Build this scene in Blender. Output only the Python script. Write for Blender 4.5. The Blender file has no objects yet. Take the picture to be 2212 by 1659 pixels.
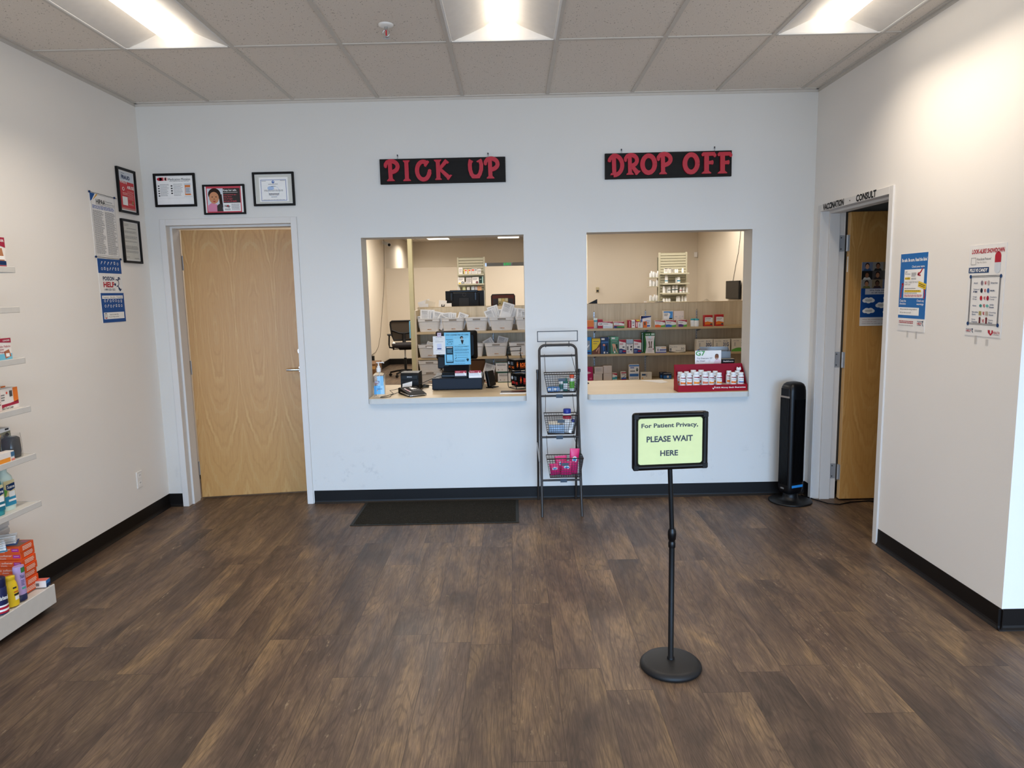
import bpy, math, random
from mathutils import Vector, Matrix
random.seed(11)
SC = bpy.context.scene
COL = SC.collection
PI = math.pi
# ------------------------------------------------------------------ camera
def set_camera():
    pitch, yaw, roll = -0.132618, 0.003247, -0.020937
    fwd = Vector((-math.sin(yaw) * math.cos(pitch), math.cos(yaw) * math.cos(pitch), math.sin(pitch)))
    right = Vector((math.cos(yaw), math.sin(yaw), 0)); up = right.cross(fwd)
    c, s = math.cos(roll), math.sin(roll)
    r2 = right * c + up * s; u2 = up * c - right * s
    cd = bpy.data.cameras.new('camera'); cam = bpy.data.objects.new('camera', cd); COL.objects.link(cam)
    cd.sensor_width = 36.0; cd.lens = 1504.64 / 2212 * 36.0; cd.clip_start = 0.05; cd.clip_end = 100
    m = Matrix((r2, u2, -fwd)).transposed().to_4x4(); m.translation = Vector((2.6946, -5.2442, 1.6044))
    cam.matrix_world = m; SC.camera = cam
set_camera()
# ------------------------------------------------------------------ view, world, daylight
SC.view_settings.view_transform = 'Standard'; SC.view_settings.look = 'None'
SC.view_settings.exposure = 0.07; SC.view_settings.gamma = 1.0; SC.view_settings.use_curve_mapping = False
try:
    SC.cycles.use_denoising = True
    SC.cycles.max_bounces = 10; SC.cycles.diffuse_bounces = 6; SC.cycles.sample_clamp_indirect = 6
except Exception: pass
W = bpy.data.worlds.new('sky'); SC.world = W; W.use_nodes = True
W.node_tree.nodes['Background'].inputs[0].default_value = (0.55, 0.72, 1.0, 1)
W.node_tree.nodes['Background'].inputs[1].default_value = 1.0
def area(name, loc, rot, sx, sy, power, col, spread=180):
    d = bpy.data.lights.new(name, 'AREA'); d.shape = 'RECTANGLE'; d.size = sx; d.size_y = sy
    d.energy = power; d.color = col; d.spread = math.radians(spread)
    o = bpy.data.objects.new(name, d); COL.objects.link(o); o.location = loc; o.rotation_euler = rot
    return o
DAY = (0.18, 0.52, 1.0)
STORE_Y = -7.6                      # the shop front stands behind the photographer
for wx in (0.9, 3.1, 5.3, 7.5):     # daylight coming in through the four shop-front windows
    area('window_daylight', (wx, STORE_Y - 0.12, 1.15), (math.radians(78), 0, 0), 1.9, 2.05, 15, DAY, 52)
    area('window_skylight', (wx, STORE_Y - 0.11, 1.15), (math.radians(86), 0, 0), 1.9, 2.05, 48, (0.86, 0.93, 1.0), 170)
LAMP = (1.0, 0.85, 0.69)
BACKLAMP = (1.0, 0.94, 0.86)
for lx, ly, pw in ((1.3, 1.9, 34), (4.3, 1.9, 12), (1.3, 5.2, 65), (3.9, 5.3, 50), (4.9, 7.2, 20), (5.8, 6.0, 24), (0.9, 8.3, 60), (3.2, 8.9, 60)):   # back-room ceiling lamps above the camera's view
    area('pharmacy_lamp', (lx, ly, 2.97), (0, 0, 0), 0.55, 1.15, pw, BACKLAMP, 170)
area('hall_lamp', (0.4, 12.6, 2.9), (0, 0, 0), 0.3, 0.8, 30, BACKLAMP, 160)
# ------------------------------------------------------------------ materials
def lin(h):
    h = h.lstrip('#'); o = []
    for i in (0, 2, 4):
        c = int(h[i:i + 2], 16) / 255
        o.append(c / 12.92 if c <= 0.04045 else ((c + 0.055) / 1.055) ** 2.4)
    return (*o, 1.0)
_mats = {}
class NT:
    """small node-tree writer"""
    def __init__(s, name):
        s.m = bpy.data.materials.new(name); s.m.use_nodes = True; s.t = s.m.node_tree
        s.b = s.t.nodes['Principled BSDF']
    def n(s, typ, **kw):
        nd = s.t.nodes.new(typ)
        for k, v in kw.items():
            if k.startswith('i_'):
                key = k[2:]; key = int(key) if key.isdigit() else key
                s.put(nd.inputs[key], v)
            else: setattr(nd, k, v)
        return nd
    def put(s, sock, v):
        if hasattr(v, 'is_output'): s.t.links.new(v, sock)
        else: sock.default_value = v
    def math(s, op, a, b=0.0, c=None):
        nd = s.t.nodes.new('ShaderNodeMath'); nd.operation = op
        s.put(nd.inputs[0], a); s.put(nd.inputs[1], b)
        if c is not None: s.put(nd.inputs[2], c)
        return nd.outputs[0]
    def xyz(s, v):
        nd = s.t.nodes.new('ShaderNodeSeparateXYZ'); s.put(nd.inputs[0], v); return nd.outputs
    def vec(s, x, y, z):
        nd = s.t.nodes.new('ShaderNodeCombineXYZ')
        for i, v in enumerate((x, y, z)): s.put(nd.inputs[i], v)
        return nd.outputs[0]
    def noise(s, v, scale, detail=3, rough=0.5, dist=0.0):
        nd = s.t.nodes.new('ShaderNodeTexNoise'); s.put(nd.inputs['Vector'], v)
        nd.inputs['Scale'].default_value = scale; nd.inputs['Detail'].default_value = detail
        nd.inputs['Roughness'].default_value = rough; nd.inputs['Distortion'].default_value = dist
        return nd.outputs['Fac']
    def ramp(s, f, stops, interp='LINEAR'):
        nd = s.t.nodes.new('ShaderNodeValToRGB'); s.put(nd.inputs[0], f); cr = nd.color_ramp; cr.interpolation = interp
        while len(cr.elements) < len(stops): cr.elements.new(0.5)
        for e, (p, c) in zip(cr.elements, stops): e.position = p; e.color = lin(c) if isinstance(c, str) else (c, c, c, 1)
        return nd.outputs[0]
    def mix(s, f, a, b, blend='MIX'):
        nd = s.t.nodes.new('ShaderNodeMix'); nd.data_type = 'RGBA'; nd.blend_type = blend
        s.put(nd.inputs[0], f); s.put(nd.inputs[6], a); s.put(nd.inputs[7], b); return nd.outputs[2]
    def bump(s, h, strength=0.3, dist=0.01):
        nd = s.t.nodes.new('ShaderNodeBump'); nd.inputs['Strength'].default_value = strength
        nd.inputs['Distance'].default_value = dist; s.put(nd.inputs['Height'], h)
        s.t.links.new(nd.outputs[0], s.b.inputs['Normal'])
    def pos(s): return s.n('ShaderNodeNewGeometry').outputs['Position']
    def obj(s): return s.n('ShaderNodeTexCoord').outputs['Object']
    def set(s, rough=0.5, spec=0.5, metal=0.0):
        s.b.inputs['Roughness'].default_value = rough; s.b.inputs['Specular IOR Level'].default_value = spec
        s.b.inputs['Metallic'].default_value = metal
    def color(s, c): s.put(s.b.inputs['Base Color'], c)
def M(hexc, rough=0.5, spec=0.4, metal=0.0, var=0.05, vs=25.0):
    """plain painted, plastic, paper or metal surface with a faint mottling"""
    k = (hexc, rough, spec, metal, var)
    if k in _mats: return _mats[k]
    t = NT('surface_' + hexc.strip('#')); t.set(rough, spec, metal)
    f = t.noise(t.obj(), vs, 2); c = lin(hexc)
    lo = tuple(min(1, x * (1 - var)) for x in c[:3]) + (1,); hi = tuple(min(1, x * (1 + var)) for x in c[:3]) + (1,)
    t.color(t.mix(f, lo, hi)); _mats[k] = t.m
    return t.m
def emit(hexc, strength):
    k = ('emit', hexc, strength)
    if k in _mats: return _mats[k]
    t = NT('glow'); t.color(lin(hexc)); t.b.inputs['Emission Color'].default_value = lin(hexc)
    t.b.inputs['Emission Strength'].default_value = strength; _mats[k] = t.m
    return t.m
def glass(name, col=(1, 1, 1, 1), rough=0.03, trans=1.0, ior=1.2):
    t = NT(name); t.set(rough, 0.5); t.color(col); t.b.inputs['Transmission Weight'].default_value = trans; t.b.inputs['IOR'].default_value = ior
    return t.m
def wall_paint(name, hexc, scuff=False):
    t = NT(name); t.set(0.55, 0.25); p = t.pos()
    f = t.noise(p, 1.3, 3); c = lin(hexc)
    col = t.mix(f, tuple(x * 0.97 for x in c[:3]) + (1,), tuple(min(1, x * 1.03) for x in c[:3]) + (1,))
    if scuff:                         # grey shoe scuffs low on the wall
        x, y, z = t.xyz(p)
        n1 = t.noise(p, 9, 5, 0.7); n2 = t.noise(p, 2.2, 2)
        m = t.math('MULTIPLY', t.ramp(n1, [(0.55, 0.0), (0.72, 1.0)]), t.ramp(n2, [(0.45, 0.0), (0.6, 1.0)]))
        band = t.math('MULTIPLY', t.ramp(z, [(0.08, 0.0), (0.18, 1.0), (0.34, 0.8), (0.55, 0.0)]), m)
        col = t.mix(t.math('MULTIPLY', band, 0.35), col, lin('#7d828a'))
    t.color(col); t.bump(t.noise(p, 160, 2), 0.06, 0.004)
    return t.m
def floor_vinyl():
    t = NT('brown_vinyl_planks'); p = t.pos(); x, y, z = t.xyz(p)
    PW, PL = 0.19, 1.22
    u = t.math('DIVIDE', x, PW); col = t.math('FLOOR', u)
    wn = t.n('ShaderNodeTexWhiteNoise', noise_dimensions='1D'); t.put(wn.inputs['W'], col)
    v = t.math('ADD', t.math('DIVIDE', y, PL), t.math('MULTIPLY', wn.outputs['Value'], 7.3)); row = t.math('FLOOR', v)
    w2 = t.n('ShaderNodeTexWhiteNoise', noise_dimensions='2D'); t.put(w2.inputs['Vector'], t.vec(col, row, 0.0))
    rid = w2.outputs['Value']; off = t.math('MULTIPLY', rid, 40.0)
    gv = t.vec(t.math('MULTIPLY', x, 1.0), t.math('MULTIPLY', y, 0.07), off)
    big = t.noise(t.vec(t.math('MULTIPLY', x, 1.0), t.math('MULTIPLY', y, 0.30), off), 5.5, 4, 0.6, 0.6)
    mid = t.noise(gv, 26, 5, 0.65, 0.4)
    ringsrc = t.noise(t.vec(x, t.math('MULTIPLY', y, 0.11), off), 8.0, 2, 0.4, 0.3)
    rings = t.math('SINE', t.math('MULTIPLY', ringsrc, 130.0))
    fine = t.noise(t.vec(x, t.math('MULTIPLY', y, 0.05), off), 260, 3, 0.6)
    base = t.ramp(big, [(0.28, '#453930'), (0.45, '#665244'), (0.58, '#7d6650'), (0.74, '#9c7f5c')])
    tone = t.math('ADD', 0.72, t.math('MULTIPLY', rid, 0.25))
    base = t.mix(1.0, base, t.vec(tone, tone, tone), 'MULTIPLY')
    base = t.mix(t.math('MULTIPLY', t.ramp(rings, [(0.45, 0.0), (1.0, 1.0)]), 0.34), base, lin('#2c221c'))
    base = t.mix(t.ramp(mid, [(0.3, 0.30), (0.55, 0.0)]), base, lin('#3a2f27'))
    base = t.mix(t.ramp(fine, [(0.40, 0.42), (0.6, 0.0)]), base, lin('#2f251e'))
    chalk = t.noise(t.vec(x, t.math('MULTIPLY', y, 0.25), off), 38, 6, 0.75)
    cm = t.math('MULTIPLY', t.ramp(chalk, [(0.6, 0.0), (0.72, 1.0)]), t.ramp(t.noise(gv, 4.0, 2), [(0.46, 0.0), (0.62, 0.7)]))
    base = t.mix(cm, base, lin('#b09a7c'))
    fx = t.math('ABSOLUTE', t.math('SUBTRACT', t.math('FRACT', u), 0.5)); fy = t.math('ABSOLUTE', t.math('SUBTRACT', t.math('FRACT', v), 0.5))
    seam = t.math('MAXIMUM', t.math('GREATER_THAN', fx, 0.493), t.math('GREATER_THAN', fy, 0.4988))
    base = t.mix(t.math('MULTIPLY', seam, 0.6), base, lin('#231b16'))
    t.color(base); t.set(0.42, 0.35)
    t.put(t.b.inputs['Roughness'], t.ramp(mid, [(0.3, 0.52), (0.7, 0.38)]))
    t.bump(t.math('SUBTRACT', fine, t.math('MULTIPLY', seam, 1.2)), 0.12, 0.003)
    return t.m
def ceiling_tile():
    t = NT('speckled_ceiling_tile'); p = t.pos(); t.set(0.9, 0.1)
    vo = t.n('ShaderNodeTexVoronoi', feature='F1'); vo.inputs['Scale'].default_value = 75; t.put(vo.inputs['Vector'], t.vec(t.xyz(p)[0], t.math('MULTIPLY', t.xyz(p)[1], 0.75), 0.0))
    pit = t.math('LESS_THAN', vo.outputs['Distance'], t.math('MULTIPLY', t.noise(p, 60, 2), 0.40))
    gate = t.math('GREATER_THAN', t.noise(p, 47, 2), 0.50)
    c = t.ramp(t.noise(p, 300, 3), [(0.3, '#d5cdc3'), (0.7, '#e6dfd6')])
    t.color(t.mix(t.math('MULTIPLY', t.math('MULTIPLY', pit, gate), 0.62), c, lin('#5b5148')))
    return t.m
def maple_door():
    t = NT('maple_veneer'); o = t.obj(); x, y, z = t.xyz(o); t.set(0.38, 0.4)
    px = t.math('PINGPONG', t.math('ADD', x, 0.105), 0.152)           # book-matched veneer leaves
    u = t.math('DIVIDE', px, 0.062); zz = t.math('DIVIDE', t.math('SUBTRACT', z, 1.36), 0.30)
    n1 = t.noise(t.vec(t.math('MULTIPLY', px, 7.0), 0.0, t.math('MULTIPLY', z, 2.6)), 2.0, 4, 0.55)
    n0 = t.noise(t.vec(px, 0.0, z), 1.6, 2)
    r = t.math('SQRT', t.math('ADD', t.math('MULTIPLY', u, u), t.math('MULTIPLY', t.math('MULTIPLY', zz, zz), 0.55)))
    r = t.math('ADD', r, t.math('ADD', t.math('MULTIPLY', n1, 0.75), t.math('MULTIPLY', n0, 0.8)))
    ln = t.math('SINE', t.math('MULTIPLY', r, 21.0)); ln2 = t.math('SINE', t.math('MULTIPLY', r, 8.3))
    gate = t.ramp(t.noise(t.vec(px, 0.0, t.math('MULTIPLY', z, 0.7)), 6.0, 2), [(0.35, 0.15), (0.7, 1.0)])
    fine = t.noise(t.vec(t.math('MULTIPLY', x, 60.0), 0.0, t.math('MULTIPLY', z, 2.0)), 2.5, 4, 0.6)
    c = t.ramp(fine, [(0.25, '#b8874a'), (0.6, '#c29354'), (0.85, '#cb9d5e')])
    c = t.mix(t.math('MULTIPLY', t.ramp(ln, [(0.30, 0.0), (1.0, 0.36)]), gate), c, lin('#a06f36'))
    c = t.mix(t.math('MULTIPLY', t.ramp(ln2, [(0.76, 0.0), (0.97, 0.36)]), gate), c, lin('#dcb87c'))
    t.color(c)
    return t.m
def laminate(name, stops, axis=2, sc=1.0, rough=0.45):
    """straight-grained laminate; the grain runs along the axis"""
    t = NT(name); p = t.pos(); q = list(t.xyz(p)); t.set(rough, 0.35)
    q[axis] = t.math('MULTIPLY', q[axis], 0.04)
    f = t.noise(t.vec(*q), 42 * sc, 4, 0.65); g = t.noise(t.vec(*q), 9 * sc, 2)
    c = t.ramp(t.math('ADD', t.math('MULTIPLY', f, 0.7), t.math('MULTIPLY', g, 0.3)), stops)
    t.color(c); return t.m
def carpet_mat():
    t = NT('charcoal_mat_pile'); p = t.pos(); t.set(0.95, 0.1)
    f = t.noise(p, 260, 2); g = t.noise(p, 90, 3)
    t.color(t.mix(t.ramp(g, [(0.62, 0.0), (0.75, 0.5)]), t.ramp(f, [(0.3, '#16140f'), (0.7, '#35322b')]), lin('#5d594e')))
    t.bump(f, 0.8, 0.006); return t.m
def brushed(name, hexc, rough=0.35):
    t = NT(name); t.set(rough, 0.5, 1.0); o = t.obj()
    f = t.noise(o, 60, 3); c = lin(hexc)
    t.color(t.mix(f, tuple(x * 0.85 for x in c[:3]) + (1,), c)); return t.m
WALLM = wall_paint('lobby_wall_paint', '#ece9e4'); BACKWALLM = wall_paint('counter_wall_paint', '#d8d7d3', True)
TANM = wall_paint('tan_wall_paint', '#d6cbb9'); DARKROOMM = wall_paint('consult_room_unlit_tone', '#8d8780')  # consulting room walls coloured dark to stand for the missing light
FRAMEM = wall_paint('white_frame_paint', '#d8d6d3')
FLOORM = floor_vinyl(); TILEM = ceiling_tile(); TEEM = M('#c9c4bc', 0.6, 0.2); DOORM = maple_door(); DOOREDGE = laminate('maple_edge', [(0.3, '#c49a63'), (0.7, '#d9b47e')])
OAKM = laminate('pale_oak_panel', [(0.25, '#b3a184'), (0.5, '#cbba9c'), (0.75, '#dacdb2')]); SHELFM = laminate('pale_oak_shelf', [(0.25, '#b39a74'), (0.75, '#d0b890')], 0)
COUNTERM = laminate('maple_counter_top', [(0.3, '#cbb691'), (0.7, '#d9c6a6')], 0); NOSEM = M('#c9c9c4', 0.5)
BASEM = M('#120e0c', 0.45, 0.22); MATM = carpet_mat(); RUBBER = M('#22231f', 0.7)
BLACK = M('#0b0b0c', 0.45, 0.22); BLACKG = M('#08080a', 0.28, 0.25); BRONZE = M('#2a2420', 0.42, 0.5); STEEL = M('#b4b7bb', 0.38, 0.5, 0.45); CHROME = brushed('satin_chrome', '#d5d7da', 0.25)
WHITE = M('#e8e7e4', 0.5); PAPER = M('#e9e8e6', 0.7, 0.2); PLASTW = M('#eceded', 0.35, 0.5)
INK = M('#2b2b2d', 0.7, 0.2); GREYINK = M('#77777a', 0.7, 0.2); MIDINK = M('#4f5054', 0.7, 0.2); LTINK = M('#a9a7a6', 0.7, 0.2); PWHITE = M('#f2f2f0', 0.6, 0.2)
NAVYB = M('#124d92', 0.55, 0.3); RED = M('#b0142e', 0.5, 0.35); CRIM = M('#980a24', 0.55, 0.15); ORANGE = M('#ea7a22', 0.5); YELLOW = M('#ecc926', 0.5)
# ------------------------------------------------------------------ mesh and object helpers
def smoothstep(a, b, x):
    t = max(0, min(1, (x - a) / (b - a))); return t * t * (3 - 2 * t)
class MB:
    """collects shapes and links them as ONE mesh object"""
    def __init__(s): s.v = []; s.f = []; s.m = []; s.s = []; s.mats = []
    def add(s, vs, fs, mat, smooth=False):
        if mat not in s.mats: s.mats.append(mat)
        i = s.mats.index(mat); b = len(s.v); s.v.extend(tuple(p) for p in vs)
        for f in fs: s.f.append(tuple(b + k for k in f)); s.m.append(i); s.s.append(smooth)
        return s
    def box(s, x0, x1, y0, y1, z0, z1, mat, r=0.0):
        if x0 > x1: x0, x1 = x1, x0
        if y0 > y1: y0, y1 = y1, y0
        if z0 > z1: z0, z1 = z1, z0
        if r <= 0:
            vs = [(x, y, z) for z in (z0, z1) for y in (y0, y1) for x in (x0, x1)]
            return s.add(vs, [(0, 2, 3, 1), (4, 5, 7, 6), (0, 1, 5, 4), (2, 6, 7, 3), (0, 4, 6, 2), (1, 3, 7, 5)], mat)
        r = min(r, (x1 - x0) * .49, (y1 - y0) * .49, (z1 - z0) * .49)
        X = (x0, x1); Y = (y0, y1); Z = (z0, z1); vs = []; ix = {}
        for a in (0, 1):
            for b in (0, 1):
                for c in (0, 1):
                    sx, sy, sz = (1 - 2 * a) * r, (1 - 2 * b) * r, (1 - 2 * c) * r
                    for ax, p in enumerate(((X[a], Y[b] + sy, Z[c] + sz), (X[a] + sx, Y[b], Z[c] + sz), (X[a] + sx, Y[b] + sy, Z[c]))):
                        ix[(a, b, c, ax)] = len(vs); vs.append(p)
        fs = []
        for a in (0, 1):
            q = [(0, 0), (0, 1), (1, 1), (1, 0)]
            fs.append(tuple(ix[(a, b, c, 0)] for b, c in (q if a == 0 else q[::-1])[::-1] ))
            fs.append(tuple(ix[(b, a, c, 1)] for b, c in (q if a == 0 else q[::-1])))
            fs.append(tuple(ix[(b, c, a, 2)] for b, c in (q if a == 0 else q[::-1])[::-1]))
        for b in (0, 1):
            for c in (0, 1):
                fs.append((ix[(0, b, c, 1)], ix[(1, b, c, 1)], ix[(1, b, c, 2)], ix[(0, b, c, 2)]))
                fs.append((ix[(b, 0, c, 0)], ix[(b, 1, c, 0)], ix[(b, 1, c, 2)], ix[(b, 0, c, 2)]))
                fs.append((ix[(b, c, 0, 0)], ix[(b, c, 1, 0)], ix[(b, c, 1, 1)], ix[(b, c, 0, 1)]))
        for a in (0, 1):
            for b in (0, 1):
                for c in (0, 1): fs.append(tuple(ix[(a, b, c, k)] for k in range(3)))
        return s.add(vs, fs, mat)
    def rod(s, p, q, r, mat, n=10, r2=None, caps=True):
        p, q = Vector(p), Vector(q); d = (q - p)
        if d.length < 1e-9: return s
        d.normalize(); a = d.orthogonal().normalized(); b = d.cross(a); r2 = r if r2 is None else r2
        vs = []
        for c, rr in ((p, r), (q, r2)):
            for k in range(n):
                t = 2 * PI * k / n; vs.append(c + a * (rr * math.cos(t)) + b * (rr * math.sin(t)))
        s.add(vs, [(k, (k + 1) % n, n + (k + 1) % n, n + k) for k in range(n)], mat, n > 5)
        if caps: s.add(vs, [tuple(range(n))[::-1], tuple(range(n, 2 * n))], mat)
        return s
    def tube(s, pts, r, mat, n=8, closed=False):
        pts = [Vector(p) for p in pts]; m = len(pts); vs = []; a = None
        for i, p in enumerate(pts):
            if closed: d = pts[(i + 1) % m] - pts[i - 1]
            else: d = pts[min(i + 1, m - 1)] - pts[max(i - 1, 0)]
            d.normalize()
            a = d.orthogonal().normalized() if a is None else (a - d * a.dot(d)).normalized()
            b = d.cross(a)
            for k in range(n):
                t = 2 * PI * k / n; vs.append(p + a * (r * math.cos(t)) + b * (r * math.sin(t)))
        fs = [(i * n + k, i * n + (k + 1) % n, ((i + 1) % m) * n + (k + 1) % n, ((i + 1) % m) * n + k) for i in range(m if closed else m - 1) for k in range(n)]
        s.add(vs, fs, mat, True)
        if not closed: s.add(vs[:n], [tuple(range(n))[::-1]], mat); s.add(vs[-n:], [tuple(range(n))], mat)
        return s
    def lathe(s, prof, mat, n=24, c=(0, 0, 0), sx=1.0, sy=1.0, smooth=True):
        vs = []; fs = []
        for r, z in prof:
            for k in range(n):
                t = 2 * PI * k / n; vs.append((c[0] + r * sx * math.cos(t), c[1] + r * sy * math.sin(t), c[2] + z))
        for i in range(len(prof) - 1):
            for k in range(n): fs.append((i * n + k, i * n + (k + 1) % n, (i + 1) * n + (k + 1) % n, (i + 1) * n + k))
        s.add(vs, fs, mat, smooth)
        if prof[0][0] > 1e-6: s.add(vs[:n], [tuple(range(n))[::-1]], mat)
        if prof[-1][0] > 1e-6: s.add(vs[-n:], [tuple(range(n))], mat)
        return s
    def loft(s, rings, mat, cap=True, smooth=True, ring=True):
        n = len(rings[0]); vs = [p for r in rings for p in r]
        s.add(vs, [(i * n + k, i * n + (k + 1) % n, (i + 1) * n + (k + 1) % n, (i + 1) * n + k) for i in range(len(rings) - 1) for k in range(n if ring else n - 1)], mat, smooth)
        if cap: s.add(rings[0], [tuple(range(n))[::-1]], mat); s.add(rings[-1], [tuple(range(n))], mat)
        return s
    def prism(s, poly, O, U, V, d, mat):
        """polygon in the U, V plane at O, thickened by the vector d"""
        O, U, V, d = Vector(O), Vector(U), Vector(V), Vector(d); n = len(poly)
        a = [O + U * x + V * y for x, y in poly]; b = [p + d for p in a]
        return s.add(a + b, [tuple(range(n))[::-1], tuple(range(n, 2 * n))] + [(k, (k + 1) % n, n + (k + 1) % n, n + k) for k in range(n)], mat)
    def xf(s, mtx, start=0):
        for i in range(start, len(s.v)): s.v[i] = tuple(mtx @ Vector(s.v[i]))
        return s
    def build(s, name, parent=None, loc=None, rz=0.0):
        me = bpy.data.meshes.new(name); me.from_pydata(s.v, [], s.f)
        for m in s.mats: me.materials.append(m)
        me.polygons.foreach_set('material_index', s.m); me.polygons.foreach_set('use_smooth', s.s)
        me.update(); o = bpy.data.objects.new(name, me); COL.objects.link(o)
        if parent is not None: o.parent = parent
        if loc is not None: o.location = loc
        if rz: o.rotation_euler = (0, 0, rz)
        return o
def tag(o, label=None, cat=None, group=None, kind=None):
    if label: o['label'] = label
    if cat: o['category'] = cat
    if group: o['group'] = group
    if kind: o['kind'] = kind
    return o
def thing(name, label, cat, loc=(0, 0, 0), rz=0.0, group=None):
    o = bpy.data.objects.new(name, None); COL.objects.link(o); o.location = loc; o.rotation_euler = (0, 0, rz)
    o.empty_display_size = 0.05
    return tag(o, label, cat, group)
def struct(name, mb, parent=None): 
    o = mb.build(name, parent)
    if parent is None: o['kind'] = 'structure'
    return o
def dup(root, loc, rz=None, label=None, group=None, rot=None):
    r = root.copy(); COL.objects.link(r); r.location = loc
    if rz is not None: r.rotation_euler = (0, 0, rz)
    if rot is not None: r.rotation_euler = rot
    if label: r['label'] = label
    if group: r['group'] = group
    for ch in list(root.children):
        c = ch.copy(); COL.objects.link(c); c.parent = r
        for g in list(ch.children):
            d = g.copy(); COL.objects.link(d); d.parent = c
    return r
_txt = {}
def glyphs(body, bold=0.0):
    k = (body, bold)
    if k in _txt: return _txt[k]
    cu = bpy.data.curves.new('lettering', 'FONT'); cu.body = body; cu.offset = bold; cu.resolution_u = 2; cu.dimensions = '2D'
    o = bpy.data.objects.new('lettering', cu); COL.objects.link(o); bpy.context.view_layer.update()
    me = bpy.data.meshes.new_from_object(o.evaluated_get(bpy.context.evaluated_depsgraph_get()))
    vs = [v.co.copy() for v in me.vertices]; fs = [tuple(p.vertices) for p in me.polygons]
    bpy.data.objects.remove(o); bpy.data.curves.remove(cu); bpy.data.meshes.remove(me)
    if vs:
        x0 = min(v.x for v in vs); x1 = max(v.x for v in vs); y0 = min(v.y for v in vs); y1 = max(v.y for v in vs)
        vs = [((v.x - x0) / max(1e-6, x1 - x0), (v.y - y0) / max(1e-6, y1 - y0)) for v in vs]
    _txt[k] = (vs, fs); return _txt[k]
class Art:
    """flat printing on a face: u to the reader's right, v down, both 0..1"""
    def __init__(s, mb, O, U, V, eps=0.0006):
        s.mb = mb; s.O = Vector(O); s.U = Vector(U); s.V = Vector(V); s.N = s.V.cross(s.U).normalized(); s.e = eps
    def P(s, u, v, l): return s.O + s.U * u + s.V * v + s.N * (s.e * l)
    def poly(s, pts, mat, l=1):
        s.mb.add([s.P(u, v, l) for u, v in pts], [tuple(range(len(pts)))[::-1]], mat); return s
    def rect(s, u0, v0, u1, v1, mat, l=1): return s.poly([(u0, v0), (u1, v0), (u1, v1), (u0, v1)], mat, l)
    def disc(s, u, v, ru, rv, mat, l=1, n=20): return s.poly([(u + ru * math.cos(2 * PI * k / n), v + rv * math.sin(2 * PI * k / n)) for k in range(n)], mat, l)
    def ring(s, u, v, ru, rv, w, mat, l=1, n=20):
        for k in range(n):
            a, b = 2 * PI * k / n, 2 * PI * (k + 1) / n; q = 1 - w
            s.poly([(u + ru * math.cos(a), v + rv * math.sin(a)), (u + ru * math.cos(b), v + rv * math.sin(b)), (u + ru * q * math.cos(b), v + rv * q * math.sin(b)), (u + ru * q * math.cos(a), v + rv * q * math.sin(a))], mat, l)
        return s
    def frame(s, u0, v0, u1, v1, w, mat, l=1, wv=None):
        wv = w * s.U.length / s.V.length if wv is None else wv
        s.rect(u0, v0, u1, v0 + wv, mat, l); s.rect(u0, v1 - wv, u1, v1, mat, l); s.rect(u0, v0 + wv, u0 + w, v1 - wv, mat, l); return s.rect(u1 - w, v0 + wv, u1, v1 - wv, mat, l)
    def text(s, body, u0, v0, u1, v1, mat, l=2, bold=0.0, shear=0.0):
        vs, fs = glyphs(body, bold)
        s.mb.add([s.P(u0 + (u1 - u0) * x + shear * y, v1 + (v0 - v1) * y, l) for x, y in vs], fs, mat); return s
    def lines(s, u0, v0, u1, v1, n, mat, l=1, fill=0.45, rag=0.15, seed=1):
        rnd = random.Random(seed); h = (v1 - v0) / n
        for i in range(n):
            e = u1 - (u1 - u0) * rag * rnd.random(); a = v0 + h * i; u = u0
            while u < e - 1e-4:                       # words with gaps
                w = min(e - u, (u1 - u0) * (0.05 + 0.13 * rnd.random())); s.rect(u, a, u + w, a + h * fill, mat, l); u += w + (u1 - u0) * 0.018
        return s
    def stroke(s, pts, w, mat, l=1):
        k = s.U.length / s.V.length
        for (a, b), (c, d) in zip(pts, pts[1:]):
            dx, dy = c - a, (d - b) / k; q = math.hypot(dx, dy) or 1; nx, ny = -dy / q * w / 2, dx / q * w / 2 * k
            s.poly([(a + nx, b + ny), (c + nx, d + ny), (c - nx, d - ny), (a - nx, b - ny)], mat, l)
        return s
def front_art(mb, w, d, h, eps=0.0006): return Art(mb, (-w / 2, -d / 2, h), (w, 0, 0), (0, 0, -h), eps)
def left_art(mb, w, d, h): return Art(mb, (-w / 2, d / 2, h), (0, -d, 0), (0, 0, -h))
def right_art(mb, w, d, h): return Art(mb, (w / 2, -d / 2, h), (0, d, 0), (0, 0, -h))
def top_art(mb, w, d, h): return Art(mb, (-w / 2, d / 2, h), (w, 0, 0), (0, -d, 0))
def carton(name, label, cat, loc, size, mat, art=None, rz=0.0, group=None, r=0.0012):
    """a printed box standing at loc: carton + print"""
    w, d, h = size; t = thing(name, label, cat, loc, rz, group)
    MB().box(-w / 2, w / 2, -d / 2, d / 2, 0, h, mat, r).build('carton', t)
    if art:
        mb = MB(); art(front_art(mb, w, d, h), mb, w, d, h)
        if mb.v: mb.build('label_print', t)
    return t
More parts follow.
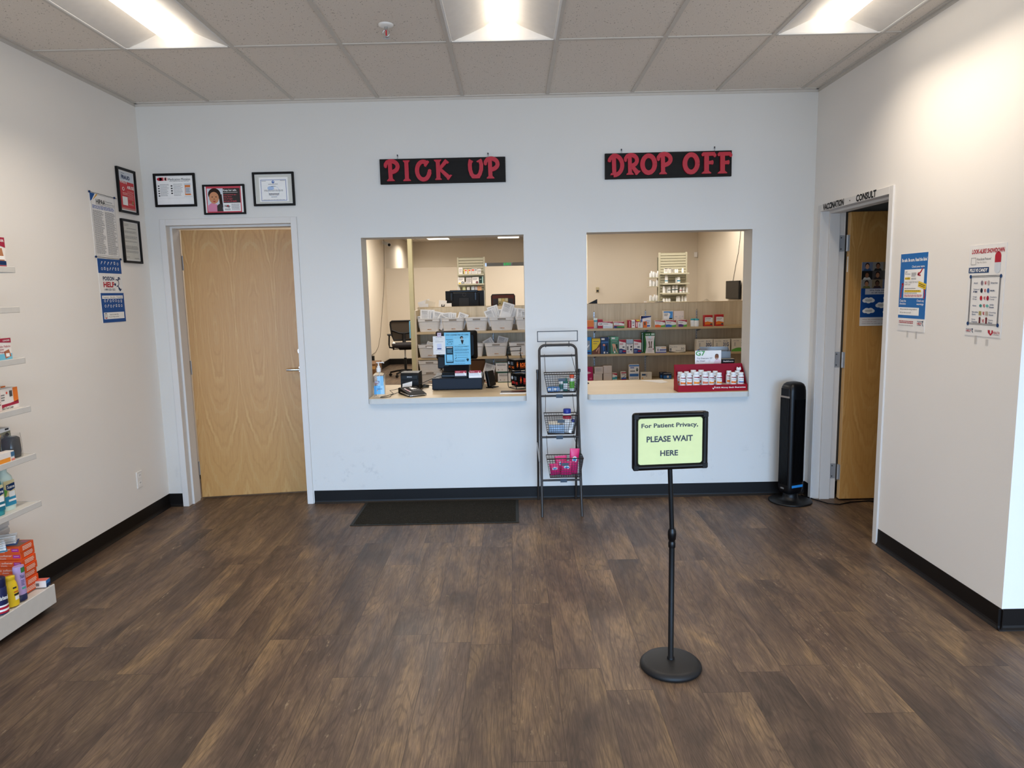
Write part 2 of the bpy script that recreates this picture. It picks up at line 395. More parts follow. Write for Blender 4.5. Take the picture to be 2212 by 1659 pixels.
# ------------------------------------------------------------------ the room shell
RW, RH = 4.925, 3.0            # room width, ceiling height
def wall_with_holes(mb, axis, c0, c1, a0, a1, z0, z1, holes, mat):
    """a wall of thickness c0..c1 across AXIS, a0..a1 along the other, with rectangular openings"""
    A = sorted({a0, a1, *[h[0] for h in holes], *[h[1] for h in holes]}); Z = sorted({z0, z1, *[h[2] for h in holes], *[h[3] for h in holes]})
    inside = lambda a, z: any(h[0] < a < h[1] and h[2] < z < h[3] for h in holes)
    ok = lambda i, j: 0 <= i < len(A) - 1 and 0 <= j < len(Z) - 1 and not inside((A[i] + A[i + 1]) / 2, (Z[j] + Z[j + 1]) / 2)
    P = (lambda c, a, z: (a, c, z)) if axis == 'y' else (lambda c, a, z: (c, a, z))
    for i in range(len(A) - 1):
        for j in range(len(Z) - 1):
            if not ok(i, j): continue
            p, q, r, s = A[i], A[i + 1], Z[j], Z[j + 1]
            for c in (c0, c1): mb.add([P(c, p, r), P(c, q, r), P(c, q, s), P(c, p, s)], [(0, 1, 2, 3)], mat)
            if not ok(i - 1, j): mb.add([P(c0, p, r), P(c1, p, r), P(c1, p, s), P(c0, p, s)], [(0, 1, 2, 3)], mat)
            if not ok(i + 1, j): mb.add([P(c0, q, r), P(c1, q, r), P(c1, q, s), P(c0, q, s)], [(0, 1, 2, 3)], mat)
            if not ok(i, j - 1): mb.add([P(c0, p, r), P(c1, p, r), P(c1, q, r), P(c0, q, r)], [(0, 1, 2, 3)], mat)
            if not ok(i, j + 1): mb.add([P(c0, p, s), P(c1, p, s), P(c1, q, s), P(c0, q, s)], [(0, 1, 2, 3)], mat)
    return mb
struct('floor', MB().box(-0.6, 9.3, STORE_Y - 0.1, 15.9, -0.1, 0, FLOORM))
WT = 0.19
W1 = (1.583, 2.786, 0.774, 2.017); W2 = (3.251, 4.475, 0.774, 2.021); D1 = (0.150, 1.078, -1, 2.137)
struct('wall_back', wall_with_holes(MB(), 'y', 0, WT, -0.14, 7.6, 0, RH + 0.25, [W1, W2, D1], BACKWALLM))
struct('wall_left', MB().box(-0.14, 0, STORE_Y, 0, 0, RH + 0.25, WALLM))
D2 = (-1.052, -0.134, -1, 2.125)
struct('wall_right', wall_with_holes(MB(), 'x', RW, RW + 0.16, -2.191, 0, 0, RH + 0.25, [D2], WALLM))
struct('wall_right_end', MB().box(RW + 0.16, 8.6, -2.191, -2.03, 0, RH + 0.25, BACKWALLM))
struct('wall_side', MB().box(8.6, 8.75, STORE_Y, -2.03, 0, RH + 0.25, WALLM))
# shop front behind the photographer: four tall panes between mullions
fx = [(-0.05 + 2.2 * k, 1.85 + 2.2 * k, 0.12, 2.35) for k in range(4)]
struct('wall_front', wall_with_holes(MB(), 'y', STORE_Y - 0.1, STORE_Y, -0.14, 8.75, 0, RH + 0.25, [(a + 0.0, b, c, d) for a, b, c, d in fx], WALLM))
alu = M('#4a4c50', 0.4, 0.5)
for k, (a, b, c, d) in enumerate(fx):
    mb = MB()
    for x in (a, b - 0.05): mb.box(x, x + 0.05, STORE_Y - 0.09, STORE_Y - 0.02, c, d, alu)
    for z in (c, d - 0.05): mb.box(a, b, STORE_Y - 0.09, STORE_Y - 0.02, z, z + 0.05, alu)
    struct('window_%d' % (k + 1), mb)
# consulting room behind the right-hand doorway, unlit: its gloom is put into the wall and ceiling colours
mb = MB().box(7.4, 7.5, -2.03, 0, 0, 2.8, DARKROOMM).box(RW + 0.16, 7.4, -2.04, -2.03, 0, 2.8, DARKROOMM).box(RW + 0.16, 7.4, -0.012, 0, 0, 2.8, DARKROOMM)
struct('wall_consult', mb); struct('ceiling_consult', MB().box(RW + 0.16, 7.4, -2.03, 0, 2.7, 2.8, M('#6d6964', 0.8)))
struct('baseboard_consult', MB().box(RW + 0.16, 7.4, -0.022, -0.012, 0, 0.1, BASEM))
# back room
struct('wall_pharmacy_left', MB().box(-0.3, -0.14, 0, 15.8, 0, 3.2, TANM))
struct('wall_pharmacy_right', MB().box(6.4, 6.55, WT, 9.0, 0, 3.2, TANM))
struct('wall_pharmacy_back', MB().box(4.2, 6.4, 8.85, 9.0, 0, 3.2, TANM).box(4.2, 4.35, 9.0, 14.3, 0, 3.2, TANM))
struct('partition', MB().box(-0.14, 4.2, 10.6, 10.72, 0, 2.165, TANM))
struct('wall_hall', MB().box(-0.14, 1.95, 14.3, 14.4, 0, 3.2, TANM).box(1.95, 4.2, 14.3, 14.4, 2.39, 3.2, TANM).box(1.95, 4.2, 15.6, 15.7, 0, 3.2, TANM))
struct('ceiling_pharmacy', MB().box(-0.14, 6.4, WT, 15.6, RH, RH + 0.1, TILEM))
tees = MB()
for k in range(25):
    y = 0.6 + 0.61 * k; tees.box(-0.14, 6.4, y - 0.012, y + 0.012, RH - 0.003, RH + 0.001, TEEM)
for k in range(11):
    x = 0.2 + 0.61 * k; tees.box(x - 0.012, x + 0.012, WT, 15.6, RH - 0.003, RH + 0.001, TEEM)
struct('trim_pharmacy_ceiling', tees)
mb = MB()
mb.box(-0.14, -0.125, WT, 10.6, 0, 0.13, BASEM).box(-0.14, 4.2, 10.585, 10.6, 0, 0.13, BASEM)
struct('baseboard_pharmacy', mb)
# lobby ceiling: tiles in a tee grid, openings where the troffers sit
TX0, TS = 0.5355, 0.6096
xs = [0.0] + [TX0 + TS * k for k in range(14)] + [8.7]
ys = [0.0] + [-1.101 - 1.2192 * k for k in range(6)]
xs = [x for x in xs if x <= 8.7]; LCOLS = (1, 4, 7, 10); LROWS = (1, 4)
mb = MB()
for i in range(len(xs) - 1):
    for j in range(len(ys) - 1):
        if i in LCOLS and j in LROWS: continue
        y0, y1 = ys[j + 1], ys[j]
        if j == len(ys) - 2: y0 = STORE_Y
        mb.box(xs[i], xs[i + 1], y0, y1, RH + 0.004, RH + 0.02, TILEM)
struct('ceiling', mb)
mb = MB(); tw = 0.012
for x in xs[1:-1]:
    mb.box(x - tw, x + tw, STORE_Y, 0, RH - 0.002, RH + 0.004, TEEM)
for y in ys[1:]:
    mb.box(0, 8.7, y - tw, y + tw, RH - 0.0015, RH + 0.0035, TEEM)
struct('ceiling_grid', mb)
mb = MB()
mb.box(0, RW, -0.022, 0, RH - 0.004, RH + 0.004, TEEM).box(0, 0.022, STORE_Y, 0, RH - 0.004, RH + 0.004, TEEM).box(RW - 0.022, RW, -2.19, 0, RH - 0.004, RH + 0.004, TEEM)
mb.box(0, RW, -0.004, 0, RH - 0.022, RH - 0.004, TEEM).box(0, 0.004, STORE_Y, 0, RH - 0.022, RH - 0.004, TEEM).box(RW - 0.004, RW, -2.19, 0, RH - 0.022, RH - 0.004, TEEM)
struct('trim_1', mb)
struct('roof_slab', MB().box(-0.3, 9.3, STORE_Y, 0, RH + 0.25, RH + 0.3, M('#5a5a58', 0.9)))
# rubber cove base
def cove(mb, axis, face, sgn, a0, a1, h=0.102):
    prof = [(0, 0), (0.016, 0), (0.014, 0.004), (0.007, 0.012), (0.004, 0.022), (0.003, h), (0, h)]
    if axis == 'y': mb.prism([(p * sgn, z) for p, z in prof], (a0, face, 0), (0, 1, 0), (0, 0, 1), (a1 - a0, 0, 0), BASEM)
    else: mb.prism([(p * sgn, z) for p, z in prof], (face, a0, 0), (1, 0, 0), (0, 0, 1), (0, a1 - a0, 0), BASEM)
    return mb
struct('baseboard_back', cove(cove(MB(), 'y', 0, -1, 0, 0.105), 'y', 0, -1, 1.128, RW))
struct('baseboard_left', cove(MB(), 'x', 0, 1, STORE_Y, 0))
struct('baseboard_right', cove(cove(MB(), 'x', RW, -1, -0.092, 0), 'x', RW, -1, -2.205, -1.098))
struct('baseboard_right_end', cove(MB(), 'y', -2.191, -1, RW - 0.016, 8.6))
# ------------------------------------------------------------------ doors
def hollow_frame(mb, a0, a1, top, P, depth, fw=0.045, lip=0.012):
    """pressed-metal door frame: faces, returns and the stop; P(c, a, z) maps wall depth / along / up"""
    def bx(c0, c1, b0, b1, z0, z1):
        p, q = P(c0, b0, z0), P(c1, b1, z1)
        mb.box(p[0], q[0], p[1], q[1], z0, z1, FRAMEM, 0.0015)
    for c0, c1 in ((-lip, 0.0), (depth, depth + lip)):
        bx(c0, c1, a0 - fw, a0, 0, top + fw); bx(c0, c1, a1, a1 + fw, 0, top + fw); bx(c0, c1, a0, a1, top, top + fw)
    bx(0, depth, a0 - 0.008, a0 - .0002, 0, top + .006); bx(0, depth, a1 + .0002, a1 + 0.008, 0, top + .006); bx(0, depth, a0, a1, top + .0002, top + 0.008)
    s0, s1 = 0.05, depth - 0.035
    bx(s0, s1, a0, a0 + 0.016, 0, top); bx(s0, s1, a1 - 0.016, a1, 0, top); bx(s0, s1, a0 + .016, a1 - .016, top - 0.016, top)
d1 = thing('door_1', 'maple veneer door standing ajar between the counter and the room corner', 'door'); d1['kind'] = 'structure'
mb = MB(); hollow_frame(mb, 0.153, 1.074, 2.134, lambda c, a, z: (a, c, z), WT); mb.build('door_frame', d1)
leaf = MB().box(0, 0.905, 0, 0.044, 0.012, 2.118, DOORM, 0.002).build('door_leaf', d1, (0.166, 0.192, 0), math.radians(8.6))
def lever(parent, x, z, y, sgn):
    mb = MB().rod((x, y, z), (x, y - 0.012, z), 0.033, CHROME, 24).rod((x, y - 0.012, z), (x, y - 0.05, z), 0.011, CHROME, 16)
    mb.tube([(x, y - 0.05, z), (x + sgn * 0.03, y - 0.055, z), (x + sgn * 0.075, y - 0.056, z), (x + sgn * 0.118, y - 0.05, z)], 0.0095, CHROME, 12)
    return mb.build('door_handle', parent)
lever(leaf, 0.843, 1.02, 0, -1)
MB().rod((0.843, 0, 1.165), (0.843, -0.014, 1.165), 0.03, CHROME, 24).build('deadbolt', leaf)
for z in (0.25, 1.06, 1.87): MB().rod((0.160, 0.205, z - .055), (0.160, 0.205, z + .055), 0.007, STEEL, 12).box(0.154, 0.160, WT - .03, 0.204, z - .055, z + .055, STEEL).build('hinge', d1)
d2 = thing('door_2', 'maple door swung open into the dark consulting room', 'door'); d2['kind'] = 'structure'
mb = MB(); hollow_frame(mb, D2[0] + .003, D2[1] - .003, 2.122, lambda c, a, z: (RW + c, a, z), 0.16); mb.build('door_frame', d2)
leaf2 = MB().box(0, 0.905, 0, 0.044, 0.012, 2.112, DOORM, 0.002).box(-0.001, 0.001, 0.001, 0.043, 0.013, 2.111, DOOREDGE).build('door_leaf', d2, (5.108, -0.190, 0), 0)
MB().box(-0.0025, -0.001, 0.014, 0.03, 1.69, 1.8, PLASTW, .001).build('edge_plate', leaf2)
for z in (0.215, 1.055, 1.895):
    mb = MB().rod((5.099, -0.168, z - .057), (5.099, -0.168, z + .057), 0.0075, STEEL, 12)
    mb.box(5.035, 5.093, -0.139, -0.135, z - .057, z + .057, STEEL)          # leaf on the jamb
    mb.box(5.1045, 5.1068, -0.188, -0.150, z - .057, z + .057, STEEL)        # leaf on the door edge
    for dz in (-.04, -.014, .014, .04): mb.rod((5.05 + (.018 if abs(dz) > .03 else 0), -0.139, z + dz), (5.05 + (.018 if abs(dz) > .03 else 0), -0.1405, z + dz), 0.005, MIDINK, 10)
    mb.build('hinge', d2)
for body, y0, y1 in (('VACCINATION', -0.175, -0.488), ('CONSULT', -0.655, -0.905)):
    mb = MB(); Art(mb, (RW - 0.0125, y0, 2.1695), (0, y1 - y0, 0), (0, 0, -0.045)).text(body, 0, 0, 1, 1, M('#111112', .6, .2), 1, 0.045); mb.build('lettering', d2)
mb = MB(); Art(mb, (RW - 0.0125, -0.565, 2.149), (0, -0.012, 0), (0, 0, -0.008)).disc(.5, .5, .5, .5, INK); mb.build('lettering', d2)
# ------------------------------------------------------------------ ceiling lamps
GLOW = emit('#fff4e4', 2.4); REFL = M('#e6e2dc', 0.45, 0.3)
def troffer(i, j, label):
    x0, y0 = xs[i], ys[j]; w, l = TS - 2 * tw, 1.2192 - 2 * tw
    t = thing('ceiling_light', label, 'ceiling light', (x0 + TS / 2, y0 - 0.6096, RH), 0, 'recessed troffer lights in the lobby ceiling')
    mb = MB(); hw, hl, up = w / 2, l / 2, 0.105
    prof = [(-hw, 0.0), (-hw + .012, 0.001), (-hw + .10, 0.035), (-hw + .19, 0.075), (-0.06, up), (0.06, up), (hw - .19, 0.075), (hw - .10, 0.035), (hw - .012, 0.001), (hw, 0.0)]
    mb.loft([[(x, -hl, z) for x, z in prof], [(x, hl, z) for x, z in prof]], REFL, False, True, False)
    mb.build('reflector', t)
    for s in (-1, 1):
        poly = [(x, z) for x, z in prof]
        MB().prism(poly, (0, s * hl, 0), (1, 0, 0), (0, 0, 1), (0, s * 0.004, 0), REFL).build('end_plate', t)
    mb = MB(); e = 0.008
    mb.box(-hw - .004, -hw + e, -hl, hl, -0.004, 0.0, WHITE).box(hw - e, hw + .004, -hl, hl, -0.004, 0.0, WHITE).box(-hw, hw, -hl - .004, -hl + e, -0.004, 0, WHITE).box(-hw, hw, hl - e, hl + .004, -0.004, 0, WHITE)
    mb.build('rim', t)
    R = 0.07; arc = [(-R, up - .002), (-R, 0.075)] + [(R * math.cos(PI + PI * k / 14), 0.075 + R * math.sin(PI + PI * k / 14)) for k in range(1, 14)] + [(R, 0.075), (R, up - .002)]
    mb = MB().loft([[(x, -hl + .03, z) for x, z in arc], [(x, hl - .03, z) for x, z in arc]], GLOW, False)
    mb.add([(x, hl - .03, z) for x, z in arc], [tuple(range(len(arc)))], GLOW); mb.add([(x, -hl + .03, z) for x, z in arc], [tuple(range(len(arc)))], GLOW)
    mb.build('diffuser', t)
    lm = area('lamp', (0, 0, -0.004), (0, 0, 0), 0.1, 1.12, 12, LAMP, 125); lm.parent = t
    return t
nm = {1: 'over the picture frames by the corner', 4: 'between the two counter windows', 7: 'beside the consulting room wall', 10: 'past the wall end'}
for i in LCOLS:
    for j in LROWS:
        if i == 10 and j == 1: pass
        troffer(i, j, 'lit troffer light %s, %s' % (nm[i], 'nearer the counter wall' if j == 1 else 'farther from the counter wall'))
PGLOW = emit('#fff0d8', 3.5)
for k, (lx, ly, lab) in enumerate(((0.8, 12.85, 'flat lit ceiling panel nearer the pale post'), (2.62, 12.85, 'flat lit ceiling panel above the tall slatted shelf tower'))):
    t = thing('ceiling_panel', lab, 'ceiling light', (lx, ly, RH - 0.012), 0, 'flat ceiling panels in the pharmacy')
    MB().box(-.3, .3, -.6, .6, 0, 0.012, WHITE).build('rim', t); MB().box(-.27, .27, -.57, .57, -0.004, 0.0, PGLOW).build('diffuser', t)
# sprinkler
t = thing('fire_sprinkler', 'small chrome sprinkler head with a red bulb on a ceiling tile', 'sprinkler', (2.06, -1.375, RH + .004))
MB().lathe([(0.04, -0.001), (0.04, -0.006), (0.03, -0.011), (0.014, -0.013), (0, -0.013)], WHITE, 24).build('escutcheon', t)
mb = MB().rod((0, 0, -.013), (0, 0, -.03), 0.009, CHROME, 12)
for s in (-1, 1): mb.tube([(s * .008, 0, -.028), (s * .017, 0, -.036), (s * .016, 0, -.05), (s * .004, 0, -.062)], 0.0025, CHROME, 6)
mb.build('frame_arms', t); MB().rod((0, 0, -.03), (0, 0, -.06), 0.0035, M('#c4122a', .2), 8).build('glass_bulb', t)
mb = MB().lathe([(0.005, -.058), (0.005, -.064), (0.019, -.066), (0.019, -.068), (0, -.068)], CHROME, 20); mb.build('deflector', t)
# ------------------------------------------------------------------ wall signs with cut-out letters
BOARDM = laminate('black_stained_board', [(0.25, '#141312'), (0.6, '#1f1d1c'), (0.85, '#2b2827')], 0, 0.8, 0.6); BOARDM.node_tree.nodes['Principled BSDF'].inputs['Specular IOR Level'].default_value = 0.15
LETTERM = M('#b5122c', 0.35, 0.45); LETTERD = M('#a50f26', 0.35, 0.45)
def arc(cx, cy, rx, ry, a0, a1, n=12): return [(cx + rx * math.cos(math.radians(a0 + (a1 - a0) * k / n)), cy + ry * math.sin(math.radians(a0 + (a1 - a0) * k / n))) for k in range(n + 1)]
def band(pts, wd):
    """ribbon outline along pts with half-widths wd"""
    L, R = [], []
    for i, (x, y) in enumerate(pts):
        a = pts[max(i - 1, 0)]; b = pts[min(i + 1, len(pts) - 1)]; dx, dy = b[0] - a[0], b[1] - a[1]; q = math.hypot(dx, dy) or 1
        h = wd[i] if isinstance(wd, list) else wd
        L.append((x - dy / q * h, y + dx / q * h)); R.append((x + dy / q * h, y - dx / q * h))
    return L, R
def serif(x, y, w, up): # flared foot or head, centred on x
    d = 1 if up else -1
    return [(x - w, y), (x + w, y), (x + w * 1.05, y + .03 * d), (x + w * .8, y + .075 * d), (x + w * .5, y + .13 * d), (x - w * .5, y + .13 * d), (x - w * .8, y + .075 * d), (x - w * 1.05, y + .03 * d)]
def glyph(ch):
    """(filled polygons, ribbons) in a box about 0.75 wide and 1 high"""
    P, B = [], []
    if ch in 'PDR':
        st = 0.085
        B.append(([(.27, .05), (.25, .92)], st)); P.append(serif(.27, 0, .19, True))
        if ch == 'D': B.append(([(.02, .66), (.04, .76), (.13, .86)] + arc(.27, .47, .40, .47, 95, -95, 18), [.07, .075, .085] + [.085] * 19)); P.append([(.1, 0), (.36, 0), (.5, .1), (.1, .1)])
        else: B.append(([(.02, .70), (.03, .80), (.12, .90)] + arc(.30, .69, .34, .26, 95, -90, 16) + [(.26, .43)], [.07, .075, .085] + [.085] * 18))
        P.append(arc(.03, .70, .075, .075, 0, 340, 10))
        if ch == 'R': B.append(([(.34, .45), (.66, .08)], [.07, .1])); P.append([(.52, .0), (.64, -.02), (.84, .17), (.74, .2)])
    elif ch == 'I':
        B.append(([(.35, .1), (.34, .9)], .12)); P.append(serif(.35, 0, .27, True)); P.append(serif(.34, 1, .24, False))
    elif ch == 'C':
        B.append((arc(.39, .5, .31, .44, 62, 350, 26), [.085] * 27)); P.append(arc(.7, .48, .09, .09, 0, 340, 10)); P.append([(.42, .84), (.62, 1.0), (.70, .93), (.52, .68), (.44, .72)])
        P.append([(.2, .02), (.6, .02), (.66, .12), (.14, .12)])
    elif ch == 'K':
        B.append(([(.2, .05), (.19, .95)], .085)); P.append(serif(.2, 0, .16, True)); P.append(serif(.18, 1, .18, False))
        B.append(([(.24, .5), (.62, .93)], [.06, .085])); P.append([(.5, .93), (.58, 1.02), (.76, .86), (.68, .78)])
        B.append(([(.24, .58), (.74, .1)], [.06, .09])); P.append([(.62, .03), (.7, -.03), (.9, .22), (.8, .25)])
    elif ch == 'U':
        B.append(([(.16, .92), (.12, .7), (.13, .45), (.2, .2), (.33, .09), (.5, .09), (.63, .2), (.71, .45), (.72, .7), (.66, .92)], .085))
        P.append([(.08, 1), (.3, .86), (.26, .8), (.08, .84)]); P.append([(.46, .86), (.72, 1), (.76, .86), (.52, .8)]); P.append([(.22, 0), (.62, 0), (.68, .1), (.16, .1)])
    elif ch == 'O':
        B.append((arc(.4, .5, .31, .42, 0, 360, 32), .095)); P.append([(.22, 0), (.58, 0), (.66, .1), (.14, .1)])
    elif ch == 'F':
        B.append(([(.3, .05), (.29, .92)], .1)); P.append(serif(.3, 0, .24, True)); B.append(([(.1, .92), (.72, .92)], .075)); P.append(arc(.72, .86, .08, .1, 0, 340, 10)); P.append(arc(.1, .9, .07, .085, 0, 340, 10))
        B.append(([(.3, .5), (.58, .52)], [.06, .075])); P.append(arc(.6, .52, .06, .11, 0, 340, 10))
    return P, B
def big_letter(t, ch, x, z, w, h, dep, mat):
    P, B = glyph(ch); mb = MB(); O = (x, -dep[0], z)
    for i, p in enumerate(P): mb.prism([(a / .78 * w, b * h) for a, b in p], O, (1, 0, 0), (0, 0, 1), (0, -dep[1] - .0004 * i, 0), mat)
    for q, (pts, wd) in enumerate(B):
        wd = [k * 1.2 for k in wd] if isinstance(wd, list) else wd * 1.2; O = (x, -dep[0], z); dq = dep[1] + .0004 * (q + 4)
        L, R = band(pts, wd); k = len(mb.v); n = len(pts)
        f = [(a / .78 * w, b * h) for a, b in L] + [(a / .78 * w, b * h) for a, b in R]
        vs = [(O[0] + a, O[1], O[2] + b) for a, b in f] + [(O[0] + a, O[1] - dq, O[2] + b) for a, b in f]
        fs = []
        for i in range(n - 1):
            fs += [(2 * n + i, 2 * n + i + 1, 3 * n + i + 1, 3 * n + i), (i, i + 1, 2 * n + i + 1, 2 * n + i), (n + i, n + i + 1, 3 * n + i + 1, 3 * n + i)]
        fs += [(0, n, 3 * n, 2 * n), (n - 1, 2 * n - 1, 4 * n - 1, 3 * n - 1)]
        mb.add(vs, fs, mat)
    return mb.build('letter', t)
def board_sign(name, label, x0, x1, z0, z1, spec, hooks, tilt):
    t = thing(name, label, 'sign', ((x0 + x1) / 2, 0, (z0 + z1) / 2)); w, h = x1 - x0, z1 - z0
    MB().box(-w / 2, w / 2, -0.024, -0.004, -h / 2, h / 2, BOARDM, 0.001).build('board', t)
    for ch, u, v, lw, lh in spec: big_letter(t, ch, -w / 2 + u * w, -h / 2 + v * h, lw * w, lh * h, (0.0242, 0.016), LETTERM)
    for u in hooks:
        x = -w / 2 + u * w
        MB().tube([(x, -.012, h / 2 - .01), (x, -.012, h / 2 + .012), (x + .004, -.01, h / 2 + .02), (x, -.006, h / 2 + .027), (x - .005, -.008, h / 2 + .02)], 0.0022, STEEL, 8).rod((x, -.001, h / 2 + .022), (x, -.012, h / 2 + .03), .004, INK, 8).build('hook', t)
    t.rotation_euler = (0, tilt, 0)
    return t
# u, v, width, height as shares of the board
board_sign('pickup_sign', 'black board sign with red letters PICK UP above the window with the register', 1.7505, 2.663, 2.394, 2.571,
    [('P', .045, .11, .122, .83), ('I', .178, .10, .085, .82), ('C', .285, .10, .125, .80), ('K', .435, .12, .122, .80), ('U', .70, .15, .118, .78), ('P', .838, .13, .122, .83)], (.142, .863), 0.0)
board_sign('dropoff_sign', 'black board sign with red letters DROP OFF above the window with the red display box', 3.386, 4.3045, 2.398, 2.579,
    [('D', .028, .14, .122, .80), ('R', .155, .14, .115, .80), ('O', .278, .14, .122, .78), ('P', .413, .13, .122, .82), ('O', .612, .12, .124, .80), ('F', .752, .11, .118, .82), ('F', .878, .10, .118, .82)], (.133, .868), -0.004)
# ------------------------------------------------------------------ frames, posters
def wall_frame(name, label, loc, rz, w, h, art, mat_w=0.016):
    """picture frame hanging on a wall: frame, backing with print, glazing"""
    t = thing(name, label, 'picture frame', loc, rz); mb = MB(); e = mat_w
    mb.box(-w / 2, w / 2, -.018, 0, -h / 2, -h / 2 + e, BLACK, .002).box(-w / 2, w / 2, -.018, 0, h / 2 - e, h / 2, BLACK, .002).box(-w / 2, -w / 2 + e, -.0178, 0, -h / 2 + e * .6, h / 2 - e * .6, BLACK, .002).box(w / 2 - e, w / 2, -.0178, 0, -h / 2 + e * .6, h / 2 - e * .6, BLACK, .002)
    mb.build('frame', t)
    MB().box(-w / 2 + e * .7, w / 2 - e * .7, -.007, -.001, -h / 2 + e * .7, h / 2 - e * .7, PWHITE).build('backing', t)
    mb = MB(); art(Art(mb, (-w / 2 + e, -.007, h / 2 - e), (w - 2 * e, 0, 0), (0, 0, -h + 2 * e)), mb); mb.build('print', t)
    return t
SKIN = M('#c98d68', .7, .2); SKIN2 = M('#8a5a40', .7, .2); HAIR = M('#2a1d18', .7, .2); PINK = M('#d58aa8', .7, .2); ROSE = M('#cf4f5c', .6, .2); PALEPINK = M('#ebb9b4', .6, .2)
DKGREY = M('#3a3634', .6, .2); SKYGREY = M('#cfd6de', .6, .2); MATBOARD = M('#d0d0c8', .8, .2); CERTBLUE = M('#2f57a4', .6, .2); LTBLUE = M('#aec6e6', .6, .2); DKBLUE = M('#12305c', .6, .2)
def art_mistakes(a, mb):
    a.frame(.0, .0, 1, 1, .004, GREYINK, 1); a.frame(.012, .04, .98, .78, .002, LTINK, 1)
    a.disc(.10, .115, .07, .058, RED); a.rect(.10, .057, .2, .173, RED, 1); a.rect(.2, .057, .28, .173, PALEPINK, 1); a.disc(.28, .115, .04, .058, PALEPINK, 1)
    a.text('Medication Mistakes', .34, .085, .93, .17, INK, 2); a.lines(.36, .19, .9, .215, 1, GREYINK)
    for k in range(5): a.rect(.045, .33 + .085 * k, .085, .37 + .085 * k, INK)
    for k in range(4): a.rect(.39, .33 + .085 * k, .435, .375 + .085 * k, INK)
    for x0, x1, sd in ((.1, .36, 3), (.46, .72, 4)): a.lines(x0, .29, x1, .72, 11, GREYINK, 1, .28, .3, sd)
    a.rect(.75, .27, .93, .33, SKYGREY, 2); a.rect(.765, .33, .915, .66, M('#d97a33', .5), 1); a.rect(.78, .41, .925, .63, SKYGREY, 2); a.lines(.79, .44, .9, .6, 5, GREYINK, 3); a.rect(.76, .66, .93, .68, M('#d97a33', .5), 1)
    a.lines(.74, .72, .96, .745, 1, LTINK)
def art_keepsafe(a, mb):
    a.rect(.0, .0, 1, 1, PWHITE, 1); a.rect(.035, .0, .945, 1, ROSE, 1.4); a.rect(.06, .075, .92, .95, PWHITE, 2)
    a.rect(.06, .075, .47, .95, SKYGREY, 2.5)
    a.poly([(.06, .95), (.07, .72), (.16, .62), (.30, .68), (.36, .75), (.43, .95)], PINK, 3); a.poly([(.30, .95), (.3, .74), (.36, .66), (.44, .7), (.46, .95)], DKGREY, 3.4)
    a.disc(.25, .30, .165, .235, HAIR, 3.2); a.poly([(.36, .3), (.44, .3), (.46, .8), (.38, .8)], HAIR, 3.1)
    a.disc(.235, .43, .128, .225, SKIN, 3.6); a.disc(.19, .40, .02, .016, HAIR, 4); a.disc(.29, .40, .02, .016, HAIR, 4); a.poly([(.19, .55), (.285, .55), (.24, .60)], RED, 4); a.disc(.238, .48, .018, .02, SKIN2, 4)
    a.rect(.475, .075, .92, .63, DKGREY, 3)
    a.text('Keep her safe.', .485, .115, .84, .205, PWHITE, 4, .02); a.rect(.48, .23, .86, .24, PWHITE, 4)
    for k, s in enumerate(('Lock poisons up -', 'keep them', 'out of sight', 'and out of reach.')): a.text(s, .485, .29 + .08 * k, (.84, .70, .72, .83)[k], .355 + .08 * k, ROSE, 4, .012)
    a.text('Help', .50, .70, .64, .83, INK, 4, .03); a.disc(.585, .74, .02, .035, RED, 5); a.lines(.5, .85, .65, .92, 2, INK, 4); a.lines(.68, .67, .9, .92, 8, GREYINK, 4, .4, .1, 8)
def art_certificate(a, mb):
    a.rect(0, 0, 1, 1, MATBOARD, 1); a.frame(0, 0, 1, 1, .012, PWHITE, 1.3); a.rect(.11, .1, .89, .93, PWHITE, 1.6); a.frame(.155, .18, .84, .9, .011, CERTBLUE, 2)
    a.disc(.49, .26, .035, .05, CERTBLUE, 3); a.disc(.495, .25, .018, .025, LTBLUE, 4); a.lines(.18, .22, .3, .25, 1, GREYINK, 2); a.lines(.68, .21, .82, .24, 1, GREYINK, 2)
    a.lines(.36, .33, .62, .36, 1, MIDINK, 3); a.lines(.43, .4, .56, .43, 1, MIDINK, 3); a.ring(.5, .58, .15, .19, .04, LTBLUE, 2.2); a.disc(.42, .47, .09, .07, LTBLUE, 2.1); a.lines(.24, .53, .76, .59, 2, GREYINK, 3)
    a.lines(.36, .65, .64, .72, 2, MIDINK, 3, .6, .02); a.lines(.42, .77, .58, .8, 1, GREYINK, 3); a.lines(.2, .86, .8, .885, 1, GREYINK, 3)
wall_frame('framed_notice', 'black framed notice headed Medication Mistakes, beside the room corner', (0.2435, 0, 2.387), 0, .303, .238, art_mistakes)
wall_frame('framed_notice', 'black framed Keep her safe notice showing a smiling child', (0.5985, 0, 2.313), 0, .306, .214, art_keepsafe, .013)
wall_frame('framed_certificate', 'black framed certificate with a blue border and grey mat above the maple door', (0.966, 0, 2.380), 0, .303, .241, art_certificate)
